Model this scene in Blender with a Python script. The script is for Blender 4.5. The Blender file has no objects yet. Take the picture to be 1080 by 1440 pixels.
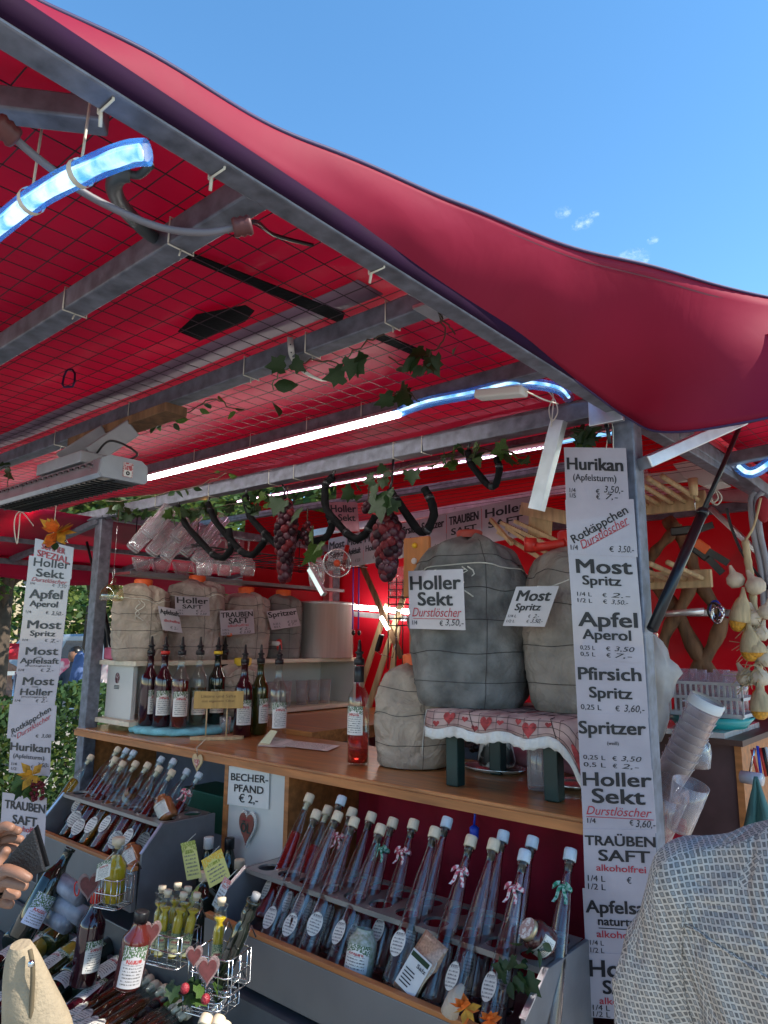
import bpy, math, random
from mathutils import Vector, Matrix, noise
random.seed(7)
SC = bpy.context.scene
COL = SC.collection
# ---------------------------------------------------------------- camera
R_RIGHT = Vector((0.760, 0.649, 0.010)); R_DOWN = Vector((-0.109, 0.142, -0.984)); R_FWD = Vector((-0.640, 0.747, 0.179))
R_FWD.normalize(); R_RIGHT = (R_RIGHT - R_FWD * R_RIGHT.dot(R_FWD)).normalized(); R_DOWN = R_FWD.cross(R_RIGHT).normalized()
CAM = Vector((0, 0, 1.6)); FPX = 990.0
cd = bpy.data.cameras.new('camera'); cam = bpy.data.objects.new('camera', cd); COL.objects.link(cam)
cd.sensor_fit = 'VERTICAL'; cd.sensor_height = 36; cd.lens = FPX / 1440 * 36; cd.clip_start = .02; cd.clip_end = 2000
m = Matrix.Identity(4)
for i in range(3):
    m[i][0] = R_RIGHT[i]; m[i][1] = -R_DOWN[i]; m[i][2] = -R_FWD[i]; m[i][3] = CAM[i]
cam.matrix_world = m
SC.camera = cam
# ---------------------------------------------------------------- sky, sun, exposure
w = bpy.data.worlds.new('World'); SC.world = w; w.use_nodes = True
nt = w.node_tree; bg = nt.nodes['Background']
sky = nt.nodes.new('ShaderNodeTexSky'); sky.sky_type = 'NISHITA'; sky.sun_disc = False
SUN_EL, SUN_AZ = math.radians(46), math.radians(72)        # azimuth clockwise from +Y: the sun stands behind the stall
sky.sun_elevation = SUN_EL; sky.sun_rotation = SUN_AZ; sky.air_density = 1.0; sky.dust_density = .0; sky.ozone_density = 1.2; sky.altitude = 300
hs_ = nt.nodes.new('ShaderNodeHueSaturation'); hs_.inputs['Saturation'].default_value = 1.22; hs_.inputs['Hue'].default_value = .494; nt.links.new(sky.outputs[0], hs_.inputs['Color']); nt.links.new(hs_.outputs[0], bg.inputs[0]); bg.inputs[1].default_value = .125
sd = bpy.data.lights.new('sun', 'SUN'); sd.energy = 3.0; sd.angle = math.radians(.5); sd.color = (1, .93, .82)
sun = bpy.data.objects.new('sun', sd); COL.objects.link(sun)
sv = Vector((math.sin(SUN_AZ) * math.cos(SUN_EL), math.cos(SUN_AZ) * math.cos(SUN_EL), math.sin(SUN_EL)))
sun.rotation_euler = (-sv).to_track_quat('-Z', 'Y').to_euler()
SC.view_settings.view_transform = 'Standard'; SC.view_settings.look = 'None'; SC.view_settings.gamma = 1
SC.view_settings.exposure = 1.38
SC.render.engine = 'CYCLES'
cy = SC.cycles; cy.max_bounces = 16; cy.transmission_bounces = 14; cy.transparent_max_bounces = 24; cy.glossy_bounces = 4; cy.diffuse_bounces = 4
cy.caustics_reflective = False; cy.caustics_refractive = False; cy.sample_clamp_indirect = 6; cy.use_denoising = True

# ---------------------------------------------------------------- measuring: where a line of sight meets a real plane of the stall
def ray(px, py): return R_RIGHT * (px - 540) + R_DOWN * (py - 720) + R_FWD * FPX
def PZ(px, py, z): r = ray(px, py); return CAM + r * ((z - CAM.z) / r.z)
def PY(px, py, y): r = ray(px, py); return CAM + r * (y / r.y)
def PX(px, py, x): r = ray(px, py); return CAM + r * (x / r.x)
def PD(px, py, d): r = ray(px, py); return CAM + r * (d / FPX)

# ---------------------------------------------------------------- mesh gatherer
class G:
    def __init__(s): s.v = []; s.f = []; s.mi = []; s.sm = []; s.uv = []
    def add(s, vs, fs, mi=0, smooth=False, uvs=None):
        n = len(s.v); s.v += [Vector(v) for v in vs]
        for k, f in enumerate(fs):
            s.f.append([i + n for i in f]); s.mi.append(mi); s.sm.append(smooth); s.uv.append(uvs[k] if uvs else None)
        return s
    def box(s, a, b, mi=0):
        x0, y0, z0 = a; x1, y1, z1 = b
        return s.add([(x0,y0,z0),(x1,y0,z0),(x1,y1,z0),(x0,y1,z0),(x0,y0,z1),(x1,y0,z1),(x1,y1,z1),(x0,y1,z1)],
              [(0,3,2,1),(4,5,6,7),(0,1,5,4),(1,2,6,5),(2,3,7,6),(3,0,4,7)], mi)
    def obox(s, c, ax, ay, az, mi=0):        # centre and three half-axis vectors
        c = Vector(c); P = [c + ax*i + ay*j + az*k for k in (-1,1) for j in (-1,1) for i in (-1,1)]
        return s.add(P, [(0,2,3,1),(4,5,7,6),(0,1,5,4),(1,3,7,5),(3,2,6,7),(2,0,4,6)], mi)
    def beam(s, p, q, w, h, up=(0,0,1), mi=0):
        p = Vector(p); q = Vector(q); d = q - p; L = d.length; d.normalize(); u = Vector(up)
        sd_ = d.cross(u)
        if sd_.length < 1e-4: sd_ = d.cross(Vector((0,1,0)))
        sd_.normalize(); u = sd_.cross(d).normalized()
        return s.obox((p+q)/2, d*(L/2), sd_*(w/2), u*(h/2), mi)
    def tube(s, pts, r, n=8, mi=0, cap=True, smooth=True):
        pts = [Vector(p) for p in pts]; N = len(pts); rs = r if isinstance(r, (list, tuple)) else [r]*N
        vs = []; fs = []; prev = None
        for i, p in enumerate(pts):
            d = (pts[min(i+1,N-1)] - pts[max(i-1,0)]).normalized()
            if prev is None: a = d.orthogonal().normalized()
            else:
                a = prev - d * prev.dot(d)
                a = a.normalized() if a.length > 1e-6 else d.orthogonal().normalized()
            prev = a; b = d.cross(a)
            for k in range(n): t = 2*math.pi*k/n; vs.append(p + (a*math.cos(t) + b*math.sin(t)) * rs[i])
        for i in range(N-1):
            for k in range(n):
                k2 = (k+1) % n; fs.append((i*n+k, i*n+k2, (i+1)*n+k2, (i+1)*n+k))
        if cap: fs.append(tuple(range(n))[::-1]); fs.append(tuple((N-1)*n+k for k in range(n)))
        return s.add(vs, fs, mi, smooth)
    def lathe(s, prof, n=16, M=None, mi=0, smooth=True, a0=0, a1=2*math.pi):
        full = abs(a1 - a0 - 2*math.pi) < 1e-6; vs = []; fs = []; c = n if full else n+1; uv = []
        for (r, z) in prof:
            for k in range(c):
                t = a0 + (a1-a0)*k/n; v = Vector((r*math.cos(t), r*math.sin(t), z)); vs.append(M @ v if M else v)
        for i in range(len(prof)-1):
            for k in range(n):
                k2 = (k+1) % c
                fs.append((i*c+k, i*c+k2, (i+1)*c+k2, (i+1)*c+k))
                v0 = i/(len(prof)-1); v1 = (i+1)/(len(prof)-1)
                uv.append([(k/n, v0), ((k+1)/n, v0), ((k+1)/n, v1), (k/n, v1)])
        return s.add(vs, fs, mi, smooth, uv)
    def sphere(s, c, r, n=10, m=6, mi=0, sc=(1,1,1), M=None):
        prof = [(r*math.sin(math.pi*i/m), -r*math.cos(math.pi*i/m)) for i in range(m+1)]
        prof[0] = (r*.02, -r); prof[-1] = (r*.02, r)
        MM = Matrix.Translation(Vector(c)) @ (M if M else Matrix.Identity(4)) @ Matrix.Diagonal((*sc, 1))
        return s.lathe(prof, n, MM, mi)
    def prism(s, poly, ext, mi=0):            # planar polygon (3D points) pushed along ext
        n = len(poly); P = [Vector(p) for p in poly]; Q = [p + Vector(ext) for p in P]
        fs = [tuple(range(n))[::-1], tuple(range(n, 2*n))] + [(i, (i+1) % n, n+(i+1) % n, n+i) for i in range(n)]
        return s.add(P+Q, fs, mi)
    def grid(s, rows, mi=0, smooth=True, wrap=False):
        nr = len(rows); nc = len(rows[0]); vs = [p for r in rows for p in r]; fs = []; uv = []
        for i in range(nr-1):
            for j in range(nc if wrap else nc-1):
                j2 = (j+1) % nc; fs.append((i*nc+j, i*nc+j2, (i+1)*nc+j2, (i+1)*nc+j))
                uv.append([(j/(nc-1), i/(nr-1)), ((j+1)/(nc-1), i/(nr-1)), ((j+1)/(nc-1), (i+1)/(nr-1)), (j/(nc-1), (i+1)/(nr-1))])
        return s.add(vs, fs, mi, smooth, uv)
    def ob(s, name, mats, parent=None, world=True, bev=0, solid=0, sub=0):
        me = bpy.data.meshes.new(name); vs = s.v
        if parent is not None and world:
            inv = mw(parent).inverted(); vs = [inv @ v for v in vs]
        me.from_pydata([tuple(v) for v in vs], [], s.f); me.polygons.foreach_set('material_index', s.mi); me.polygons.foreach_set('use_smooth', s.sm)
        if any(s.uv):
            L = me.uv_layers.new(name='UVMap'); k = 0
            for f, u in zip(s.f, s.uv):
                for j in range(len(f)):
                    if u: L.data[k].uv = u[j]
                    k += 1
        for mm in (mats if isinstance(mats, (list, tuple)) else [mats]): me.materials.append(mm)
        me.update(); me.validate()
        o = bpy.data.objects.new(name, me); COL.objects.link(o)
        if parent is not None: o.parent = parent
        if solid: x = o.modifiers.new('solid', 'SOLIDIFY'); x.thickness = solid; x.offset = 0
        if bev: x = o.modifiers.new('bevel', 'BEVEL'); x.width = bev; x.segments = 2; x.limit_method = 'ANGLE'
        if sub: x = o.modifiers.new('sub', 'SUBSURF'); x.levels = sub; x.render_levels = sub
        return o
def mw(o):
    M = o.matrix_basis.copy(); p = o.parent
    while p is not None: M = p.matrix_basis @ M; p = p.parent
    return M
def tag(o, label, cat, group=None):
    o['label'] = label; o['category'] = cat
    if group: o['group'] = group
    return o
def thing(name, label, cat, loc=(0,0,0), group=None):
    o = bpy.data.objects.new(name, None); COL.objects.link(o); o.location = loc; o.empty_display_size = .05
    return tag(o, label, cat, group)
def struct(o, kind='structure'): o['kind'] = kind; return o
def clone(o, loc=None, label=None, parent=None, group=None):
    c = o.copy(); COL.objects.link(c)
    if parent is not None: c.parent = parent
    if loc is not None: c.location = loc
    if label: c['label'] = label
    if group: c['group'] = group
    for ch in list(o.children): clone(ch, parent=c)
    return c
def orient(o, base, d, face=None):
    """stand a thing on base with its z axis along d and its front (-y) towards face"""
    z = Vector(d).normalized(); f = Vector(face) if face is not None else Vector((0,-1,0))
    y = -(f - z*f.dot(z)); y.normalize(); x = y.cross(z)
    M = Matrix.Identity(4)
    for i in range(3): M[i][0] = x[i]; M[i][1] = y[i]; M[i][2] = z[i]
    o.location = base; o.rotation_euler = M.to_euler()
def tocam(p): d = CAM - Vector(p); d.z = 0; return d.normalized()

# ---------------------------------------------------------------- materials
def new_mat(name):
    m = bpy.data.materials.new(name); m.use_nodes = True; nt = m.node_tree; nt.nodes.clear()
    return m, nt, nt.nodes.new, nt.links.new
def mat(name, col, rough=.5, metal=0, var=.18, scale=14, bump=0, bscale=90, stretch=(1,1,1), spec=.5, coat=0, trans=0, ior=1.45, col2=None, emit=0, transl=0, alpha=1, sharp=False, dist=0, sheen=0, wrinkle=0, wscale=8):
    m, nt, N, L = new_mat(name)
    out = N('ShaderNodeOutputMaterial'); b = N('ShaderNodeBsdfPrincipled')
    tc = N('ShaderNodeTexCoord'); mp = N('ShaderNodeMapping'); mp.inputs['Scale'].default_value = stretch; L(tc.outputs['Object'], mp.inputs[0])
    nz = N('ShaderNodeTexNoise'); nz.inputs['Scale'].default_value = scale; nz.inputs['Detail'].default_value = 5; nz.inputs['Distortion'].default_value = dist; L(mp.outputs[0], nz.inputs['Vector'])
    rp = N('ShaderNodeValToRGB'); c = Vector(col); c2 = Vector(col2) if col2 else c*(1-var); c1 = c if col2 else c*(1+var)
    rp.color_ramp.elements[0].position = .45 if sharp else .3; rp.color_ramp.elements[1].position = .55 if sharp else .7
    rp.color_ramp.elements[0].color = (*[min(1,x) for x in c2], 1); rp.color_ramp.elements[1].color = (*[min(1,x) for x in c1], 1)
    L(nz.outputs[0], rp.inputs[0]); L(rp.outputs[0], b.inputs['Base Color'])
    b.inputs['Roughness'].default_value = rough; b.inputs['Metallic'].default_value = metal; b.inputs['Specular IOR Level'].default_value = spec
    b.inputs['Coat Weight'].default_value = coat; b.inputs['Transmission Weight'].default_value = trans; b.inputs['IOR'].default_value = ior; b.inputs['Alpha'].default_value = alpha
    if sheen: b.inputs['Sheen Weight'].default_value = sheen
    if rough > .12 and not trans:
        mr = N('ShaderNodeMapRange'); mr.inputs[3].default_value = max(.05, rough*.8); mr.inputs[4].default_value = min(1, rough*1.25); L(nz.outputs[0], mr.inputs[0]); L(mr.outputs[0], b.inputs['Roughness'])
    if emit: L(rp.outputs[0], b.inputs['Emission Color']); b.inputs['Emission Strength'].default_value = emit
    if bump:
        n2 = N('ShaderNodeTexNoise'); n2.inputs['Scale'].default_value = bscale; n2.inputs['Detail'].default_value = 4; L(mp.outputs[0], n2.inputs['Vector'])
        bp = N('ShaderNodeBump'); bp.inputs['Strength'].default_value = bump; bp.inputs['Distance'].default_value = .004; L(n2.outputs[0], bp.inputs['Height']); L(bp.outputs[0], b.inputs['Normal'])
    if wrinkle:
        n3 = N('ShaderNodeTexNoise'); n3.inputs['Scale'].default_value = wscale; n3.inputs['Detail'].default_value = 3; n3.inputs['Distortion'].default_value = 1.6; L(mp.outputs[0], n3.inputs['Vector'])
        ab = N('ShaderNodeMath'); ab.operation = 'PINGPONG'; ab.inputs[1].default_value = .22; L(n3.outputs[0], ab.inputs[0])
        b2 = N('ShaderNodeBump'); b2.inputs['Strength'].default_value = wrinkle; b2.inputs['Distance'].default_value = .05; L(ab.outputs[0], b2.inputs['Height'])
        if bump: L(b2.outputs[0], bp.inputs['Normal'])
        else: L(b2.outputs[0], b.inputs['Normal'])
    if transl:
        t = N('ShaderNodeBsdfTranslucent'); L(rp.outputs[0], t.inputs[0]); mx = N('ShaderNodeMixShader'); mx.inputs[0].default_value = transl
        L(b.outputs[0], mx.inputs[1]); L(t.outputs[0], mx.inputs[2]); L(mx.outputs[0], out.inputs[0])
    else: L(b.outputs[0], out.inputs[0])
    return m
def thin_glass(name, tint=(1,1,1), base=.04, edge=.55, rough=.03, gcol=(1,1,1), pw_=2.2, milky=0):
    """thin-walled glass or clear plastic: sees straight through, brighter at grazing angles"""
    m, nt, N, L = new_mat(name); out = N('ShaderNodeOutputMaterial')
    t = N('ShaderNodeBsdfTransparent'); t.inputs[0].default_value = (*tint, 1)
    g = N('ShaderNodeBsdfGlossy'); g.inputs[0].default_value = (*gcol, 1); g.inputs['Roughness'].default_value = rough
    lw = N('ShaderNodeLayerWeight'); lw.inputs[0].default_value = .35
    pw = N('ShaderNodeMath'); pw.operation = 'POWER'; pw.inputs[1].default_value = pw_; L(lw.outputs['Facing'], pw.inputs[0])
    mr = N('ShaderNodeMapRange'); mr.inputs[3].default_value = base; mr.inputs[4].default_value = edge; L(pw.outputs[0], mr.inputs[0])
    mx = N('ShaderNodeMixShader'); L(mr.outputs[0], mx.inputs[0]); L(t.outputs[0], mx.inputs[1]); L(g.outputs[0], mx.inputs[2])
    if milky:
        df = N('ShaderNodeBsdfDiffuse'); df.inputs[0].default_value = (.8,.78,.8,1); m2 = N('ShaderNodeMixShader'); ml = N('ShaderNodeMath'); ml.operation = 'MULTIPLY_ADD'; ml.inputs[1].default_value = milky*1.6; ml.inputs[2].default_value = milky*.3; L(pw.outputs[0], ml.inputs[0]); L(ml.outputs[0], m2.inputs[0]); L(mx.outputs[0], m2.inputs[1]); L(df.outputs[0], m2.inputs[2]); L(m2.outputs[0], out.inputs[0])
    else: L(mx.outputs[0], out.inputs[0])
    return m
def solid_glass(name, col, rough=.0, ior=1.45, clear=0):
    m, nt, N, L = new_mat(name); out = N('ShaderNodeOutputMaterial'); g = N('ShaderNodeBsdfGlass')
    g.inputs['Color'].default_value = (*col, 1); g.inputs['Roughness'].default_value = rough; g.inputs['IOR'].default_value = ior
    if not clear: L(g.outputs[0], out.inputs[0]); return m
    t = N('ShaderNodeBsdfTransparent'); mx = N('ShaderNodeMixShader'); mx.inputs[0].default_value = clear; L(g.outputs[0], mx.inputs[1]); L(t.outputs[0], mx.inputs[2]); L(mx.outputs[0], out.inputs[0]); return m
def glow(name, col, s):
    m, nt, N, L = new_mat(name); out = N('ShaderNodeOutputMaterial'); e = N('ShaderNodeEmission'); e.inputs[0].default_value = (*col, 1); e.inputs[1].default_value = s; L(e.outputs[0], out.inputs[0]); return m
def label_mat(name, paper=(.72,.70,.66), leaf=(.06,.13,.05), title=(.42,.07,.07), ink=(.12,.12,.12), leaf_from=.78, rows=13):
    """printed paper label: leafy border at the top, a coloured title and rows of small print"""
    m, nt, N, L = new_mat(name); out = N('ShaderNodeOutputMaterial'); b = N('ShaderNodeBsdfPrincipled'); b.inputs['Roughness'].default_value = .45
    uv = N('ShaderNodeUVMap'); sp = N('ShaderNodeSeparateXYZ'); L(uv.outputs[0], sp.inputs[0])
    def mth(op, a, c=None):
        n = N('ShaderNodeMath'); n.operation = op
        for i, x in enumerate((a, c)):
            if x is None: continue
            if isinstance(x, (int, float)): n.inputs[i].default_value = x
            else: L(x, n.inputs[i])
        return n.outputs[0]
    U, V = sp.outputs[0], sp.outputs[1]
    nz = N('ShaderNodeTexNoise'); nz.inputs['Scale'].default_value = 17; nz.inputs['Detail'].default_value = 3; L(uv.outputs[0], nz.inputs[0])
    edge = mth('ABSOLUTE', mth('SUBTRACT', U, .5))
    lf = mth('MULTIPLY', mth('GREATER_THAN', mth('ADD', V, mth('MULTIPLY', edge, .35)), leaf_from+.08), mth('GREATER_THAN', nz.outputs[0], .47))
    mp = N('ShaderNodeMapping'); mp.inputs['Scale'].default_value = (44, rows*1.0, 1); L(uv.outputs[0], mp.inputs[0])
    n3 = N('ShaderNodeTexNoise'); n3.inputs['Scale'].default_value = 1.0; n3.inputs['Detail'].default_value = 0; L(mp.outputs[0], n3.inputs[0])
    row = mth('LESS_THAN', mth('FRACT', mth('MULTIPLY', V, rows)), .45)
    inside = mth('MULTIPLY', mth('LESS_THAN', edge, .38), mth('MULTIPLY', mth('GREATER_THAN', V, .08), mth('LESS_THAN', V, leaf_from-.14)))
    txt = mth('MULTIPLY', mth('MULTIPLY', row, inside), mth('GREATER_THAN', n3.outputs[0], .46))
    ti = mth('MULTIPLY', mth('MULTIPLY', mth('GREATER_THAN', V, leaf_from-.12), mth('LESS_THAN', V, leaf_from-.02)), mth('MULTIPLY', mth('LESS_THAN', edge, .3), mth('GREATER_THAN', n3.outputs[0], .42)))
    cur = None
    def mix(fac, prev, col):
        n = N('ShaderNodeMix'); n.data_type = 'RGBA'; L(fac, n.inputs[0])
        if prev is None: n.inputs[6].default_value = (*paper, 1)
        else: L(prev, n.inputs[6])
        n.inputs[7].default_value = (*col, 1); return n.outputs[2]
    cur = mix(lf, None, leaf); cur = mix(txt, cur, ink); cur = mix(ti, cur, title)
    L(cur, b.inputs['Base Color']); L(b.outputs[0], out.inputs[0]); return m

TARP = mat('red_tarp', (.47,.020,.085), .42, var=.24, scale=1.6, bump=.5, bscale=9, transl=.55, wrinkle=.12, wscale=2.5)  # broad colour blotches put uneven roof light into the tarp
TARP_IN = mat('red_tarp_wall', (.60,.010,.030), .42, var=.1, scale=3, bump=.5, bscale=7, transl=.42, wrinkle=.2, wscale=3)
DARK_STRIP = mat('dark_side_strip', (.020,.006,.022), .8, spec=.1, var=.2)
SEAM = mat('tarp_seam', (.22,.13,.19), .5, var=.15, scale=8, transl=.2)
GALV = mat('galvanised_steel', (.17,.18,.22), .5, metal=.45, var=.35, scale=35, bump=.15, bscale=60)
ALU = mat('aluminium', (.62,.63,.66), .3, metal=.9, var=.12, scale=30)
GREYM = mat('grey_painted_metal', (.17,.17,.18), .45, metal=.35, var=.2, scale=10, bump=.1)
STEEL = mat('brushed_steel', (.78,.78,.77), .22, metal=.62, var=.12, scale=5, stretch=(9,9,.3), bump=.05)
WIRE = mat('wire', (.05,.035,.045), .5, metal=.3)
CHROME = mat('chrome_wire', (.65,.65,.65), .2, metal=1)
WOOD = mat('counter_wood', (.42,.17,.055), .32, var=.35, scale=7, stretch=(.6,6,6), bump=.12, bscale=30, dist=1.2, coat=.25)
WOODT = mat('orange_wood_trim', (.42,.16,.05), .45, var=.3, scale=8, stretch=(.6,6,6))
PALEWOOD = mat('pale_wood', (.55,.40,.22), .5, var=.25, scale=9, stretch=(5,5,.8), bump=.1)
PLY = mat('pale_plywood', (.68,.60,.46), .5, var=.12, scale=6, stretch=(5,.7,5))
BROWNW = mat('brown_rough_wood', (.17,.09,.045), .75, var=.5, scale=9, stretch=(4,4,.7), bump=.6, bscale=30)
DKWOOD = mat('dark_brown_wood', (.08,.04,.03), .5, var=.3, scale=6)
WHITEP = mat('white_panel', (.62,.61,.58), .5, var=.06, scale=5)
PAPER = mat('laminated_paper', (.42,.385,.425), .24, var=.09, scale=9, bump=.35, bscale=16, coat=.35)
TAPE = None
INK = mat('black_ink', (.012,.012,.016), .4, var=.1)
REDINK = mat('red_ink', (.42,.03,.05), .4, var=.1)
SACK = mat('beige_linen', (.42,.35,.28), .9, var=.25, scale=13, bump=.7, bscale=120, wrinkle=.55, wscale=9)
SACK_P = mat('rosy_linen', (.36,.285,.25), .9, var=.25, scale=13, bump=.7, bscale=120, wrinkle=.55, wscale=10)
SACK_G = mat('grey_linen', (.165,.16,.148), .9, var=.5, scale=13, bump=.8, bscale=110, wrinkle=.32, wscale=6)
SEWN = mat('dark_stitching', (.05,.04,.04), .9)
CORD = mat('white_cord', (.62,.60,.52), .7)
BLACKF = mat('black_foam', (.006,.006,.007), .85, spec=.15, var=.4, bump=.5, bscale=90)
BLACKP = mat('black_plastic', (.012,.012,.014), .3)
GREYP = mat('grey_plastic', (.25,.25,.26), .45)
GREENP = mat('dark_green_paint', (.004,.028,.026), .35, var=.3, scale=12)
REDP = mat('red_plastic', (.55,.03,.02), .35)
ORANGEP = mat('orange_plastic', (.75,.13,.03), .4)
YELLOWP = mat('yellow_plastic', (.75,.5,.03), .4)
BLUEP = mat('blue_plastic', (.02,.06,.5), .3)
TURQ = mat('turquoise_fleece', (.22,.55,.62), .95, var=.2, scale=30, bump=1.0, bscale=120)
CORK = mat('light_wood_cork', (.66,.54,.38), .6, var=.15, scale=60)
CORK_BLUELIT = mat('blue_lit_cork', (.50,.57,.62), .5, var=.1, scale=60)  # same wood as the other corks, with blue light put into its colour
LEAF = mat('vine_leaf', (.026,.058,.016), .5, var=.5, scale=22, transl=.25, col2=(.015,.04,.012))
LEAFL = mat('light_vine_leaf', (.065,.125,.025), .5, var=.45, scale=22, transl=.35)
STEM = mat('vine_stem', (.06,.035,.02), .8)
GRAPE = mat('red_grape', (.11,.012,.016), .36, var=.6, scale=9, spec=.2)
GRAPED = mat('dark_grape', (.022,.006,.010), .36, var=.5, scale=9, spec=.2)
GLASS = thin_glass('clear_thin_glass', (.97,.98,.98), .05, .8, milky=.3)
BGLASS = thin_glass('bottle_glass', (.90,.94,.92), .06, .65)
CUP = thin_glass('clear_plastic_cup', (.96,.95,.97), .05, .85, .03, pw_=2.6, milky=.35)
SPIRIT = solid_glass('spirit_bottle_glass', (.985,.965,.955), .0, 1.47)
def liquid(name, col, r=.03): return mat(name, col, .06, var=.12, scale=10, trans=.75, ior=1.36)
AMBER = liquid('amber_liquid', (.80,.30,.03)); REDL = liquid('red_liquid', (.80,.04,.03)); DARKR = liquid('dark_red_liquid', (.33,.03,.025))
OIL = mat('yellow_oil', (.78,.52,.02), .08, var=.15, trans=.25, ior=1.36); GOLD = mat('golden_wine', (.55,.34,.05), .08, trans=.3, ior=1.36); BROWNL = liquid('brown_liquid', (.42,.12,.04))
DKGLASS = mat('dark_bottle_glass', (.008,.012,.008), .06, spec=.7, coat=.5, var=.3)
DKRED = mat('dark_wine_bottle', (.03,.004,.008), .07, spec=.7, coat=.5, var=.3)
GRGLASS = mat('green_bottle_glass', (.05,.055,.012), .06, spec=.7, coat=.5, trans=.4)
LABEL = label_mat('bottle_label'); LABELY = label_mat('yellow_tag_print', (.62,.60,.22), (.25,.30,.03), (.20,.25,.02), leaf_from=.8, rows=10)
LABELR = label_mat('round_label_print', (.66,.64,.58), (.35,.33,.28), (.1,.1,.1), leaf_from=.9, rows=8)
GINGER = mat('brown_icing_wood', (.24,.07,.05), .6, var=.2); LACE = mat('white_lace', (.66,.64,.60), .8, bump=.8, bscale=140)
RIBR = mat('red_check_ribbon', (.50,.08,.12), .7, col2=(.7,.62,.62), scale=160, sharp=True)
RIBG = mat('green_check_ribbon', (.02,.22,.13), .7, col2=(.3,.5,.42), scale=160, sharp=True)
SKIN = mat('skin', (.25,.125,.08), .5, var=.12, scale=30, bump=.15, bscale=120)
# ================================================================ LETTERING
_tc = {}
def text_mesh(s, bold=0, shear=0):
    k = (s, bold, shear)
    if k in _tc: return _tc[k]
    c = bpy.data.curves.new('lettering', 'FONT'); c.body = s; c.size = 1; c.offset = bold; c.shear = shear; c.resolution_u = 3; c.space_character = 1.0 + bold*1.5
    o = bpy.data.objects.new('lettering', c); COL.objects.link(o); dg = bpy.context.evaluated_depsgraph_get(); me = bpy.data.meshes.new_from_object(o.evaluated_get(dg))
    vs = [v.co.copy() for v in me.vertices]; fs = [tuple(p.vertices) for p in me.polygons]
    bpy.data.objects.remove(o); bpy.data.curves.remove(c); bpy.data.meshes.remove(me)
    _tc[k] = (vs, fs); return _tc[k]
CAPH = max(v.y for v in text_mesh('H')[0])
def lay(g, s, u0, u1, vb, ch, TL, EX, EZ, n, mi=0, bold=.02, shear=0, rot=0, wavy=0):
    """letters of cap height ch (share of the sheet) with their baseline vb down the sheet, spanning u0..u1"""
    b_ = bold; vs, fs = text_mesh(s, 0, shear)
    if not vs: return
    xa = min(v.x for v in vs); xb = max(v.x for v in vs); W = EX.length; H = EZ.length; out = []
    cx = (u0+u1)/2*W; cyy = vb*H; cr_, sr_ = math.cos(rot), math.sin(rot)
    for v in vs:
        x = ((v.x-xa)/(xb-xa) - .5)*(u1-u0)*W; y = v.y/CAPH*ch*H + wavy*math.sin(x*400)*.001
        X_ = cx + x*cr_ - y*sr_; Y_ = cyy - (x*sr_ + y*cr_)
        out.append(TL + EX*(X_/W) + EZ*(Y_/H) + n*.0012)
    if b_ <= .008: g.add(out, fs, mi); return
    e = EX.normalized()*b_*ch*H*1.25; f_ = EZ.normalized()*b_*ch*H*.55
    for k, (a_, c_) in enumerate(((-1,-1),(-1,1),(1,-1),(1,1),(0,0)) if b_ > .015 else ((-1,0),(1,0))): g.add([v + e*a_ + f_*c_ + n*.00006*k for v in out], fs, mi)
# ================================================================ SETTING: ground, road, hedge, trees
PAVE = mat('paving', (.33,.30,.26), .85, var=.2, scale=3, bump=.3, bscale=30)
ROAD = mat('asphalt', (.065,.065,.07), .85, var=.2, scale=4, bump=.3, bscale=60)
GRASSM = mat('lawn', (.05,.09,.025), .9, var=.4, scale=2)
g = G(); g.add([(-400,-400,0),(400,-400,0),(400,400,0),(-400,400,0)], [(0,1,2,3)]); struct(g.ob('ground', PAVE))
g = G(); g.add([(-400,-60,.004),(-13,-60,.004),(-13,200,.004),(-400,200,.004)], [(0,1,2,3)]); struct(g.ob('road', ROAD))
g = G(); g.box((-13.2,-60,0), (-13,200,.12)); struct(g.ob('kerb', mat('kerb_stone', (.30,.29,.27), .8, var=.2, scale=6)))

def leaves_blob(gm, centres, n, size, rs):
    for _ in range(n):
        c, r = rs.choice(centres)
        d = Vector((rs.gauss(0,1), rs.gauss(0,1), rs.gauss(0,1))).normalized() * (r * rs.uniform(.55, 1.05))
        p = Vector(c) + d; a = Vector((rs.uniform(-1,1), rs.uniform(-1,1), rs.uniform(-.6,.6))).normalized() * size * rs.uniform(.6,1.3)
        b = a.cross(Vector((rs.uniform(-1,1), rs.uniform(-1,1), rs.uniform(-1,1)))).normalized() * a.length * .55
        mi = 0 if rs.random() < .6 else 1
        gm.add([p - a, p + b, p + a, p - b], [(0,1,2,3)], mi)
TL1 = mat('tree_leaf', (.045,.10,.022), .6, var=.4, scale=1.5, transl=.35); TL2 = mat('tree_leaf_yellowish', (.12,.17,.03), .6, var=.4, scale=1.5, transl=.45)
HL1 = mat('hedge_leaf', (.045,.095,.03), .6, var=.4, scale=3, transl=.25); BARK = mat('bark', (.07,.05,.035), .9, var=.4, scale=12, bump=.8, bscale=40)
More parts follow.
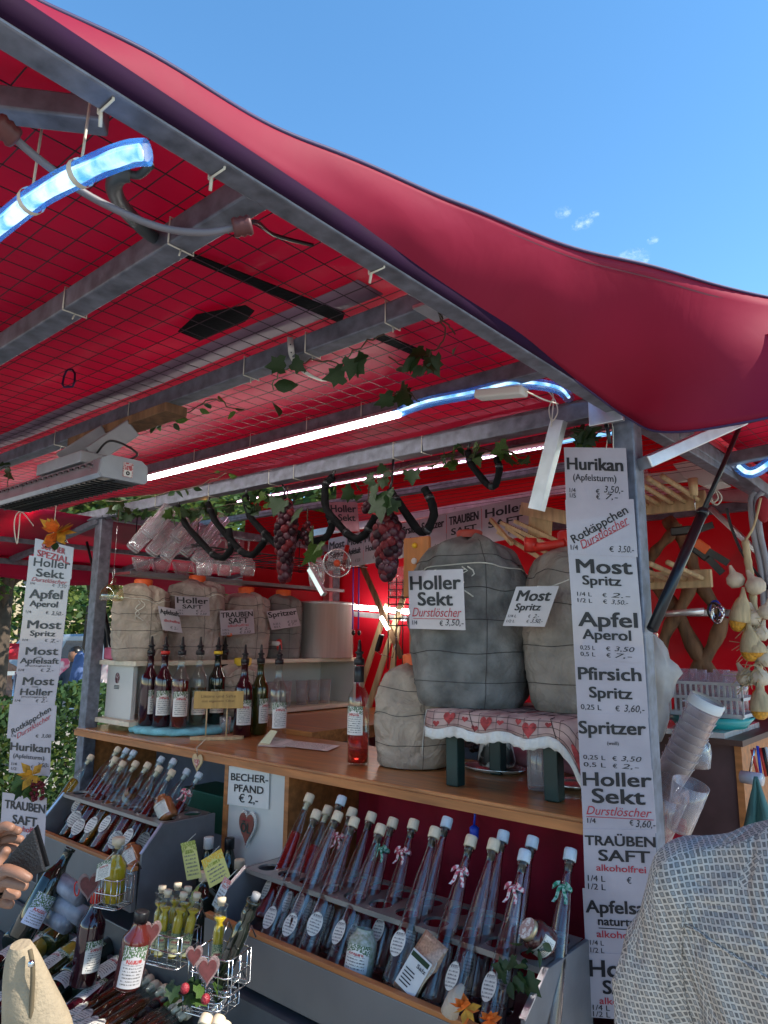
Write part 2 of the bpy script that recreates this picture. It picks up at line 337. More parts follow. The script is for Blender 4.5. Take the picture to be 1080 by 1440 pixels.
def tree(x, y, h, cr, seed, label, lean=0, n=9000, size=.085):
    rs = random.Random(seed); t = thing('tree', label, 'tree', (x,y,0), 'trees beyond the stall')
    g = G(); top = Vector((x+lean, y, h*.62)); g.tube([(x,y,0),(x+lean*.2,y,h*.3),top], [.14,.11,.07], 8)
    cs = []
    for i in range(11):
        a = i*2.4; rr = cr*rs.uniform(.25,.8); e = Vector((x+lean+math.cos(a)*rr, y+math.sin(a)*rr, h*rs.uniform(.64,1.0)))
        g.tube([top - Vector((0,0,h*.2*rs.random())), (top+e)/2 + Vector((0,0,.2)), e], [.06,.04,.015], 5); cs.append((e, cr*rs.uniform(.28,.5)))
    g.ob('trunk', BARK, t); g = G(); leaves_blob(g, cs, n, size, rs); g.ob('crown', [TL1, TL2], t)
tree(-9.2, 3.6, 4.2, 2.3, 1, 'leafy tree close behind the hedge, crown filling the gap left of the post', n=14000, size=.07)
tree(-8.0, 2.0, 4.0, 1.7, 2, 'green tree at the left edge behind the hanging price signs', n=12000, size=.07)
tree(-16, 9.5, 6.5, 3.0, 3, 'sunlit yellowish tree on the far side of the road', n=9000, size=.12)
tree(-22, 6, 7.5, 4.0, 4, 'large tree far across the road behind the red awning', n=9000, size=.15)
tree(-12.5, 6.4, 5.0, 2.6, 6, 'mid green tree between the hedge and the road, behind the left post', n=12000, size=.09)
tree(-15, 14, 8.5, 4.2, 5, 'tall tree farther along the road beyond the stall', n=9000, size=.16)
tree(3.5, 17, 6.0, 3.0, 7, 'broad tree well behind the stall on its right', n=6000, size=.16)
tree(9.5, 13, 6.5, 3.2, 8, 'tree to the right beyond the open side of the stall', n=6000, size=.16)
tree(-2.5, 20, 6.5, 3.2, 9, 'tree hidden behind the red back wall of the stall', n=5000, size=.17)
rs = random.Random(5); hd = thing('hedge', 'clipped dark green hedge standing behind the stall beside the path', 'hedge', (-5.6,2.6,0))
g = G()
for _ in range(24000):
    u = rs.random(); p = Vector((-6.1 + rs.uniform(-.35,.35), .6 + 5.0*u, rs.uniform(.1, 1.16 + .06*math.sin(u*30)+.05*rs.random())))
    if rs.random() < .7: p.x = -5.75 + rs.uniform(-.06,.08)
    a = Vector((rs.uniform(-1,1), rs.uniform(-1,1), rs.uniform(-1,1))).normalized()*.03; b = a.orthogonal().normalized()*.016
    g.add([p-a, p+b, p+a, p-b], [(0,1,2,3)], 0 if rs.random() < .75 else 1)
g.ob('foliage', [HL1, TL2], hd); g = G()
for k in range(16): y = .8 + k*.3; g.tube([(-6,y,0),(-6+rs.uniform(-.1,.1),y,.5),(-5.95,y+.1,1.0)], [.03,.02,.01], 5)
g.ob('branches', BARK, hd)
# a pale house with windows and a wooded bank close the view across the road
hs = thing('pale_house', 'pale yellow house with dark windows far across the road behind the trees', 'house', (-34,10,0))
g = G(); g.box((-40,-6,0), (-34,26,6.5)); g.ob('wall', mat('yellow_render', (.50,.42,.28), .8, var=.08, scale=1), hs)
g = G(); g.prism([(-41,-6.5,6.5),(-33.5,-6.5,6.5),(-37.2,-6.5,9.2)], (0,33,0)); g.ob('roof', mat('red_tiles', (.28,.09,.06), .8), hs)
for yy in [-4+3*k for k in range(10)]:
    for zz in (1.1,3.9): g = G(); g.box((-33.99,yy,zz), (-33.93,yy+1.1,zz+1.5)); w_ = g.ob('window', mat('window_glass', (.04,.05,.06), .1), hs); g = G(); g.box((-33.95,yy-.08,zz-.1), (-33.88,yy+1.18,zz)); g.ob('sill', WHITEP, w_)
g = G(); rs = random.Random(77); leaves_blob(g, [((-29+rs.uniform(-2,2), -12+2.2*k, rs.uniform(1.5,4.2)), rs.uniform(1.6,2.6)) for k in range(24)], 16000, .22, rs)
o = g.ob('woodland', [TL1, TL2]); struct(o, 'stuff'); tag(o, 'mass of green shrubs and trees along the far side of the road', 'trees')
# far street furniture seen through the left gap
def far(px, py, d): return PD(px, py, d)
t = thing('red_awning', 'bright red awning roll of a far stall behind the left price signs', 'awning', far(20,915,9))
a = far(-40,918,9); b = far(27,916,9); dr = (b-a).normalized()
g = G(); g.tube([a, b], .10, 14); g.ob('awning_roll', mat('bright_red_awning', (.75,.03,.06), .4, transl=.2), t)
g = G(); g.beam(a + Vector((0,0,-.27)), b + Vector((0,0,-.27)), .06, .05); g.tube([b + Vector((0,0,-.25)), Vector((b.x,b.y,0))], .035, 8); g.tube([a + Vector((0,0,-.25)), Vector((a.x,a.y,0))], .035, 8); g.ob('frame', ALU, t)
t = thing('pink_banner_barrier', 'pink and white patterned banner along the road beyond the hedge', 'banner', far(115,940,13))
a = far(78,926,13); b = far(170,926,13); dn = Vector((0,0,-.48)); PB = mat('pink_banner', (.70,.10,.18), .5, col2=(.75,.62,.62), scale=4, sharp=True)
g = G(); g.add([a, b, b+dn, a+dn], [(0,1,2,3)]); g.ob('banner', PB, t, solid=.01)
g = G()
for i in range(9): p = a.lerp(b, i/8) + dn; g.tube([p + Vector((0,0,.1)), Vector((p.x,p.y,0))], .018, 6)
g.tube([a + Vector((0,0,-.9)), b + Vector((0,0,-.9))], .018, 6); g.ob('barrier_bars', ALU, t)
t = thing('folded_parasol', 'closed blue grey parasol on a stand by the road', 'parasol', far(109,975,10))
p = far(109,970,10); q = Vector((p.x,p.y,p.z)); g = G(); g.lathe([(.30,-.42),(.30,-.36),(.06,-.34)], 12, Matrix.Translation(q+Vector((0,0,.35)))); g.ob('base', BLACKP, t)
g = G(); g.lathe([(.10,0),(.13,.08),(.10,.3),(.075,.45),(.02,.52)], 10, Matrix.Translation(q+Vector((0,0,.02)))); g.ob('folded_canopy', mat('blue_grey_canvas', (.07,.12,.28), .7), t)
g = G(); g.tube([q+Vector((0,0,.1)), Vector((q.x,q.y,0))], .025, 8); g.ob('pole', GREYM, t)
t = thing('car_body', 'silver blue van parked across the road beyond the hedge', 'van', far(60,985,16)); t.name = 'parked_van'
a = far(-20,950,16); b = far(150,950,16); ax = (b-a).normalized(); ay = Vector((-ax.y,ax.x,0)).normalized(); VB = mat('silver_blue_paint', (.26,.33,.42), .3, metal=.2, coat=.5, var=.05)
def vp(u, v, z): return Vector((a.x,a.y,0)) + ax*u + ay*v + Vector((0,0,z))
prof = [(0,.35),(0,.95),(.25,1.05),(.75,1.62),(2.5,1.66),(2.75,1.5),(2.78,.35)]
g = G(); g.prism([vp(u,0,z) for u, z in prof], ay*1.6); g.ob('body', VB, t, bev=.05)
for (u0,u1) in ((.75,1.45),(1.55,2.45)): g = G(); g.prism([vp(u0+.02,-.012,1.05),vp(u1,-.012,1.05),vp(u1-.05,-.012,1.5),vp(u0+.22,-.012,1.5)], ay*.01); g.ob('window', mat('van_window', (.05,.07,.09), .05, coat=1), t)
for u in (.6,2.2):
    g = G(); M = Matrix.Translation(vp(u,-.03,.32)) @ ay.to_track_quat('Z','Y').to_matrix().to_4x4(); g.lathe([(.02,0),(.30,0),(.32,.03),(.32,.2)], 20, M); g.ob('wheel', BLACKP, t)

# simple people far away by the road, seen through the gap
def person_body(name, label, joints, radii, edges, m, parent=None, sub=2):
    me = bpy.data.meshes.new(name); me.from_pydata([tuple(j) for j in joints], edges, []); o = bpy.data.objects.new(name, me); COL.objects.link(o)
    sk = o.modifiers.new('skin', 'SKIN'); me.skin_vertices
    for i, r in enumerate(radii): me.skin_vertices[0].data[i].radius = (r, r) if not isinstance(r, tuple) else r
    me.skin_vertices[0].data[0].use_root = True
    s_ = o.modifiers.new('sub', 'SUBSURF'); s_.levels = sub; s_.render_levels = sub; o.modifiers['skin'].use_smooth_shade = True
    dg = bpy.context.evaluated_depsgraph_get(); m2 = bpy.data.meshes.new_from_object(o.evaluated_get(dg)); m2.name = name
    bpy.data.objects.remove(o); o = bpy.data.objects.new(name, m2); COL.objects.link(o); m2.materials.clear(); m2.materials.append(m)
    if parent is not None: o.parent = parent; m2.transform(mw(parent).inverted())
    return o
def far_person(px, py, d, sitting, shirt, label, rz=0):
    b = far(px, py, d); b.z = 0 if not sitting else .05; t = thing('person', label, 'person', b, 'people out on the street')
    R = Matrix.Translation(b) @ Matrix.Rotation(rz, 4, 'Z'); hip = .95 if not sitting else .5
    J = [(0,0,hip),(0,0,hip+.25),(0,0,hip+.48),(0,0,hip+.58),(0,0,hip+.72),(-.2,0,hip+.45),(-.27,-.05,hip+.18),(-.2,-.25,hip+.1),(.2,0,hip+.45),(.3,-.1,hip+.25),(.33,-.3,hip+.5)]
    E_ = [(0,1),(1,2),(2,3),(3,4),(2,5),(5,6),(6,7),(2,8),(8,9),(9,10)]; r = [.15,.14,.13,.06,.1,.06,.045,.035,.06,.045,.035]
    if sitting: L_ = [(-.1,-.4,hip),(-.1,-.45,.05),(.1,-.4,hip),(.1,-.45,.05)]
    else: L_ = [(-.1,-.02,.5),(-.1,.02,.05),(.1,0,.5),(.12,.05,.05)]
    n = len(J); J += L_; E_ += [(0,n),(n,n+1),(0,n+2),(n+2,n+3)]; r += [.075,.05,.075,.05]
    person_body('body', '', [R @ Vector(j) for j in J], r, E_, shirt, t, 1)
    g = G(); g.sphere(R @ Vector((0,0,hip+.76)), .105, 10, 8, 0, (1,1,1.15)); g.ob('head', SKIN, t)
    g = G(); g.sphere(R @ Vector((0,.02,hip+.80)), .112, 10, 8); g.ob('hair', BLACKP, t)
far_person(102, 965, 11, True, mat('dark_top', (.02,.03,.05), .8), 'dark haired person in a black top sitting outdoors beyond the hedge', .4)
far_person(4, 955, 13, True, mat('tan_top', (.35,.18,.12), .8), 'person in a tan top at the far left edge of the street', 1.4)

# ================================================================ THE STALL
XR, XL, YF, YB, ZC = -.615, -3.16, 1.62, 3.2, 2.19
st = thing('market_stall', 'market stall frame of grey metal bars under a red tarpaulin roof', 'stall', (-1.9,1.62,0))
for (x, y, s) in ((-.63,1.645,.055),(XL,1.645,.06),(XL,YB,.06),(-.62,YB,.055)):
    g = G(); g.box((x-s/2,y-s/2,0), (x+s/2,y+s/2,ZC-.02)); g.ob('post', GALV, st, bev=.004)
def bar(p, q, w=.04, h=.04, m=GALV, name='roof_bar'): g = G(); g.beam(p, q, w, h); return g.ob(name, m, st, bev=.003)
bar((-4.1,YF,2.17), (-.66,YF,2.17), .045, .045)                       # front rail over the counter
bar((XL,YF+.03,2.17), (XL,YB,2.17)); bar((XL,YB,2.17), (-.6,YB,2.17)); bar((-.62,YF+.03,2.15), (-.62,YB,2.17))
for y, z in ((1.36,2.205),(.947,2.2),(.54,2.2)): bar((-4.5,y,z), (-.665,y,z), .04, .04)
bar((-.64,-.35,2.165), (-.64,1.60,2.165), .036, .036, name='side_beam')
bar(PZ(-60,140,2.19), PZ(150,165,2.19), .03, .03, name='corner_brace')
bar((-4.5,-.3,2.18), (-4.5,1.62,2.18))
g = G(); g.obox((-.69,.947,2.18), Vector((.03,0,0)), Vector((0,.035,0)), Vector((0,0,.003))); g.ob('gusset_plate', ALU, st)
g = G(); g.box((-.70,1.585,2.12), (-.615,1.60,2.19)); g.ob('corner_bracket', ALU, st, bev=.002)
# bolts along the side beam
for y in (.42,.62,.9,1.2): g = G(); g.lathe([(.001,0),(.006,0),(.006,.006),(.001,.007)], 8, Matrix.Translation((-.6605,y,2.17)) @ Matrix.Rotation(-math.pi/2,4,'Y')); g.ob('bolt', ALU, st)
# roof tarp over the front canopy with folds between bars
def sheet(x0, x1, y0, y1, zf, nx, ny): return [[Vector((x0+(x1-x0)*j/nx, y0+(y1-y0)*i/ny, zf(x0+(x1-x0)*j/nx, y0+(y1-y0)*i/ny))) for j in range(nx+1)] for i in range(ny+1)]
def nzf(x, y, s=1.0): return noise.noise(Vector((x*s, y*s, 3.1)))
g = G(); g.grid(sheet(-4.6, -.655, -.4, 1.66, lambda x, y: 2.262 - .016*abs(math.sin(y*7.7)) + .012*nzf(x,y,2.5) - .05*min(1,max(0,(x+.80)/.13)), 60, 40)); g.ob('roof_tarp', TARP, st, solid=.0015)
g = G(); g.grid(sheet(-3.3, -.6, 1.66, 3.3, lambda x, y: 2.275 + .22*(y-1.66) + .015*nzf(x,y,3), 40, 30)); g.ob('roof_tarp', TARP, st, solid=.0015)
for y in (2.0, 2.4, 2.8): bar((-3.2,y,2.255+.22*(y-1.66)), (-.6,y,2.255+.22*(y-1.66)), .03, .03)
g = G(); g.grid(sheet(-4.55, -.80, .855, .925, lambda x, y: 2.2385 + .002*math.sin(x*9), 30, 2)); g.ob('tarp_seam', SEAM, st, solid=.001)
# wire mesh under the tarp
g = G(); zm = 2.2235
x = -4.45
while x < -.68: g.tube([(x,-.2,zm),(x,1.62,zm)], .00095, 4, cap=False, smooth=False); x += .0508
y = -.2
while y < 1.62: g.tube([(-4.5,y,zm+.002),(-.66,y,zm+.002)], .00095, 4, cap=False, smooth=False); y += .0508
for yy in [1.70+.06*k for k in range(24)]: g.tube([(XL,yy,2.2),(-.66,yy,2.2)], .0011, 3, cap=False, smooth=False)
o = g.ob('wire_mesh', WIRE, st); o['kind'] = 'stuff'
# near-black strip beside the beam and the sagging red valance along the side
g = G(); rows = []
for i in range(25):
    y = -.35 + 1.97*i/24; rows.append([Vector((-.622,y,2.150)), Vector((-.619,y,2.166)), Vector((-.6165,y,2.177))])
g.grid(rows); g.ob('dark_strip', DARK_STRIP, st, solid=.002)
TOPP = [(-90,-90,2.215),(30,-10,2.215),(200,70,2.22),(380,175,2.235),(560,250,2.26),(740,325,2.29),(900,375,2.32),(1080,415,2.345),(1300,440,2.36)]
BOTP = [(-.625,-.02,2.165),(-.625,.18,2.165),(-.625,.34,2.165),(-.625,.60,2.165),(-.625,.90,2.165),(-.625,1.22,2.16),(-.60,1.57,2.125),(-.46,1.56,2.055),(-.05,1.60,2.08)]
def cr(P, t):
    n = len(P)-1; i = min(int(t), n-1); u = t - i; p0, p1, p2, p3 = P[max(i-1,0)], P[i], P[i+1], P[min(i+2,n)]
    return .5*((2*p1) + (p2-p0)*u + (2*p0-5*p1+4*p2-p3)*u*u + (3*p1-p0-3*p2+p3)*u*u*u)
TP = [PZ(*p) for p in TOPP]; BP = [Vector(p) for p in BOTP]; rows = []
for i in range(97):
    t_ = i/96*8; A, B = cr(TP, t_), cr(BP, t_); row = []
    for j in range(15):
        u = j/14; p = A.lerp(B, u); L_ = (A-B).length
        p = p + Vector((.05,-.06,-.02))*math.sin(u*math.pi)*L_*1.3 + Vector((.01,-.01,.004))*noise.noise(Vector((t_*.9, u*2.0, 1)))*.9*min(1,L_*4)
        p.z += .003*noise.noise(Vector((t_*3, u*1.2, 5)))*math.sin(u*math.pi)
        row.append(p)
    rows.append(row)
VAL = mat('red_valance', (.30,.010,.040), .60, var=.10, scale=3, bump=.35, bscale=10, transl=.25, spec=.25, wrinkle=.10, wscale=3)
g = G(); g.grid(rows); g.ob('valance', VAL, st, solid=.0015)
g = G(); g.grid([[r[0].lerp(r[1],.85)+Vector((.0,-.0,-.0022)), r[0].lerp(r[1],1.0)+Vector((.0,-.0,-.0022))] for r in rows]); g.ob('valance_stitching', mat('dark_red_seam', (.10,.006,.02), .6), st)
g = G(); g.tube([r[0] for r in rows], .0035, 6); g.tube([r[-1] for r in rows], .003, 6); g.ob('valance_hem', mat('blue_hem', (.035,.02,.075), .6), st)
g = G(); g.grid([[Vector((-.592+.004*math.sin(y*8), y, z0_+(2.285+.22*(y-1.66)-z0_)*k/3)) for y in [1.66+1.6*j/16 for j in range(17)]] for z0_ in (2.20,) for k in range(4)]); g.ob('gable_sun_block', TARP_IN, st, solid=.0015)  # infill added to keep the sun off the barrels
# back wall tarp, left flap, right flap
g = G(); g.grid([[Vector((x, YB+.05+.012*nzf(x,z,3), z)) for x in [-3.2+2.75*j/30 for j in range(31)]] for z in [.3+2.3*i/20 for i in range(21)]]); g.ob('back_tarp', TARP_IN, st, solid=.0015)
g = G(); g.grid([[Vector((XL-.02+.01*nzf(y,z,3), y, z)) for y in [2.5+.75*j/10 for j in range(11)]] for z in [.3+2.1*i/10 for i in range(11)]]); g.ob('side_tarp', TARP_IN, st, solid=.0015)
g = G(); g.grid([[Vector((XL-.03-.95*i/12, y, 2.16-.12*i/12-.02*math.sin(i/12*3.1)+.008*nzf(y,i*.2,4))) for y in [.9+2.6*j/20 for j in range(21)]] for i in range(13)]); g.ob('side_flap_tarp', TARP, st, solid=.0015)
g = G(); g.grid([[Vector((XL-.98, y, 2.04-.13*i/4+.012*math.sin(y*9)*i/4)) for y in [.9+2.6*j/26 for j in range(27)]] for i in range(5)]); g.ob('flap_valance', TARP, st, solid=.0015)
for y in (1.62,2.3,3.1): bar((XL,y,2.14), (XL-.96,y,2.02), .03, .03)
bar((XL-.5,.9,2.075), (XL-.5,3.4,2.075), .03,.03); bar((XL-.96,.9,2.01), (XL-.96,3.4,2.01), .03,.03)
g = G(); g.grid([[Vector((-.58+1.3*i/12, y, 2.23+.1*i/12+.01*nzf(y,i*.3,4))) for y in [1.60+1.85*j/20 for j in range(21)]] for i in range(13)]); g.ob('side_flap_tarp', TARP, st, solid=.0015)
g = G()
for i in range(22): x = -.58+.05*i; g.tube([(x,1.7,2.21+.1*i/26),(x,3.3,2.21+.1*i/26)], .001, 3, cap=False)
for j in range(26): y = 1.72+.06*j; g.tube([(-.58,y,2.21),(.6,y,2.30)], .001, 3, cap=False)
o = g.ob('wire_mesh', WIRE, st); o['kind'] = 'stuff'
bar(PY(905,652,1.63), PZ(1040,592,2.16), .045, .03, ALU, 'flap_arm')
bar((-.60,2.42,2.19), (.6,2.42,2.27), .04,.04); bar((-.62,1.95,2.18),(-.62,3.2,2.18),.045,.045)
bar(PY(985,625,2.3), PY(1110,720,2.9), .05, .04, GALV, 'flap_beam')
def gas_strut(p, q, label):
    p = Vector(p); q = Vector(q); t = thing('gas_strut', label, 'gas strut', p, 'gas struts holding the stall flaps')
    m_ = p.lerp(q, .52); g = G(); g.tube([p, m_], .0125, 12); g.ob('cylinder', BLACKP, t); g = G(); g.tube([m_, q], .0065, 10); g.ob('rod', BLACKP, t)
    g = G(); g.tube([m_ - (q-p)*.01, m_ + (q-p)*.012], .0145, 12); g.ob('collar', BLACKP, t)
gas_strut(PY(917,885,1.62), PY(1041,598,2.05), 'long black gas strut rising from the right post to the side flap')
gas_strut(PY(160,920,1.75), PX(122,762,-3.4), 'thick black gas strut crossing the left post')
gas_strut(PY(150,915,1.95), PX(137,775,-3.4), 'thinner black gas strut just behind the one crossing the left post')
# back wall rails
bar(PY(925,862,3.15), PY(1100,862,3.15), .02, .03, ALU, 'wall_rail')
for (p, q) in (((455,850),(575,862)),((495,862),(575,855))): pass

# ================================================================ COUNTER
ct = thing('counter', 'long wooden serving counter with brown top running between the posts', 'counter', (-1.9,1.7,0))
ZT = 1.2
g = G(); g.box((-3.2,1.612,ZT-.035), (-.69,2.12,ZT)); g.ob('top', WOOD, ct, bev=.004)
g = G(); g.box((-3.2,1.605,ZT-.034), (-.69,1.611,ZT-.010)); g.ob('edge_strip', WOODT, ct)
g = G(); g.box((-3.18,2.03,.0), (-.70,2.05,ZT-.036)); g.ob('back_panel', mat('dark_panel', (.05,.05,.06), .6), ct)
for x in (-3.16,-2.105,-1.79): g = G(); g.box((x-.01,1.62,.0), (x+.01,2.028,ZT-.036)); g.ob('divider', WOODT, ct)
g = G(); g.box((-3.14,1.625,.62), (-.72,2.028,.64)); g.ob('shelf_board', GREYM, ct)
g = G(); g.box((-2.094,1.628,.60), (-1.801,1.64,ZT-.037)); g.ob('white_panel', WHITEP, ct)
g = G(); g.grid([[Vector((x, 1.93+.025*math.sin(x*23+z*4)+.01*nzf(x,z,9), z)) for x in [-1.775+1.13*j/50 for j in range(51)]] for z in [.64+.52*i/8 for i in range(9)]]); g.ob('red_cloth_lining', mat('dark_red_cloth', (.40,.012,.035), .8, bump=.3, transl=.1), ct)
g = G(); g.box((-.72,1.63,.0), (-.70,2.028,ZT-.036)); g.ob('divider', DKWOOD, ct)
# lower front body
g = G(); g.box((-3.15,1.60,.0), (-.70,1.618,.62)); g.ob('front_board', GREYM, ct)
# white shelf unit standing on the left end of the counter, running back
ws = thing('white_shelf_unit', 'white wooden shelf unit on the left end of the counter under the sacks', 'shelf', (-3.0,1.65,ZT+.03))
g = G(); g.box((-3.13,1.66,ZT+.025), (-2.84,3.12,ZT+.045)); g.ob('bottom_board', PLY, ws, bev=.002)
g = G(); g.box((-3.13,1.66,1.478), (-2.82,3.12,1.498)); g.ob('top_board', PLY, ws, bev=.002)
g = G(); g.box((-3.12,1.70,ZT+.046), (-2.90,1.72,1.477)); g.ob('end_panel', WHITEP, ws)
g = G(); g.box((-3.12,3.06,ZT+.046), (-2.84,3.08,1.477)); g.ob('end_panel', WHITEP, ws)
g = G(); g.box((-3.12,1.721,ZT+.046), (-3.11,3.059,1.477)); g.ob('back_panel', WHITEP, ws)
# support under the rear part of the shelf
sb = thing('rear_cupboard', 'low brown cupboard behind the counter carrying the back of the white shelf', 'cupboard', (-2.4,2.6,0))
g = G(); g.box((-3.12,2.14,0), (-2.55,3.15,1.16)); g.ob('body', GREYM, sb); g = G(); g.box((-3.13,2.125,1.165), (-2.2,3.16,ZT+.02)); g.ob('board', WOOD, sb)
g = G(); g.box((-2.2,2.75,1.13), (-1.2,3.15,1.155)); g.ob('board', DKWOOD, sb); g = G(); g.box((-2.2,2.78,0), (-1.2,3.15,1.129)); g.ob('body', mat('grey_cupboard', (.22,.23,.25), .5), sb)
# sticker and pink box on the shelf end
p = PX(155,955,0) if False else None
t = thing('round_sticker', 'small dark oval sticker on the white shelf end panel', 'sticker', (-3.03,1.698,1.42))
g = G(); g.lathe([(.001,0),(.019,0),(.019,.001),(.001,.001)], 20, Matrix.Translation((-3.03,1.699,1.42)) @ Matrix.Rotation(math.pi/2,4,'X') @ Matrix.Diagonal((1,1.25,1,1))); g.ob('oval', mat('maroon_print', (.10,.015,.03), .5, col2=(.4,.3,.3), scale=90, sharp=True), t)
for k in range(3):
    g = G(); g.box((-3.05,1.697,1.385-.006*k), (-3.01,1.6985,1.388-.006*k)); g.ob('print_line', INK, t)
t = thing('pink_box', 'small glossy pink box on the white shelf beside the left post', 'box', (-3.1,1.7,1.5))
g = G(); g.box((-3.14,1.68,1.499), (-3.03,1.80,1.555)); g.ob('box_body', mat('pink_gloss', (.62,.16,.26), .3), t, bev=.01)
# ================================================================ BOTTLE RACKS
def cell(g, cx, cy, hx, hy, r, z0, z1, n=20):      # one square of plate with a round hole
    A = []; B = []
    for k in range(n):
        t = 2*math.pi*k/n; c, s = math.cos(t), math.sin(t); m_ = min(hx/abs(c) if abs(c) > 1e-6 else 9, hy/abs(s) if abs(s) > 1e-6 else 9)
        A.append((cx+c*r, cy+s*r)); B.append((cx+c*m_, cy+s*m_))
    # corners
    vs = []; fs = []
    for z in (z1, z0):
        vs += [(x,y,z) for x, y in A] + [(x,y,z) for x, y in B] + [(cx+hx,cy+hy,z),(cx-hx,cy+hy,z),(cx-hx,cy-hy,z),(cx+hx,cy-hy,z)]
    q = 2*n+4
    def seg(k):
        a = math.degrees(2*math.pi*k/n) % 360; ca = math.degrees(math.atan2(hy,hx)); return 0 if a < ca or a >= 360-ca else 1 if a < 180-ca else 2 if a < 180+ca else 3
    for k in range(n):
        k2 = (k+1) % n; f = [k, n+k, n+k2, k2]; sa, sb_ = seg(k), seg(k2)
        if sa != sb_: f = [k, n+k, 2*n+sa, n+k2, k2]
        fs.append(tuple(f)); fs.append(tuple(i+q for i in f[::-1])); fs.append((k, k2, k2+q, k+q))
    g.add(vs, fs)
PLATE = mat('satin_metal_plate', (.30,.295,.29), .34, metal=.6, var=.12, scale=8)
def rack(name_label, x0, x1, zp, y0, y1, lipz, lipy, nc, loc):
    t = thing('bottle_rack', name_label, 'bottle rack', loc)
    w = (x1-x0)/nc; h = (y1-y0)/2; g = G()
    for i in range(nc):
        for j in range(2): cell(g, x0+w*(i+.5), y0+h*(j+.5), w/2, h/2, .031, zp-.006, zp)
    g.box((x0,y0-.004,zp-.012), (x1,y0-.0005,zp)); g.ob('hole_plate', PLATE, t)
    for x in (x0-.012, x1+.001):
        g = G(); pl = [(y1+.01,zp-.34),(y1+.01,zp-.001),(y0+.005,zp-.001),(lipy+.02,lipz+.03),(lipy+.012,lipz-.13),(lipy+.012,zp-.34)]
        g.prism([(x,y,z) for y, z in pl], (.011,0,0)); g.ob('side_panel', GREYM, t, bev=.0015)
        g = G(); g.beam((x+.0055,y0+.003,zp+.0015), (x+.0055,lipy+.018,lipz+.031), .013, .003, (0,-1,.8)); g.ob('edge_strip', ALU, t)
    g = G(); g.box((x0-.02,lipy-.012,lipz-.13), (x1+.02,lipy+.004,lipz-.012)); g.ob('front_board', mat('grey_front_panel', (.19,.185,.185), .4, metal=.3, var=.1, scale=5), t, bev=.002)
    g = G(); g.box((x0-.02,lipy-.013,lipz-.0115), (x1+.02,lipy+.006,lipz)); g.ob('wood_trim', WOODT, t, bev=.002)
    g = G(); g.box((x0,lipy+.0045,lipz-.08), (x1,y1+.008,lipz-.07)); g.ob('floor_board', GREYM, t)
    return t
RK = rack('right grey bottle rack with round holes holding the clear slim bottles', -1.70, -.765, .955, 1.395, 1.585, .865, 1.285, 11, (-1.2,1.4,.8))
LK = rack('left grey bottle rack with round holes holding amber and red bottles', -2.80, -2.135, 1.005, 1.385, 1.585, .895, 1.30, 9, (-2.4,1.4,.85))

def tall_cone_bottle(fill, fh, cap, L=.36, rb=.029, rn=.0095):
    t = thing('slim_bottle', '', 'bottle', (0,0,0))
    prof = [(.001,.004),(rb-.006,.0),(rb,.006),(rb,.02),(rb*.80,L*.35),(rn*1.75,L*.66),(rn*1.15,L*.80),(rn,L*.84),(rn,L*.90),(rn+.003,L*.905),(rn+.003,L*.925),(rn-.001,L*.926)]
    if fill is None: g = G(); g.lathe(prof, 24); wl_ = .0022; inn = [(.001,.010),(rb-.006,.009)] + [(max(r_-wl_,.004), z_) for r_, z_ in prof[3:-1]] + [(rn-.001,L*.926)]; g.lathe(inn[::-1], 24); g.ob('glass', SPIRIT, t, False)
    else:
        g = G(); g.lathe(prof, 20); g.ob('glass', BGLASS, t, False)
        pr = [(.001,.007),(rb-.005,.007)] + [(max(r-.0022,.003), z) for r, z in prof[3:] if z < L*fh]
        zt = L*fh; z1, r1 = pr[-1][1], pr[-1][0]; nx = [p for p in prof if p[1] >= zt][0]; r2 = r1 + (nx[0]-.0022-r1)*(zt-z1)/max(nx[1]-z1,1e-5); pr += [(max(r2,.003), zt), (.001, zt)]
        g = G(); g.lathe(pr, 18); g.ob('liquid', fill, t, False)
    g = G(); g.lathe([(.001,L*.87),(rn-.0022,L*.87),(rn-.002,L*.927),(.014,L*.9275),(.0146,L*.93),(.0146,L*.985),(.0135,L),(.001,L+.0005)], 16); g.ob('stopper', cap, t, False)
    # oval paper tag on the front
    g = G(); n = 20; c0 = .075; a_, b_ = .019, .028; vs = [(a_*math.cos(2*math.pi*k/n), -rb*.93-.002-.0, c0+b_*math.sin(2*math.pi*k/n)) for k in range(n)]
    vs2 = [(x, -(rb*(1-.2*(z/(L*.35)))) - .0015 + .35*abs(x)**1.4, z) for x, y, z in vs]
    g.add(vs2, [tuple(range(n))], 0, False, [[((x/a_+1)/2, ((z-c0)/b_+1)/2) for x, y, z in vs2]]); g.ob('tag', LABELR, t, False, solid=.0006)
    return t
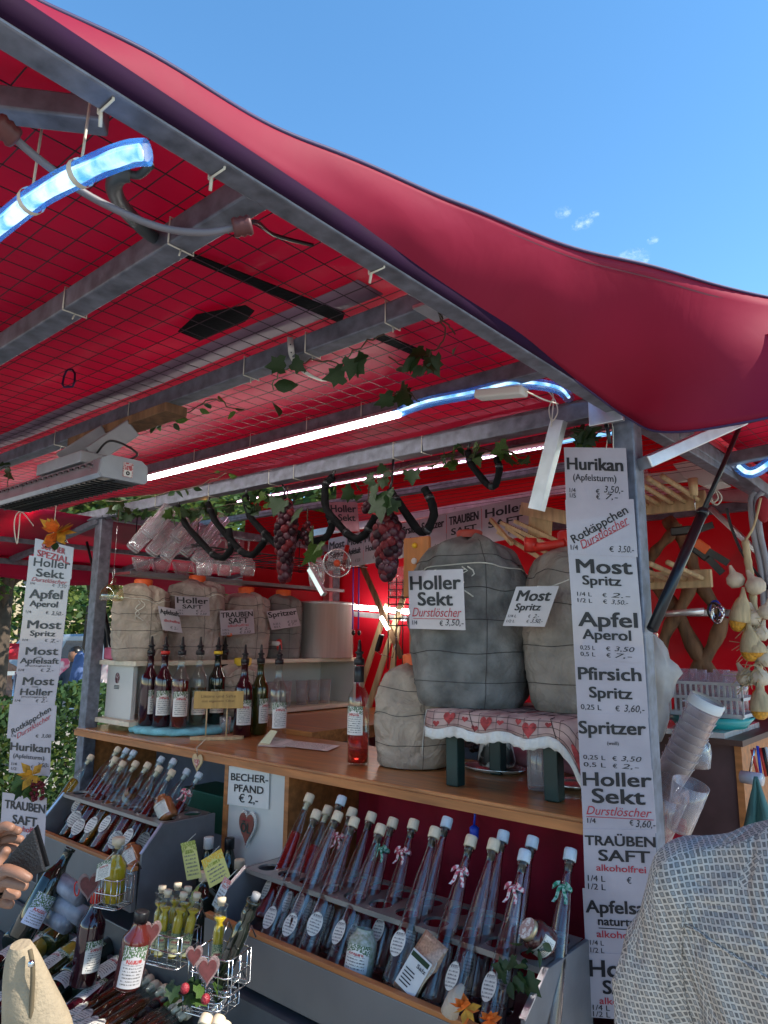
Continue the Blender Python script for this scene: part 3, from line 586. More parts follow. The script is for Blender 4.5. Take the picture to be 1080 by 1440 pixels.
def cyl_bottle(fill, fh, cap, L=.33, r=.0195):
    t = thing('slim_bottle', '', 'bottle', (0,0,0)); rn = .009
    prof = [(.001,.003),(r-.003,0),(r,.004),(r,L*.70),(r*.8,L*.76),(rn,L*.83),(rn,L*.90),(rn+.003,L*.905),(rn+.003,L*.93),(rn-.001,L*.931)]
    g = G(); g.lathe(prof, 18); g.ob('glass', BGLASS, t, False)
    g = G(); g.lathe([(.001,.006),(r-.0022,.006),(r-.002,L*min(fh,.7)),(.001,L*min(fh,.7))] if fh <= .7 else [(.001,.006),(r-.0022,.006),(r-.002,L*.7),(.008,L*fh),(.001,L*fh)], 16); g.ob('liquid', fill, t, False)
    g = G(); g.lathe([(.001,L*.88),(rn-.002,L*.88),(rn-.002,L*.932),(.0125,L*.9325),(.0135,L*.94),(.0135,L*.985),(.012,L),(.001,L+.0005)], 14); g.ob('stopper', cap, t, False)
    g = G(); n = 20; c0 = .07; a_, b_ = .021, .030; vs2 = [(a_*math.cos(2*math.pi*k/n), -r-.003+.2*abs(math.cos(2*math.pi*k/n)*a_)**1.3, c0+b_*math.sin(2*math.pi*k/n)) for k in range(n)]
    g.add(vs2, [tuple(range(n))], 0, False, [[((x/a_+1)/2, ((z-c0)/b_+1)/2) for x, y, z in vs2]]); g.ob('tag', LABELR, t, False, solid=.0006)
    return t
ORD = ['first','second','third','fourth','fifth','sixth','seventh','eighth','ninth','tenth','eleventh','twelfth']
def ribbon(t, m, z, r=.014):
    g = G(); g.lathe([(r,z-.005),(r+.002,z),(r,z+.005)], 12)
    for s in (-1,1):
        g.grid([[Vector((s*(.006+.016*math.sin(u*math.pi/6)), -r-.004-.004*math.sin(u), z+.006*math.cos(u*math.pi/3)+dz)) for dz in (-.004,.004)] for u in range(7)])
        g.grid([[Vector((s*(.003+.012*u/6)+dx, -r-.004-.003*math.sin(u*1.2), z-.006*u)) for dx in (-.004,.004)] for u in range(7)])
    return g.ob('ribbon', m, t, False)
def put_bottles(proto, specs, L, ztop_plane, d, group, labels):
    pass
# right rack: pixel of each stopper, row, kind, blue light in the cap colour
RB = [(437,1125,1,'red',0,None),(447,1148,0,'clear',0,None),(463,1142,1,'red',0,None),(482,1128,1,'clear',1,None),(477,1150,0,'clear',0,None),(497,1145,1,'clear',0,'r'),(500,1158,0,'clear',0,None),(524,1151,1,'clear',0,None),
      (537,1168,0,'clear',0,None),(554,1159,1,'clear',0,'g'),(583,1161,1,'clear',0,'r'),(613,1172,0,'clear',0,None),(630,1158,1,'clear',1,None),(664,1184,0,'clear',0,'r'),(696,1189,0,'clear',0,None),(709,1177,1,'clear',1,None),(739,1204,0,'clear',1,'r'),(750,1185,1,'clear',1,None),(803,1202,1,'clear',1,'g')]
protos = {}
cnt = {0:0, 1:0}
for (px, py, row, kind, blue, rib) in RB:
    key = (kind, blue)
    if key not in protos: protos[key] = o = tall_cone_bottle({'red':REDL,'clear':None}[kind], .68, CORK_BLUELIT if blue else CORK)
    else: o = clone(protos[key])
    for c in [c for c in o.children if c.name.startswith('ribbon')]: bpy.data.objects.remove(c)
    top = PY(px, py-8, 1.59 if row else 1.525); L = .36
    base = Vector((top.x + .02 + random.uniform(-.008,.008), (1.40 if row else 1.325), 0)); dy = top.y - base.y; dx = top.x-base.x
    base.z = top.z - math.sqrt(max(L*L - dy*dy - dx*dx, .01))
    orient(o, base, top-base, (random.uniform(-.1,.25),-1,0)); cnt[row] += 1
    if rib: ribbon(o, RIBR if rib == 'r' else RIBG, .275)
    o['label'] = '%s tapered bottle, %s stopper%s, %s from left, %s row, right rack' % ('red filled' if kind=='red' else 'clear', 'blue-lit wooden' if blue else 'wooden', {'r':', red ribbon','g':', green ribbon',None:''}[rib], ORD[cnt[row]-1], 'rear' if row else 'front')
    o['group'] = 'slim bottles leaning in the right rack'
# left rack
LB = [(130,1069,0,'amber',0),(168,1058,1,'dark',0),(180,1060,1,'red',1),(190,1063,1,'dark',1),(164,1072,0,'brown',0),(175,1078,0,'dark',0),(193,1078,0,'amber2',0),(210,1080,0,'red',0),(229,1072,1,'dark',1),(226,1085,0,'red',0),(246,1075,1,'brown',1),(244,1090,0,'dark',0),(265,1089,1,'dark',1),(282,1094,1,'dark',1)]
LQ = {'amber':(liquid('bright_amber_liquid',(.90,.50,.06)),.72,'bright amber'),'amber2':(AMBER,.6,'orange amber'),'dark':(DARKR,.66,'dark red'),'red':(mat('ruby_liquid',(.60,.05,.03),.06,trans=.7,ior=1.36),.55,'ruby red'),'brown':(BROWNL,.6,'brown')}
cnt = {0:0,1:0}; protos = {}
for (px, py, row, kind, blue) in LB:
    key = (kind, blue)
    if key not in protos: protos[key] = o = cyl_bottle(LQ[kind][0], LQ[kind][1], CORK_BLUELIT if blue else CORK)
    else: o = clone(protos[key])
    top = PY(px, py-7, 1.60 if row else 1.53); L = .33
    base = Vector((top.x+.01, top.y - .20, 0)); dx = top.x-base.x; base.z = top.z - math.sqrt(L*L - .04 - dx*dx)
    orient(o, base, top-base, (random.uniform(.2,.6),-1,0)); cnt[row] += 1
    o['label'] = '%s slim bottle, %s stopper, %s from left in %s row of left rack' % (LQ[kind][2], 'blue-lit wooden' if blue else 'wooden', ORD[cnt[row]-1], 'rear' if row else 'front')
    o['group'] = 'slim bottles leaning in the left rack'
    if px == 282: ribbon(o, RIBR, .25)
rj = random.Random(42)
for o in [x for x in COL.objects if x.name.startswith('slim_bottle')]:
    for c in o.children:
        if c.name.startswith('tag'): c.location.z = rj.uniform(-.018,.014); c.rotation_euler = (0, rj.uniform(-.25,.25)*0, rj.uniform(-.45,.45))
        if c.name.startswith('liquid') and 'left rack' in o['label']: c.scale.z = rj.uniform(.78,1.0)
# short front jars and packets in the racks
def jar(px, py, y, label, body, h=.09, r=.033, tilt=(0,.5,.86), cap=None, lab=LABELR, name='jar', face=None):
    p = PY(px, py, y); t = thing(name, label, 'jar', (0,0,0))
    g = G(); g.lathe([(.001,.002),(r-.004,0),(r,.005),(r,h*.75),(r*.75,h*.88),(r*.6,h*.92),(r*.6,h)], 20); g.ob('body', body, t, False)
    if cap: g = G(); g.lathe([(r*.7,h*.93),(r*.72,h*.94),(r*.72,h*1.10),(r*.66,h*1.12),(.001,h*1.121)], 18); g.ob('lid', cap, t, False)
    g = G(); g.lathe([(r+.0008,h*.15),(r+.0008,h*.70)], 12, None, 0, True, math.radians(215), math.radians(325)); g.ob('label', lab, t, False)
    orient(t, p - Vector(tilt).normalized()*h*.5, tilt, face or (0.3,-1,0)); return t
jar(508,1340,1.34,'small jar of herb salt with white label standing in the right rack', mat('herb_salt', (.45,.46,.42), .3, col2=(.2,.24,.14), scale=120), .10, .034, (0,.25,.95), lab=label_mat('herb_label', leaf_from=.72, rows=9))
t = thing('salt_packet', 'clear packet of brownish salt with a white label lying in the right rack', 'packet', (0,0,0))
g = G(); g.grid([[Vector((.036*(j/8*2-1)*(1-.1*(i/8)), -.014*math.cos((j/8-.5)*math.pi)*math.sin(max(.05,(1-i/9))*math.pi*.9), .13*i/8)) for j in range(9)] for i in range(9)]); g.ob('bag', mat('salt_bag', (.42,.25,.16), .2, coat=.6, scale=200, var=.3), t, False, solid=.01)
g = G(); g.box((-.028,-.0215,.012), (.028,-.0205,.088)); g.ob('label', mat('plain_label', (.64,.63,.60), .5), t, False)
g = G(); g.box((-.026,-.0222,.074),(.024,-.0216,.084)); g.ob('leaf_print', LEAF, t, False)
g = G(); lay(g, 'Salz', .50,.94,.34,.10, Vector((-.028,-.0217,.088)), Vector((.056,0,0)), Vector((0,0,-.076)), Vector((0,-1,0)), bold=.02); g.ob('lettering', [INK, REDINK], t, False)
for k in range(5): g = G(); g.box((-.022,-.0222,.020+.007*k),(.004+.003*(k%2),-.0216,.0225+.007*k)); g.ob('print_line', INK, t, False)
orient(t, PY(570,1402,1.31), (.32,.45,.8), (0,-1,.2))
jar(757,1318,1.43,'small dark jar with a white printed lid lying on the right rack plate', mat('jam', (.07,.02,.02), .1, coat=.5), .055, .031, (-.35,-.62,.55), cap=mat('gold_lid', (.5,.4,.25), .3, metal=.6))
g = G(); 
o = [x for x in COL.objects if x.get('label','').startswith('small dark jar')][0]
g.lathe([(.001,.0622),(.0215,.0622)], 20); g.ob('lid_print', mat('lid_paper', (.68,.66,.62), .4, col2=(.4,.25,.22), scale=120, sharp=True), o, False)
HB = mat('honey_brown', (.28,.10,.035), .12, coat=.6, var=.2)
jar(232,1136,1.45,'brown round jar with an oval white label on the left rack plate', HB, .085, .032, (-.6,-.05,.7), lab=LABELR)
jar(188,1206,1.33,'brown jar with an oval label low in the right end of the left rack', HB, .085, .034, (-.7,.1,.6), lab=LABELR)
jar(183,1118,1.48,'small brown jar with a round label between left rack bottles', HB, .07, .024, (.6,-.2,.5), lab=LABELR)

# ================================================================ WINE BOTTLES
def wine_bottle(glass, fill=None, fh=.6, cap=None, capm=None, lab=LABEL, H=.31, r=.037, pourer=False, name='wine_bottle', clear=False, llo=.05, lhi=.15):
    t = thing(name, '', 'bottle', (0,0,0)); k = H/.31
    prof = [(.001,.004),(r*.8,0),(r,.006),(r,.19*k),(r*.93,.205*k),(r*.62,.225*k),(.0165,.245*k),(.0145,.26*k),(.0140,.29*k),(.0165,.2905*k),(.0165,.300*k),(.0130,.3005*k)]
    g = G(); g.lathe(prof, 24); g.ob('glass', glass, t, False)
    if fill:
        pr = [(.001,.008),(r-.003,.008)] + [(q-.0025,z) for q, z in prof[3:] if z < H*fh] ; pr += [(pr[-1][0] if H*fh < .19*k else .012, H*fh), (.001,H*fh)]
        g = G(); g.lathe(pr, 20); g.ob('liquid', fill, t, False)
    if pourer:
        g = G(); g.lathe([(.001,.298*k),(.0172,.2985*k),(.0178,.308*k),(.0172,.318*k),(.011,.319*k),(.010,.332*k),(.015,.334*k),(.014,.339*k),(.008,.342*k),(.0045,.372*k),(.003,.376*k),(.001,.3765*k)], 16); g.ob('pourer', BLACKP, t, False)
        if capm: g = G(); g.lathe([(.0178,.300*k),(.0195,.301*k),(.0195,.314*k),(.0176,.3145*k)], 16); g.ob('cap_ring', capm, t, False)
    elif capm:
        g = G(); g.lathe([(.0145,.262*k),(.0168,.263*k),(.0172,.303*k),(.016,.306*k),(.001,.3062*k)], 16); g.ob('cap', capm, t, False)
    if lab:
        g = G(); g.lathe([(r+.0007,llo*k),(r+.0007,lhi*k)], 16, None, 0, True, math.radians(218), math.radians(322)); g.ob('label', lab, t, False)
    return t
def stand(o, px, py, z, label, group=None, tilt=(0,0,1), spin=.2):
    b = PZ(px, py, z); f = tocam(b); f.rotate(Matrix.Rotation(spin, 3, 'Z')); orient(o, b, tilt, f); o['label'] = label
    if group: o['group'] = group
    return o
# turquoise cloth with bottles on it
cz = PZ(262,1026,ZT)
t = thing('turquoise_tray', 'round tray with a fluffy turquoise cover under the row of bottles', 'tray', cz)
g = G(); rows = []
for i, (r_, z_) in enumerate(((.001,.030),(.12,.030),(.20,.030),(.228,.029),(.243,.018),(.238,.004),(.22,.001))):
    rows.append([Vector((cz.x+(r_+.005*noise.noise(Vector((math.cos(a)*5,math.sin(a)*5,i))))*math.cos(a), cz.y+(r_+.005*math.sin(a*22))*math.sin(a), ZT+z_+(.002*math.sin(a*17) if i in (3,4,5) else 0))) for a in [2*math.pi*k/90 for k in range(91)]])
g.grid(rows[::-1]); g.ob('fleece_cover', TURQ, t)
zt = ZT + .0305; G1 = 'pourer bottles on the turquoise tray'
stand(wine_bottle(DKRED, pourer=True), 206,1020,zt,'dark red bottle with black pourer, leftmost on the turquoise tray', G1, spin=.9)
stand(wine_bottle(DKRED, pourer=True, capm=REDP), 226,1022,zt,'dark bottle with red collar under its black pourer on the turquoise tray', G1, spin=.2)
stand(wine_bottle(BGLASS, DARKR, .64, pourer=True), 250,1024,zt,'clear glass bottle of reddish brown juice with black pourer on the tray', G1)
stand(wine_bottle(BGLASS, mat('pale_olive_liquid',(.18,.17,.09),.06,trans=.6), .52, pourer=True, capm=BLACKP), 276,1021,zt,'clear bottle of pale liquid on the tray, just left of the yellow capped one', G1)
stand(wine_bottle(DKGLASS, pourer=True, capm=YELLOWP), 302,1018,zt,'dark green bottle with a yellow cap ring on the tray', G1)
stand(wine_bottle(DKGLASS, pourer=True, lab=None), 312,1008,zt,'dark unlabelled bottle behind the yellow capped one', G1)
G2 = 'pourer bottles right of the tray'
stand(wine_bottle(DKRED, pourer=True), 340,1036,ZT,'dark red bottle with black pourer behind the little wooden sign', G2)
stand(wine_bottle(GRGLASS, pourer=True), 363,1033,ZT,'olive green bottle with black pourer between a red and a clear one', G2, spin=.9)
stand(wine_bottle(BGLASS, None, pourer=True), 389,1041,ZT,'empty clear bottle with black pourer at the right end of its row', G2, spin=.35)
o = stand(wine_bottle(BGLASS, REDL, .30, pourer=True, capm=None, H=.33, r=.036, llo=.09, lhi=.175), 503,1075,ZT,'clear bottle one third full of red aperitif standing alone on the counter', spin=-.5)
g = G(); g.lathe([(.0165,.262),(.0172,.263),(.0172,.312),(.016,.313)], 16); g.ob('neck_wrap', BLACKP, o, False)
g = G(); g.lathe([(.0367,.08),(.0367,.185)], 6, None, 0, True, math.radians(190), math.radians(212)); g.ob('side_label', mat('red_white_label', (.6,.05,.03), .4, col2=(.65,.62,.55), scale=25, sharp=True), o, False)
for (px, py) in ((322,1020),(316,1032)):
    stand_t = thing('shot_glass', 'small clear tumbler %s the right stick of the wooden sign' % ('behind' if px == 322 else 'just before'), 'glass', PZ(px,py,ZT), 'small tumblers by the wooden sign'); p = PZ(px,py,ZT)
    g = G(); g.lathe([(.001,.005),(.018,.003),(.021,0),(.025,.07),(.0235,.07),(.019,.01),(.001,.011)], 16, Matrix.Translation(p)); g.ob('glass', GLASS, stand_t)

# ================================================================ SACKS and pot on the white shelf
ZS = 1.498
def a_w(a): return 3*math.sin(a)+2*math.cos(a)
def sack(c, w, d, h, rz, m, label, seed, group, hole=True, knot=True, capm=ORANGEP, topsag=.0, lean=0, seams=4, cap_h=.03, e=.6, bulge=.05, neck=.10):
    t = thing('linen_sack', label, 'sack', c, group); t.rotation_euler = (0,0,rz); rs = random.Random(seed)
    rows = []; N = 80; H = 48
    for i in range(H+1):
        u = i/H; z = u*h
        k = 1.0 - bulge*.6 + bulge*1.6*math.sin(u*math.pi*.95) - (neck*max(0,(u-.74)/.26)**1.6)
        if u > .93: k -= 1.1*((u-.93)/.07)**1.5*.35
        if u < .04: k -= .06*(1-u/.04)
        row = []
        for j in range(N):
            a = 2*math.pi*j/N; c_, s_ = math.cos(a), math.sin(a)
            X_ = math.copysign(abs(c_)**e, c_)*w/2*k; Y_ = math.copysign(abs(s_)**e, s_)*d/2*k
            n1 = noise.noise(Vector((c_*1.6+seed, s_*1.6, u*3.2))); n2 = noise.noise(Vector((c_*5+seed, s_*5, u*9)))
            n3 = 1-abs(noise.noise(Vector((c_*3+seed*2, s_*3+u*1.5, u*6))))*2; n4 = 1-abs(noise.noise(Vector((a_w(a)*1.2+seed, u*16, seed))))*2
            f = 1 + .06*n1 + .03*n2 + .040*n3 + .022*n4 + (.085*math.sin(a*13+seed+2*n1)*max(0,u-.76)*4)
            row.append(Vector((X_*f + lean*u*w, Y_*f, z + (.03*n1+topsag*math.cos(a-.6))*u)))
        rows.append(row)
    top = sum(rows[-1], Vector())/N; rows.append([top + (p-top)*.55 + Vector((0,0,.006)) for p in rows[-1]]); rows.append([top+Vector((0,0,.008))]*N)
    g = G(); g.grid(rows, wrap=True); g.ob('cloth', m, t, False)
    for q in range(seams):
        i = int((q+.7)/seams*H*.9)+1; g = G(); g.tube([p*1.0 + (p-Vector((0,0,p.z)))*.006 for p in rows[i]+[rows[i][0]]], .0011, 4, cap=False); g.ob('seam', SEWN, t, False)
    g = G(); jj = int(N*.80); g.tube([rows[i][jj] + (rows[i][jj]-Vector((0,0,rows[i][jj].z)))*.006 for i in range(H-1)], .001, 4); g.ob('seam', SEWN, t, False)
    if capm:
        g = G(); g.lathe([(.040,0),(.042,cap_h),(.036,cap_h+.005),(.001,cap_h+.006)], 24, Matrix.Translation(top+Vector((0,0,.004)))); g.ob('canister_cap', capm, t, False)
    if knot:
        pts = [Vector((w*.05*math.sin(k*1.7), -d/2*1.10-.004, h*.80-.012*k)) for k in range(8)]; pts2 = [Vector((w*.05+.02*math.sin(k*.9), -d/2*1.10-.006, h*.80-.011*k)) for k in range(9)]
        g = G(); g.tube(pts, .0022, 6); g.tube(pts2, .0022, 6); g.tube([rows[int(H*.8)][j]*1.004 + (rows[int(H*.8)][j]-Vector((0,0,rows[int(H*.8)][j].z)))*.012 for j in list(range(N))+[0]], .0018, 6, cap=False); g.ob('draw_cord', CORD, t, False)
    return t
GS = 'linen covered canisters on the white shelf'
sack((-2.97,1.76,ZS), .22,.22,.33, .9, SACK, 'beige linen sack with a cord bow, leftmost on the white shelf', 1, GS)
sack((-2.97,2.05,ZS), .25,.23,.37, .8, SACK_P, 'tallest rosy linen sack on the white shelf behind the elder juice sign', 4, GS)
sack((-2.96,2.35,ZS), .24,.23,.33, .9, SACK_P, 'linen sack with an orange cap behind the grape juice sign', 9, GS, knot=False)
sack((-2.95,2.60,ZS), .19,.19,.33, .75, mat('grey_brown_linen', (.20,.18,.17), .85, var=.25, scale=14, bump=.5, bscale=150), 'grey brown linen sack next to the steel pot', 13, GS, knot=False)
sack((-2.72,2.16,ZT+.05), .19,.19,.22, .9, SACK, 'smaller beige sack with a yellow lid half hidden behind the tray bottles', 17, GS, knot=False, capm=YELLOWP)
t = thing('steel_pot', 'large polished stainless steel pot with a flat rim at the end of the shelf', 'pot', (-2.93,2.88,ZS))
g = G(); g.lathe([(.001,.002),(.165,.0),(.17,.006),(.17,.295),(.178,.298),(.18,.303),(.176,.306),(.166,.304),(.165,.02),(.001,.018)], 48, Matrix.Translation((-2.93,2.90,ZS))); g.ob('pot_body', STEEL, t)
g = G(); g.lathe([(.182,.306),(.182,.311),(.10,.318),(.001,.32)], 48, Matrix.Translation((-2.93,2.90,ZS))); g.ob('lid', STEEL, t)
# canister spouts in front of the sacks
for (px, py, m_) in ((392,905,REDP),(322,885,ORANGEP)):
    p = PX(px, py, -2.83); t = thing('canister_tap', 'red tap sticking out of the canister beside the steel pot' if px == 392 else 'orange tap low on the grape juice canister', 'tap', p)
    g = G(); g.tube([p+Vector((-.08,.0,0)), p+Vector((.02,-.02,0))], .012, 12); g.ob('stem', WHITEP, t); g = G(); g.tube([p+Vector((0,0,.016)), p+Vector((.02,-.01,-.03))], .014, 12); g.ob('tap_body', m_, t)
# tumblers stored inside the shelf
k = 0
for (yy) in (2.35,2.44,2.53,2.62,2.74,2.83,2.92):
    k += 1; t = thing('tumbler', 'clear tumbler stored inside the white shelf, %s from the left' % ORD[k-1], 'glass', (-2.93,yy,ZT+.046), 'tumblers inside the white shelf')
    g = G(); g.lathe([(.001,.004),(.028,0),(.034,.13),(.032,.13),(.027,.01),(.001,.01)], 18, Matrix.Translation((-2.93,yy,ZT+.047))); g.ob('glass', CUP, t)
for k_ in range(2):
    yy = (1.85,1.98)[k_]; t = thing('glass_jug', 'clear jug in the shadow of the shelf end, %s' % ('nearer one','farther one')[k_], 'jug', (-2.97,yy,ZT+.046), 'jugs inside the shelf')
    g = G(); g.lathe([(.001,.004),(.045,0),(.05,.16),(.048,.16),(.043,.01),(.001,.01)], 20, Matrix.Translation((-2.96,yy,ZT+.047))); g.ob('glass', CUP, t)

# ================================================================ STOOL with lace cloth and the big barrels
sx0, sx1, sy0, sy1, sz = -1.34, -.835, 1.70, 1.93, 1.405
t = thing('green_stool', 'low dark green wooden stool standing on the counter under the barrels', 'stool', ((sx0+sx1)/2,(sy0+sy1)/2,ZT))
LG = [PZ(635,1106,ZT), PZ(775,1128,ZT), Vector((-1.20,1.93,ZT)), Vector((-.90,1.96,ZT))]
for p in LG: g = G(); g.box((p.x-.02,p.y-.0,ZT), (p.x+.02,p.y+.04,sz-.02)); g.ob('leg', GREENP, t, bev=.004)
g = G(); g.box((LG[0].x-.02,LG[0].y-.01,sz-.018), (LG[1].x+.03,LG[3].y+.07,sz)); g.ob('seat', GREENP, t, bev=.004)
g = G(); g.box((LG[0].x+.02,LG[0].y+.002,sz-.05), (LG[1].x-.02,LG[0].y+.02,sz-.019)); g.ob('apron', GREENP, t)
x0, x1, y0, y1 = LG[0].x-.06, LG[1].x+.145, LG[0].y-.03, LG[3].y+.10
cl = thing('table_cloth', 'rosy cloth with red hearts and a white lace border draped over the green stool', 'cloth', ((x0+x1)/2,(y0+y1)/2,sz))
def cloth_p(s, v):      # s along the front from left to right, v from back (0) over the front edge (1..)
    x = x0 + (x1-x0)*s; drop = .045 + .05*max(0,(s-.75)/.25)**1.6 + .006*math.sin(s*22)
    if v < .6: return Vector((x, y1 + (y0-y1)*v/.6, sz + .003 + .0015*math.sin(x*60+v*9) - (.10*max(0,(s-.86)/.14)**1.3)))
    u = (v-.6)/.4; return Vector((x, y0 - .012*math.sin(u*1.57) - .004*math.sin(s*31), sz + .003 - drop*u - (.10*max(0,(s-.86)/.14)**1.3)))
HC = new_mat('heart_cloth'); m_, nt, N, L = HC; out = N('ShaderNodeOutputMaterial'); b = N('ShaderNodeBsdfPrincipled'); b.inputs['Roughness'].default_value = .85
tc = N('ShaderNodeTexCoord'); nz = N('ShaderNodeTexNoise'); nz.inputs['Scale'].default_value = 14; L(tc.outputs['Object'], nz.inputs[0]); rp = N('ShaderNodeValToRGB'); L(nz.outputs[0], rp.inputs[0])
rp.color_ramp.elements[0].color = (.25,.12,.12,1); rp.color_ramp.elements[0].position = .3; rp.color_ramp.elements[1].color = (.50,.34,.30,1); rp.color_ramp.elements[1].position = .55
L(rp.outputs[0], b.inputs[0]); L(b.outputs[0], out.inputs[0]); HCM = m_
g = G(); g.grid([[cloth_p(j/50, i/14) for j in range(51)] for i in range(15)]); g.ob('cloth', HCM, cl, solid=.0012)
g = G(); rows = []
for i in range(4):
    rows.append([cloth_p(j/100, 1) + Vector((0,-.003-.002*math.sin(j*.9),-.030*i/3 + (.004*abs(math.sin(j*.55)) if i == 3 else 0))) for j in range(101)])
g.grid(rows); g.ob('lace_border', LACE, cl, solid=.001)
g = G(); g.grid([[cloth_p(0, v/8) + Vector((-.004-.008*u/4,0,-.055*u/4 - (.03*u/4 if v > 6 else 0))) for v in range(9)] for u in range(5)]); g.ob('side_lace', LACE, cl, solid=.001)
g = G(); g.grid([[cloth_p(1, v/8) + Vector((.008*u/4,.004,-.07*u/4)) for v in range(9)] for u in range(5)]); g.ob('side_drop', HCM, cl, solid=.001)
HEART = mat('red_heart_print', (.36,.05,.05), .85, var=.45, scale=60)
def heart2d(n=20): return [(.5*(16*math.sin(t)**3)/16, .5*(13*math.cos(t)-5*math.cos(2*t)-2*math.cos(3*t)-math.cos(4*t))/16+.06) for t in [2*math.pi*k/n for k in range(n)]]
for s_, v_ in ((.16,.80),(.40,.82),(.66,.85),(.93,.90),(.55,.35)):
    c = cloth_p(s_, v_); g = G(); pts = []
    for (hx, hy) in heart2d():
        q = cloth_p(s_ + hx*.042/(x1-x0), v_ - hy*(.35 if s_ < .9 else .25)); pts.append(q + Vector((0,-.0022,.0012)))
    g.add(pts, [tuple(range(len(pts)))]); g.ob('heart', HEART, cl)
LINE = mat('dark_print_line', (.04,.02,.02), .8)
for s_, v_ in ((.08,.9),(.27,.78),(.49,.8),(.59,.72),(.76,.75),(.33,.93)):
    pts = [cloth_p(s_+hx*.020/(x1-x0), v_-hy*.15)+Vector((0,-.002,.001)) for hx, hy in heart2d(14)]; g = G(); g.add(pts, [tuple(range(14))]); g.ob('small_heart', HEART, cl)
for v_ in (.30,.45,.66,.80,.95): g = G(); g.tube([cloth_p(k/40, v_)+Vector((0,-.0012,.0012)) for k in range(41)], .0007, 4, cap=False); g.ob('check_line', LINE, cl)
for s_ in (.05,.14,.22,.34,.46,.52,.62,.70,.82,.90): g = G(); g.tube([cloth_p(s_+.01*u/8, .02+.97*u/8)+Vector((0,-.0012,.0012)) for u in range(9)], .0006, 4); g.ob('check_line', LINE, cl)
for s_ in (.28,.76): g = G(); g.tube([cloth_p(s_+.05*u/8, .55+.45*u/8)+Vector((0,-.0015,.001)) for u in range(9)], .0012, 4); g.ob('printed_line', LINE, cl)
GB = 'barrels on the stool'
bb = sack((-1.235,1.86,sz+.005), .335,.30,.505, .45, SACK_G, 'largest grey linen covered barrel on the stool behind the Holler Sekt sign', 21, GB, capm=mat('rusty_red_cap', (.40,.06,.04), .4), knot=True, seams=5, cap_h=.02, e=.86, bulge=.10, neck=.34)
b2 = sack((-.925,1.94,sz+.005), .265,.26,.455, .4, mat('greybeige_linen', (.28,.24,.20), .9, var=.3, scale=12, bump=.5, bscale=150, wrinkle=.55, wscale=8), 'grey beige linen barrel with a red cap behind the Most Spritz sign', 25, GB, capm=REDP, knot=False, seams=4, cap_h=.05, e=.88, bulge=.10, neck=.30)
p = Vector((-.95,1.90,sz+.47)); g = G(); g.tube([p+Vector((-.08,-.02,0)), p+Vector((.02,0,.01))], .014, 10); g.tube([p+Vector((-.08,-.02,-.01)), p+Vector((-.08,-.02,.03))], .02, 10); g.ob('red_handle', REDP, b2)
b3 = sack((-1.485,1.90,ZT+.004), .235,.22,.31, .5, SACK, 'pale beige linen canister on the counter left of the stool', 29, GB, capm=ORANGEP, knot=False, seams=3, e=.85, bulge=.08, neck=.28)
# things under the stool
p = PZ(690,1085,ZT); t = thing('silver_tray', 'oval silver tray lying under the green stool', 'tray', p)
g = G(); g.lathe([(.001,.004),(.075,.004),(.088,.012),(.094,.014),(.09,.010),(.076,.001),(.001,.001)], 36, Matrix.Translation(p+Vector((0,.02,0))) @ Matrix.Diagonal((1.15,.8,1,1))); g.ob('tray', STEEL, t)
t = thing('patterned_jug', 'white jug with black leaf pattern on the silver tray under the stool', 'jug', p)
g = G(); g.lathe([(.001,.016),(.055,.015),(.060,.03),(.045,.11),(.028,.16),(.026,.175),(.022,.176)], 24, Matrix.Translation(p+Vector((0,.035,0)))); g.ob('jug_body', mat('black_leaf_pattern', (.70,.68,.64), .4, col2=(.01,.01,.01), scale=22, sharp=True), t)
t = thing('plastic_grapes', 'dark shiny berry cluster beside the jug under the stool', 'decoration', p); rs = random.Random(3)
for k in range(22): g = G() if k == 0 else g; g.sphere(PZ(660,1070,ZT)+Vector((rs.uniform(-.03,.03), rs.uniform(.0,.05), rs.uniform(.03,.15))), .013, 8, 6)
o = g.ob('berries', BLACKP, t); o['kind'] = 'stuff'
p = PZ(757,1112,ZT); t = thing('clear_vase', 'tall ribbed clear glass vase between the stool legs', 'vase', p)
g = G(); g.lathe([(.001,.006),(.036,.001),(.038,.004),(.039,.185),(.036,.185),(.035,.012),(.001,.012)], 40, Matrix.Translation(p+Vector((0,.02,0)))); g.ob('glass', CUP, t)
g = G(); g.lathe([(.0345,.012),(.0345,.14)], 40, Matrix.Translation(p+Vector((0,.02,0)))); g.ob('lining', thin_glass('ribbed_glass', (.75,.75,.76), .1, .5, .2), t)
p = PZ(800,1112,ZT)+Vector((0,.05,0)); t = thing('steel_dish', 'shallow steel dish behind the right stool leg', 'dish', p)
g = G(); g.lathe([(.001,.002),(.05,.001),(.075,.016),(.077,.016),(.052,.004),(.001,.005)], 30, Matrix.Translation(p)); g.ob('dish', STEEL, t)
t = thing('rolled_pink_cloth', 'rolled pinkish cloth lying behind the stool on the counter', 'cloth', (-1.1,2.1,1.24))
g = G(); g.tube([Vector((-1.3+.45*k/10,2.09+.008*math.sin(k),1.235+.006*math.sin(k*1.7))) for k in range(11)], [.03+.006*math.sin(k*2) for k in range(11)], 14); g.ob('cloth_roll', mat('pink_cloth', (.40,.17,.22), .85, bump=.4, bscale=60), t)
p = PY(540,955,2.5); t = thing('green_bag', 'crumpled bright green plastic bag behind the lone red bottle', 'bag', p)
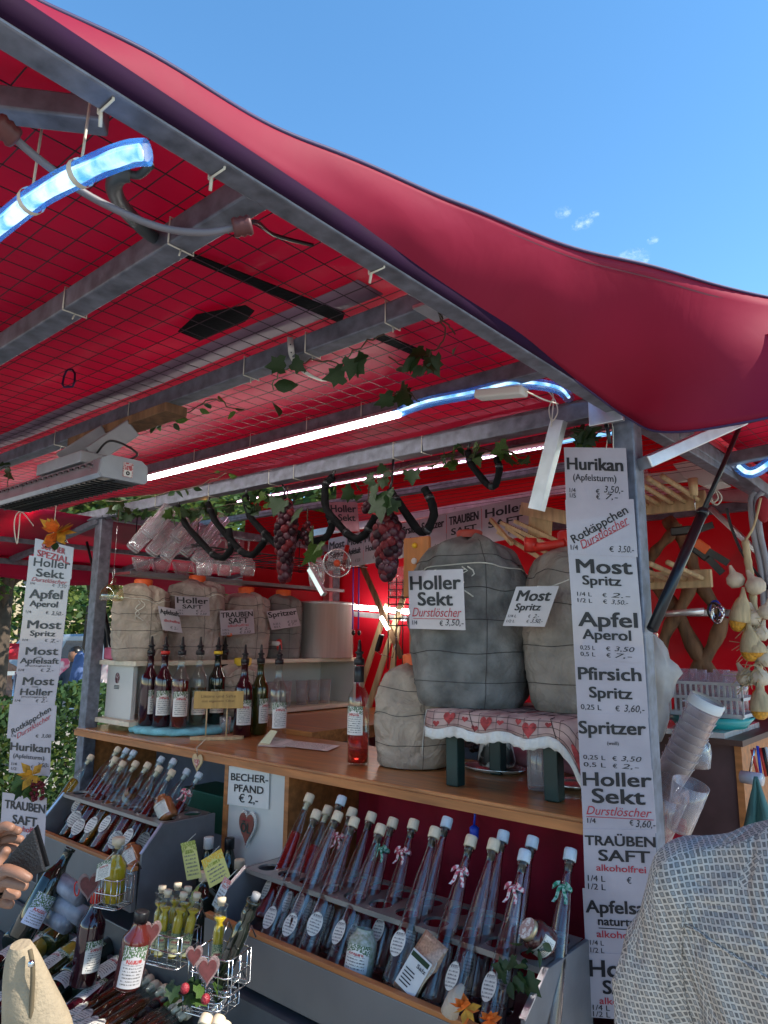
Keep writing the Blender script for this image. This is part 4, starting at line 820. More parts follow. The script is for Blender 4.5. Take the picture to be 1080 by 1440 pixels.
g = G(); g.grid([[Vector((-2.10+.5*j/16, 2.55+.08*math.sin(i/8*3.1)*-1+.03*noise.noise(Vector((i*.7,j*.7,2))), 1.22+.24*i/8+.03*noise.noise(Vector((i*.5,j*.6,7))))) for j in range(17)] for i in range(9)]); g.ob('bag_film', mat('green_film', (.06,.30,.05), .3, transl=.35, coat=.4, bump=.6, bscale=14, col2=(.40,.50,.38), scale=5), t, solid=.001)
# little wooden sign on sticks and papers on the counter
p = PZ(305,1040,ZT); f = tocam(p); rt = Vector((-f.y,f.x,0))*-1
rt = Vector((f.y*-1, f.x, 0)); 
if rt.dot(R_RIGHT) < 0: rt = -rt
t = thing('wooden_sign', 'little wooden plaque on two sticks and a branch slice base on the counter', 'sign', p)
g = G(); rr = []
for k in range(2):
    z = ZT+.001+.012*k; rr.append([p + rt*(.105*math.cos(a)*(1+.06*math.sin(3*a))) + f*(.03*math.sin(a)) + Vector((0,0,z-ZT)) for a in [2*math.pi*j/24 for j in range(24)]])
g.grid(rr, wrap=True); g.add(rr[1], [tuple(range(24))]); g.ob('branch_slice', PALEWOOD, t)
for s_ in (-.045,.035): g = G(); g.tube([p+rt*s_+Vector((0,0,.01)), p+rt*s_+Vector((0,0,.13))], .0028, 8); g.ob('stick', PALEWOOD, t)
g = G(); g.obox(p+Vector((0,0,.155))+f*.004-rt*.0, rt*.098, f*.003, Vector((0,0,.034))); pl_ = g.ob('plaque', mat('yellow_wood', (.50,.32,.10), .5, var=.2, scale=9, stretch=(5,5,.8)), t, bev=.002)
SIGN_P, SIGN_RT, SIGN_F = p, rt, f
t = thing('wooden_heart_tag', 'light wooden heart tag hanging from the counter edge below the wooden sign', 'tag', (0,0,0))
c = PY(277,1073,1.598)
g = G(); g.prism([c+Vector((hx*.062,0,hy*.072)) for hx, hy in heart2d(28)], (0,.004,0)); g.ob('heart', PALEWOOD, t); g = G(); g.prism([c+Vector((hx*.032,-.002,hy*.034)) for hx, hy in heart2d(20)], (0,.0015,0)); g.ob('inner_heart', mat('pale_heart_print', (.6,.42,.36), .6, col2=(.4,.1,.1), scale=160, sharp=True), t)
g = G(); g.tube([c+Vector((0,0,.03)), c+Vector((.01,-.012,.055)), c+Vector((.03,.01,.085))], .0012, 5); g.ob('string', CORD, t)
for (pxs, lab_, m_) in ((((385,1049),(460,1058),(478,1050),(405,1042)),'printed white list lying flat on the counter',label_mat('list_print', leaf_from=1.3, rows=24)),(((362,1050),(400,1052),(412,1041),(380,1036)),'plain white sheet under the printed list on the counter',WHITEP)):
    t = thing('paper_sheet', lab_, 'paper', PZ(*pxs[0],ZT)); dz = .004 if 'list' in lab_ and 'under' not in lab_ else .002
    g = G(); g.add([PZ(*q,ZT)+Vector((0,0,dz)) for q in pxs], [(0,1,2,3)], 0, False, [[(0,0),(1,0),(1,1),(0,1)]]); g.ob('sheet', m_, t)
p = PZ(372,1046,ZT); t = thing('folded_leaflet', 'small folded yellowish leaflet standing by the clear bottle', 'leaflet', p)
g = G(); g.add([p+Vector((-.03,0,.002)),p+Vector((.03,0,.002)),p+Vector((.05,.02,.05)),p+Vector((0,.03,.05)),p+Vector((.06,-.02,.003)),p+Vector((.02,-.05,.003))], [(0,1,2,3),(0,1,4,5)]); g.ob('paper', mat('cream_paper', (.62,.62,.42), .6), t, solid=.0006)
def sheet_part(TL, TR, BL, lines, parent, name='sheet', m=None, label=None, under=(), top=0.0, thick=.0012):
    TL = Vector(TL); EX = Vector(TR)-TL; EZ = Vector(BL)-TL; n = EX.cross(EZ).normalized()*-1
    if n.dot(CAM - TL) < 0: n = -n
    TL = TL + n*top
    g = G(); nx = 6; rows = []
    for i in range(5):
        rows.append([TL + EX*(j/nx) + EZ*(i/4) for j in range(nx+1)])
    pad = .012; c = TL + EX/2 + EZ/2
    g.obox(c - n*(thick/2), EX/2, EZ/2, n*(thick/2)); s_ = g.ob(name, m or PAPER, parent)
    if label: s_['label'] = label
    g = G()
    for L_ in lines: lay(g, *L_[:5], TL, EX, EZ, n, **(L_[5] if len(L_) > 5 else {}))
    for (u0,u1,v,th,mi,ro) in under:
        a_ = TL+EX*u0+EZ*v; b_ = TL+EX*u1+EZ*(v - ro); up_ = EZ.normalized(); d_ = up_*th*EZ.length
        g.add([a_+n*.0012, b_+n*.0012, b_+d_+n*.0012, a_+d_+n*.0012], [(0,1,2,3)], mi)
    if g.v: g.ob('lettering', [INK, REDINK], s_)
    return s_
HW = dict(shear=.25, bold=.006); SM = dict(bold=.012); RI = dict(mi=1, shear=.35, bold=.004); BO = dict(bold=.040)
def prices(a, b=None, p1='3,50.-', p2='7,-', v1=.80, v2=.92, l1='1/4 L', l2='1/2 L', ua=.10, ub=.32, pa=.48, pb=.88):
    L_ = [(a, ua, ub, v1, .075, SM), ('€', pa, pa+.06, v1, .07, SM), (p1, pa+.12, pb, v1, .085, HW)]
    if b: L_ += [(b, ua, ub, v2, .075, SM), ('€', pa, pa+.06, v2, .07, SM), (p2, pa+.12, pb-.04, v2, .08, HW)]
    return L_
# ---- right strip of price sheets hanging on the post
def strip_sheet(tl, tr, bl, y): return PY(*tl, y), PY(*tr, y), PY(*bl, y)
TAPE_M = thin_glass('sticky_tape', (.80,.77,.72), .12, .4, .15)
rs_ = thing('price_list_strip', 'long strip of laminated drink price sheets hanging down the right post', 'price list', PY(840,629,1.59))
RS = [((793,629),(880,630),(796,703),'Hurikan', [('Hurikan',.05,.94,.42,.22,BO),('(Apfelsturm)',.14,.83,.62,.12,SM),('1/4',.07,.17,.85,.08,SM),('1/5',.07,.17,.95,.08,SM),('€',.50,.56,.85,.08,SM),('3,50,-',.63,.93,.82,.12,HW),('€',.50,.56,.95,.08,SM),('7,-',.65,.84,.94,.10,HW)],[]),
 ((795,703),(891,702),(799,779),'Rotkäppchen', [('Rotkäppchen',.05,.98,.52,.15,dict(bold=.02,rot=.50)),('Durstlöscher',.18,.98,.66,.15,dict(mi=1,shear=.3,bold=.008,rot=.50)),('1/4',.05,.16,.92,.09,SM),('€',.62,.68,.93,.09,SM),('3,50.-',.74,.96,.93,.11,HW)],[(.26,.92,.98-.10,.012,1,.45)]),
 ((799,779),(894,780),(804,852),'Most Spritz', [('Most',.12,.93,.36,.26,BO),('Spritz',.20,.76,.58,.17,BO)]+prices('1/4 L','1/2 L','2.-','3,50.-'),[]),
 ((804,852),(901,853),(808,926),'Apfel Aperol', [('Apfel',.10,.94,.38,.26,BO),('Aperol',.15,.84,.62,.18,BO)]+prices('0,25 L','0,5 L','3,50','7,-',.82,.94),[]),
 ((808,926),(906,927),(812,1003),'Pfirsich Spritz', [('Pfirsich',.05,.94,.38,.22,BO),('Spritz',.20,.80,.70,.19,BO),('0,25 L',.06,.36,.92,.09,SM),('€',.56,.62,.92,.09,SM),('3,60,-',.68,.96,.92,.12,HW)],[]),
 ((812,1003),(911,1004),(816,1081),'Spritzer', [('Spritzer',.02,.96,.36,.22,BO),('(weiß)',.42,.58,.55,.06,SM)]+prices('0,25 L','0,5 L','3,50','2,-',.82,.95,ua=.06,ub=.38),[]),
 ((816,1081),(917,1082),(820,1165),'Holler Sekt Durstlöscher', [('Holler',.04,.98,.28,.22,BO),('Sekt',.16,.88,.56,.23,BO),('Durstlöscher',.06,.96,.76,.14,RI),('1/4',.07,.19,.90,.08,SM),('€',.66,.71,.90,.08,SM),('3,60,-',.74,1.0,.92,.11,HW)],[(.06,.98,.79,.012,1,0)]),
 ((820,1165),(921,1167),(823,1253),'Trauben Saft', [('TRAÜBEN',.03,1.0,.26,.15,BO),('SAFT',.22,.92,.50,.17,BO),('alkoholfrei',.18,.86,.66,.10,dict(mi=1,bold=.02)),('1/4 L',.05,.30,.83,.09,SM),('1/2 L',.05,.30,.96,.09,SM),('€',.60,.66,.83,.09,SM)],[]),
 ((819,1249),(924,1251),(824,1343),'Apfel naturtrüb', [('Apfelsaft',.04,1.0,.36,.18,BO),('naturtrüb',.20,.86,.54,.12,BO),('alkoholfrei',.17,.85,.72,.10,dict(mi=1,bold=.02)),('1/4 L',.07,.26,.84,.07,SM),('1/2 L',.07,.26,.95,.07,SM)],[(.20,.86,.58,.012,0,0)]),
 ((825,1340),(928,1342),(829,1430),'Holler Saft', [('Holler',.04,.96,.36,.25,BO),('SAFT',.22,.84,.62,.20,BO),('alkoholfrei',.16,.84,.78,.10,dict(mi=1,bold=.02)),('1/4 L',.06,.30,.88,.08,SM),('1/2 L',.06,.30,.98,.08,SM)],[])]
for i, (tl, tr, bl, nm, lines, und) in enumerate(RS):
    a, b, c = strip_sheet(tl, tr, bl, 1.588); sheet_part(a, b, c, lines, rs_, label='laminated sheet reading ' + nm, under=und, top=.001*(i % 2))
g = G(); a = PY(858,629,1.588)
for dx in (-.01,.008): g.tube([a+Vector((dx,0,-.004)), a+Vector((dx*.6,.012,.05)), a+Vector((-.02,.03,.16))], .0011, 5)
g.ob('hanging_string', CORD, rs_)
g = G(); g.tube([a+Vector((.0,0,.01)), a+Vector((-.006,.004,.045)), a+Vector((-.012,.01,.06))], .005, 8); g.ob('clip', BLACKP, rs_)
tie = PY(900,890,1.60)
g = G(); g.beam(PY(862,893,1.594), PY(925,893,1.59), .003, .008); g.ob('clear_tape', GLASS, rs_)
# ---- left strip
ls = thing('price_list_strip', 'strip of price sheets hanging at the left edge with an autumn bow on top', 'price list', PY(75,750,.95))
def LP(px, py):      # a slightly turned vertical plane through the strip
    o = PD(70, 930, 1.85); nrm = Vector((.25,-1,0)).normalized(); r = ray(px, py); return CAM + r*((o-CAM).dot(nrm)/r.dot(nrm))
LS = [((50,757),(104,770),(46,800),'Sommer Spezial', [('SOMMER',.20,.80,.28,.18,dict(mi=1,bold=.03)),('SPEZIAL',.10,.92,.54,.20,dict(mi=1,bold=.03))],[]),
 ((41,781),(101,786),(37,822),'Holler Sekt', [('Holler',.14,.98,.34,.28,BO),('Sekt',.22,.86,.68,.26,BO),('Durstlöscher',.12,.95,.86,.14,RI),('1/4',.10,.20,.97,.07,SM),('€',.62,.67,.97,.08,SM),('3,50',.74,.94,.98,.11,HW)],[]),
 ((37,822),(97,824),(32,866),'Apfel Aperol', [('Apfel',.12,.88,.42,.27,BO),('Aperol',.15,.80,.68,.18,BO),('1/4',.08,.20,.90,.08,SM),('€',.55,.61,.90,.09,SM),('3,50.-',.68,.96,.92,.12,HW)],[]),
 ((32,866),(92,867),(27,905),'Most Spritz', [('Most',.15,.93,.44,.28,BO),('Spritz',.24,.82,.70,.18,BO),('1/4',.08,.21,.90,.08,SM),('€',.60,.66,.90,.09,SM),('2.-',.72,.92,.91,.12,HW)],[]),
 ((28,905),(88,905),(23,948),'Most mit Apfelsaft', [('Most',.18,.93,.36,.24,BO),('mit',.44,.58,.46,.05,SM),('Apfelsaft',.07,.97,.64,.17,BO),('(fruchtigherb)',.20,.80,.74,.05,SM),('1/4',.06,.19,.90,.08,SM),('€',.58,.64,.90,.09,SM),('2.-',.70,.88,.90,.12,HW)],[]),
 ((24,948),(83,948),(17,992),'Most mit Holler', [('Most',.18,.92,.34,.24,BO),('mit',.42,.56,.42,.05,SM),('Holler',.16,.92,.66,.20,BO),('(fruchtigherb)',.20,.80,.74,.05,SM),('1/4',.06,.19,.88,.08,SM),('€',.56,.62,.88,.09,SM),('2.-',.68,.84,.88,.12,HW)],[]),
 ((14,990),(80,992),(10,1038),'Rotkäppchen', [('Rotkäppchen',.08,.94,.52,.16,dict(bold=.02,rot=.42)),('Durstlöscher',.20,.95,.68,.15,dict(mi=1,shear=.3,bold=.008,rot=.42)),('1/4',.10,.20,.96,.08,SM),('€',.62,.68,.93,.08,SM),('3,00',.74,.94,.92,.10,HW)],[]),
 ((15,1038),(72,1042),(12,1086),'Hurikan', [('Hurikan',.02,.98,.34,.22,BO),('(Apfelsturm)',.10,.86,.56,.12,SM),('1/4',.07,.20,.78,.08,SM),('1/2',.07,.20,.92,.08,SM),('€',.55,.61,.82,.08,SM),('3,50-',.70,.98,.76,.12,HW),('€',.55,.61,.94,.08,SM)],[]),
 ((4,1114),(66,1122),(0,1180),'Trauben Saft', [('TRAUBEN',.08,.98,.32,.17,BO),('SAFT',.28,.82,.62,.18,BO),('alkoholfrei',.26,.90,.76,.11,dict(mi=1,bold=.02)),('1/4',.10,.20,.92,.08,SM),('€',.6,.66,.88,.08,SM)],[])]
for i, (tl, tr, bl, nm, lines, und) in enumerate(LS):
    sheet_part(LP(*tl), LP(*tr), LP(*bl), lines, ls, label='laminated sheet reading ' + nm, under=und, top=.001*((i+1) % 2), thick=.001)
g = G(); a = LP(74,762); b_ = PZ(86,600,2.18)
g.tube([a, a+Vector((0,0,.10)), Vector((a.x, .947, 2.18))], .001, 5); g.tube([LP(72,1086), LP(55,1118)], .001, 5); g.ob('hanging_string', CORD, ls)
# ---- other signs
def card(tl, tr, bl, y, name_label, lines, und=(), m=None, tie_to=None, f=PY):
    a, b, c = f(*tl, y), f(*tr, y), f(*bl, y); t = thing('price_sign', name_label, 'sign', (a+b)/2); sheet_part(a, b, c, lines, t, name='card', m=m, under=und)
    if tie_to is not None: g = G(); g.tube([(a+b)/2, ((a+b)/2+tie_to)/2+Vector((0,-.01,-.01)), tie_to], .0016, 6); g.ob('tie', CORD, t)
    return t
yb = 1.625
card((574,803),(651,800),(576,884), yb, 'white card reading Holler Sekt tied to the largest grey barrel', [('Holler',.04,.95,.33,.23,BO),('Sekt',.18,.80,.60,.22,BO),('Durstlöscher',.06,.95,.79,.15,RI),('1/4',.06,.15,.93,.07,SM),('€',.56,.62,.94,.08,SM),('3,50,-',.66,.98,.93,.10,HW)], [(.08,.90,.82,.01,1,.0)], tie_to=PY(655,800,1.68))
card((726,825),(786,824),(707,880), 1.70, 'white card reading Most Spritz tied to the right barrel', [('Most',.12,.90,.36,.26,BO),('Spritz',.16,.76,.60,.17,BO),('1/4 L',.06,.26,.78,.07,SM),('1/2 L',.06,.26,.91,.07,SM),('€',.54,.59,.78,.07,SM),('2.-',.66,.80,.79,.10,HW),('€',.54,.59,.91,.07,SM),('3,50,-',.64,.92,.91,.10,HW)], tie_to=PY(800,815,1.76))
xs = -2.80
card((246,838),(294,840),(247,865), xs, 'small card reading Holler Saft on the tallest rosy sack', [('Holler',.05,.95,.36,.30,BO),('SAFT',.20,.78,.64,.20,BO),('1/4 L',.06,.22,.78,.08,SM),('1/2 L',.06,.22,.94,.08,SM),('€ 2.-',.58,.85,.80,.1,HW),('€ 3,50',.58,.90,.95,.1,HW)], f=PX)
card((222,852),(250,857),(229,886), xs+.01, 'tilted card reading Apfelsaft partly behind the Holler Saft card', [('Apfelsaft',.05,1.0,.30,.2,BO),('alkoholfrei',.15,.95,.62,.12,dict(mi=1,bold=.02)),('€ 2.-',.4,.8,.9,.12,HW)], f=PX)
card((309,859),(356,857),(311,894), xs, 'card reading Trauben Saft on the orange capped sack', [('TRAUBEN',.03,.97,.28,.20,BO),('SAFT',.24,.82,.54,.22,BO),('alkoholfrei',.20,.82,.68,.11,dict(mi=1,bold=.02)),('1/4 L',.05,.24,.82,.08,SM),('1/2 L',.05,.24,.96,.08,SM),('€ 2.-',.54,.86,.83,.1,HW),('€ 3,50',.54,.88,.97,.1,HW)], f=PX)
card((375,860),(416,855),(382,886), xs, 'slanted card reading Spritzer on the grey brown sack', [('Spritzer',.02,.98,.34,.28,BO),('0,25 L',.10,.34,.76,.1,SM),('0,5 L',.10,.32,.92,.1,SM),('€ 3,50',.58,.92,.76,.12,HW),('€ 7.-',.58,.84,.92,.12,HW)], f=PX)
card((321,1077),(379,1081),(319,1131), 1.622, 'white paper reading Becher-Pfand 2 euro on the white panel', [('BECHER-',.09,.98,.36,.18,BO),('PFAND',.18,.88,.64,.18,BO),('€ 2,-',.30,.76,.90,.20,dict(bold=.02))], m=mat('plain_paper', (.70,.69,.67), .6, var=.03))
# gingerbread heart with OEL
t = thing('heart_sign', 'brown gingerbread style heart reading Öl on the white counter panel', 'sign', PY(349,1165,1.61)); c = PY(349,1163,1.618)
g = G(); g.prism([c+Vector((hx*.088,0,hy*.128-.004)) for hx, hy in heart2d(40)], (0,-.006,0)); g.ob('lace_edge', LACE, t)
g = G(); g.prism([c+Vector((hx*.074,-.0062,hy*.110-.004)) for hx, hy in heart2d(40)], (0,-.004,0)); g.ob('heart', GINGER, t)
g = G(); TLh = c+Vector((-.035,-.0108,.035)); EXh = Vector((.07,0,0)); EZh = Vector((0,0,-.07)); lay(g, 'ÖL', .16,.84,.72,.42, TLh, EXh, EZh, Vector((0,-1,0)), bold=.03); g.ob('lettering', [mat('dark_green_ink',(.02,.05,.04),.5), REDINK], t)
g = G()
for k in range(44):
    hx, hy = heart2d(44)[k]; g.sphere(c+Vector((hx*.081,-.008,hy*.119-.004)), .0016, 6, 4)
g.ob('icing_beads', LACE, t)
g = G(); lay(g, 'Kürbiskern', .14,.86,.24,.13, TLh+Vector((0,0,.004)), EXh, EZh, Vector((0,-1,0)), bold=.01); g.ob('lettering', [REDINK, REDINK], t)
# plaque writing
g = G(); TLp = SIGN_P+Vector((0,0,.189))+SIGN_F*.0072-SIGN_RT*.098; lay(g, 'Liköre und Säfte', .14,.84,.36,.16, TLp, SIGN_RT*.196, Vector((0,0,-.068)), SIGN_F, bold=0); lay(g, 'aus eigenem Obst', .16,.82,.62,.13, TLp, SIGN_RT*.196, Vector((0,0,-.068)), SIGN_F, bold=0); g.ob('lettering', [mat('burnt_print', (.14,.07,.03), .6), REDINK], pl_)
# white rail of signs at the back
t = thing('sign_rail', 'long white rail of drink names high at the back of the stall', 'sign', PY(600,735,2.65))
ya = 2.62; A0 = PY(462,758,ya); A1 = PY(745,697,ya)
def rail(u): p = A0.lerp(A1, u); return p
g = G(); g.beam(A0+Vector((-.9,.02,.02)), A1+Vector((.5,.02,.02)), .03, .035); g.ob('rail', ALU, t)
names = [(.00,.11,'Most','Spritz'),(.11,.21,'Most','Apfelsaft'),(.21,.31,'Most','Holler'),(.31,.40,'Apfel','Aperol'),(.40,.51,'Pfirsich','Spritz'),(.51,.64,'Spritzer',''),(.64,.80,'TRAUBEN','SAFT'),(.80,1.0,'Holler','SAFT')]
for (u0,u1,a_,b_) in names:
    TL = rail(u0); TR = rail(u1)-Vector((.003,0,0)); BL = TL+Vector((.0,0,-.17)); ln = [(a_,.08,.92,.34,.22,BO)] + ([(b_,.14,.86,.62,.17,BO)] if b_ else []) + [('€ 3,50',.55,.85,.88,.09,HW)]
    sheet_part(TL, TR, BL, ln, t, name='sheet')
t = thing('price_sign', 'rosy card reading Holler Sekt hanging alone before the back rail', 'sign', PY(480,700,2.2))
sheet_part(PY(463,706,2.2), PY(502,706,2.2), PY(466,746,2.2), [('Holler',.05,.95,.35,.24,BO),('Sekt',.3,.9,.65,.22,BO)], t, name='card', m=mat('rosy_card', (.45,.20,.24), .4))
# wooden box with thermometer
t = thing('wooden_wall_box', 'orange brown wooden thermometer board left of the big barrel', 'wall board', PY(582,775,2.3))
a = PY(567,757,2.3); b_ = PY(597,757,2.3); c_ = PY(569,840,2.3); g = G(); g.box((a.x,2.3,c_.z), (b_.x+.02,2.32,a.z)); g.ob('board', mat('orange_wood', (.50,.20,.05), .4, var=.2, scale=8, stretch=(5,5,.8)), t, bev=.006)
p = PY(583,789,2.297); g = G(); g.lathe([(.001,0),(.013,0),(.013,.006),(.011,.007),(.001,.007)], 20, Matrix.Translation(p) @ Matrix.Rotation(math.pi/2,4,'X')); g.ob('dial', WHITEP, t); g = G(); g.sphere(PY(583,767,2.295), .012, 10, 6); g.ob('knob', YELLOWP, t)

# ================================================================ HANGING THINGS under the front rail
def hook(pix, label, y=1.60, r=.0125):
    P = [PY(px, py, y) for px, py in pix]; top = P[0]; t = thing('foam_hook', label, 'hook', top, 'black foam covered hooks on the front rail')
    F = []
    for i in range(len(P)-1):
        for k in range(4): F.append(P[i].lerp(P[i+1], k/4))
    F.append(P[-1]); S = [F[0]] + [(F[i-1]+F[i]*2+F[i+1])/4 for i in range(1,len(F)-1)] + [F[-1]]
    g = G(); g.tube(S, [r*(1+.07*math.sin(i*2.1)) for i in range(len(S))], 12); g.ob('foam_sleeve', BLACKF, t)
    for i in (3, len(S)//2, len(S)-4):
        d = (S[i+1]-S[i-1]).normalized(); g = G(); g.tube([S[i]-d*.006, S[i]+d*.006], r*1.12, 12); g.ob('tape_wrap', BLACKP, t)
    g = G(); g.tube([top, top+Vector((0,.01,.03)), Vector((top.x,YF,2.19))], .004, 8); g.ob('suspension', BLACKP, t)
    return t
hook([(250,712),(256,727),(262,740),(301,782),(315,785),(326,772),(322,744)], 'leftmost black foam hook, just right of the hanging tumblers')
hook([(292,708),(297,720),(303,734),(341,778),(356,781),(372,762),(376,748)], 'second black foam hook from the left')
hook([(345,697),(347,712),(353,730),(394,772),(408,768),(418,752)], 'third black foam hook, half behind the left grape bunch')
hook([(398,700),(398,716),(404,742),(440,762),(460,756),(468,738),(462,724)], 'black foam hook showing between the left grape bunch and the fan', 1.66)
hook([(468,671),(457,681),(457,716),(488,751),(503,759),(515,750),(528,726)], 'large black foam hook left of the right grape bunch')
hook([(548,690),(560,706),(589,748),(601,747),(611,724),(607,705),(597,687)], 'black foam hook just right of the right grape bunch')
hook([(658,634),(661,652),(687,684),(697,684),(703,660),(698,643)], 'small black foam hook farthest right on the front rail', r=.0095)
# leaves
def leaf_mesh(name, m):
    pts = [(0,0),(.20,.10),(.42,.02),(.50,.28),(.36,.42),(.46,.66),(.22,.66),(0,1.0),(-.22,.66),(-.46,.66),(-.36,.42),(-.50,.28),(-.42,.02),(-.20,.10)]
    me = bpy.data.meshes.new(name); vs = [(0,.38,-.10)] + [(x, y, .10*abs(x)*2 - .16*y*y) for x, y in pts]; n = len(pts)
    me.from_pydata(vs, [], [(0, i+1, (i+1) % n + 1) for i in range(n)]); me.materials.append(m); me.polygons.foreach_set('use_smooth', [True]*n); me.update(); return me
def oval_leaf(name, m):
    pts = [(0,0),(.22,.18),(.30,.42),(.20,.72),(0,1),(-.20,.72),(-.30,.42),(-.22,.18)]; me = bpy.data.meshes.new(name)
    vs = [(0,.45,-.07)] + [(x, y, .15*abs(x) - .2*(y-.3)**2) for x, y in pts]; n = len(pts); me.from_pydata(vs, [], [(0,i+1,(i+1)%n+1) for i in range(n)]); me.materials.append(m); me.polygons.foreach_set('use_smooth',[True]*n); me.update(); return me
LM = [leaf_mesh('leaf', LEAF), leaf_mesh('leaf', LEAFL), oval_leaf('leaf', LEAF), oval_leaf('leaf', LEAFL)]
def add_leaf(parent, p, size, rs, kinds=(0,1), direction=None):
    o = bpy.data.objects.new('leaf', LM[rs.choice(kinds)]); COL.objects.link(o); o.parent = parent
    d = Vector(direction) if direction else Vector((rs.uniform(-1,1), rs.uniform(-1,1), rs.uniform(-1.1,.1))); d.normalize()
    q = d.to_track_quat('Y','Z').to_matrix().to_4x4() @ Matrix.Rotation(rs.uniform(0,6.28),4,'Y')
    s = size*rs.uniform(.75,1.25); o.matrix_basis = mw(parent).inverted() @ Matrix.Translation(p) @ q @ Matrix.Diagonal((s,s,s,1)); return o
def vine(pix, y, label, n, size, seed, kinds=(0,1), plane=PY, group='leafy garlands wound round the stall bars'):
    rs = random.Random(seed); P = [plane(px, py, y) for px, py in pix]; t = thing('vine_garland', label, 'garland', P[0], group)
    F = []
    for i in range(len(P)-1):
        for k in range(5): u = k/5; F.append(P[i].lerp(P[i+1], u) + Vector((rs.uniform(-1,1), rs.uniform(-1,1), rs.uniform(-1,1)))*.006)
    F.append(P[-1]); g = G(); g.tube(F, .0016, 5); g.ob('stem', STEM, t)
    for k in range(n): add_leaf(t, rs.choice(F) + Vector((rs.uniform(-1,1), rs.uniform(-1,1), rs.uniform(-1,.6)))*size*.5, size, rs, kinds)
    return t
vine([(165,600),(215,598),(262,580),(300,560),(330,575)], 2.17, 'garland with small drooping leaves beneath the middle canopy bar', 15, .034, 1, (2,3,2), PZ)
vine([(380,545),(395,520),(440,505),(480,515),(500,490),(540,470)], 2.16, 'garland of big dark leaves beside the white strap under the canopy', 8, .046, 2, (0,0,2), PZ)
vine([(548,500),(580,520),(600,500),(625,480),(615,440),(640,470)], 2.17, 'dark leafy twig hanging near the side beam', 9, .045, 3, (0,0,2), PZ)
vine([(545,560),(565,548),(590,565)], 2.17, 'few dark leaves on the light tube where it turns blue', 3, .055, 4, (0,), PZ)
vine([(130,720),(180,715),(240,718),(290,715),(350,705),(400,700)], 1.60, 'dense vine garland over the hanging tumblers on the left half of the front rail', 56, .052, 5, (0,0,1))
vine([(500,690),(540,665),(580,655),(620,645),(650,630),(690,632),(740,640)], 1.59, 'bright green vine garland on the right half of the front rail', 24, .048, 6, (1,1,0))
vine([(150,705),(200,700),(250,690),(290,680),(318,665)], 1.40, 'thin twig with small round leaves below the end of the heater', 8, .04, 7, (3,2))
vine([(0,660),(15,655),(10,685),(20,700)], .95, 'few dark leaves at the left edge above the heater', 6, .05, 8, (0,))
vine([(800,606),(830,612),(860,606)], 1.66, 'garland piece with a pale flower behind the top of the right price strip', 8, .05, 9, (0,1))
# grape bunches
def sph_mesh(name, m, n=10, k=7):
    g = G(); g.sphere((0,0,0), 1, n, k); o = g.ob(name, m, None); me = o.data; bpy.data.objects.remove(o); return me
GM = [sph_mesh('grape', GRAPE), sph_mesh('grape', GRAPED), sph_mesh('grape', mat('dusky_grape', (.06,.012,.022), .35, var=.6, scale=9))]
def grapes(px, y0_, y1_, y, label, n, r, wid, seed, leafpix=()):
    rs = random.Random(seed); a = PY(px, y0_, y); b = PY(px, y1_, y); t = thing('grape_bunch', label, 'grapes', a, 'artificial grape bunches'); g = G(); g.tube([a+Vector((0,0,.05)), a, b], .0025, 6); g.ob('stem', STEM, t); H = (a-b).length
    for k in range(n):
        u = (k+.5)/n; wdt = wid*(math.sin(min(1,u*2.6)*math.pi/2))*(1-.72*u**1.6); an = k*2.399; rr = wdt*rs.uniform(.65,1.0)
        o = bpy.data.objects.new('grape', rs.choice(GM)); COL.objects.link(o); o.parent = t; o.location = Vector((math.cos(an)*rr, math.sin(an)*rr*.8, -u*H)); s = r*rs.uniform(.85,1.15); o.scale = (s,s,s*1.12); o.rotation_euler = (rs.random(), rs.random(), 0)
    for (lx, ly, sz_, kd) in leafpix: add_leaf(t, PY(lx, ly, y-.03), sz_, rs, (kd,), (rs.uniform(-.3,.3), -.4, -1))
    return t
grapes(404, 706, 815, 1.56, 'long bunch of dark red grapes in front of the left hooks', 86, .0145, .044, 1, [(395,700,.075,0),(418,715,.06,0),(440,742,.07,1),(452,760,.06,1)])
grapes(546, 722, 812, 1.56, 'rounder bunch of red grapes with a big leaf in front of the middle hooks', 84, .0150, .048, 2, [(541,690,.085,0),(530,680,.07,0),(552,700,.07,0)])
grapes(518, 706, 720, 1.60, 'tiny cluster of dark grapes behind the right bunch', 9, .010, .025, 3)
grapes(232, 735, 762, 1.66, 'small black grape cluster among the hanging tumblers', 26, .008, .022, 4, [(225,722,.07,0)])
grapes(432, 735, 765, 1.62, 'small loose cluster right of the long left bunch', 14, .010, .025, 5, [(445,765,.07,1)])
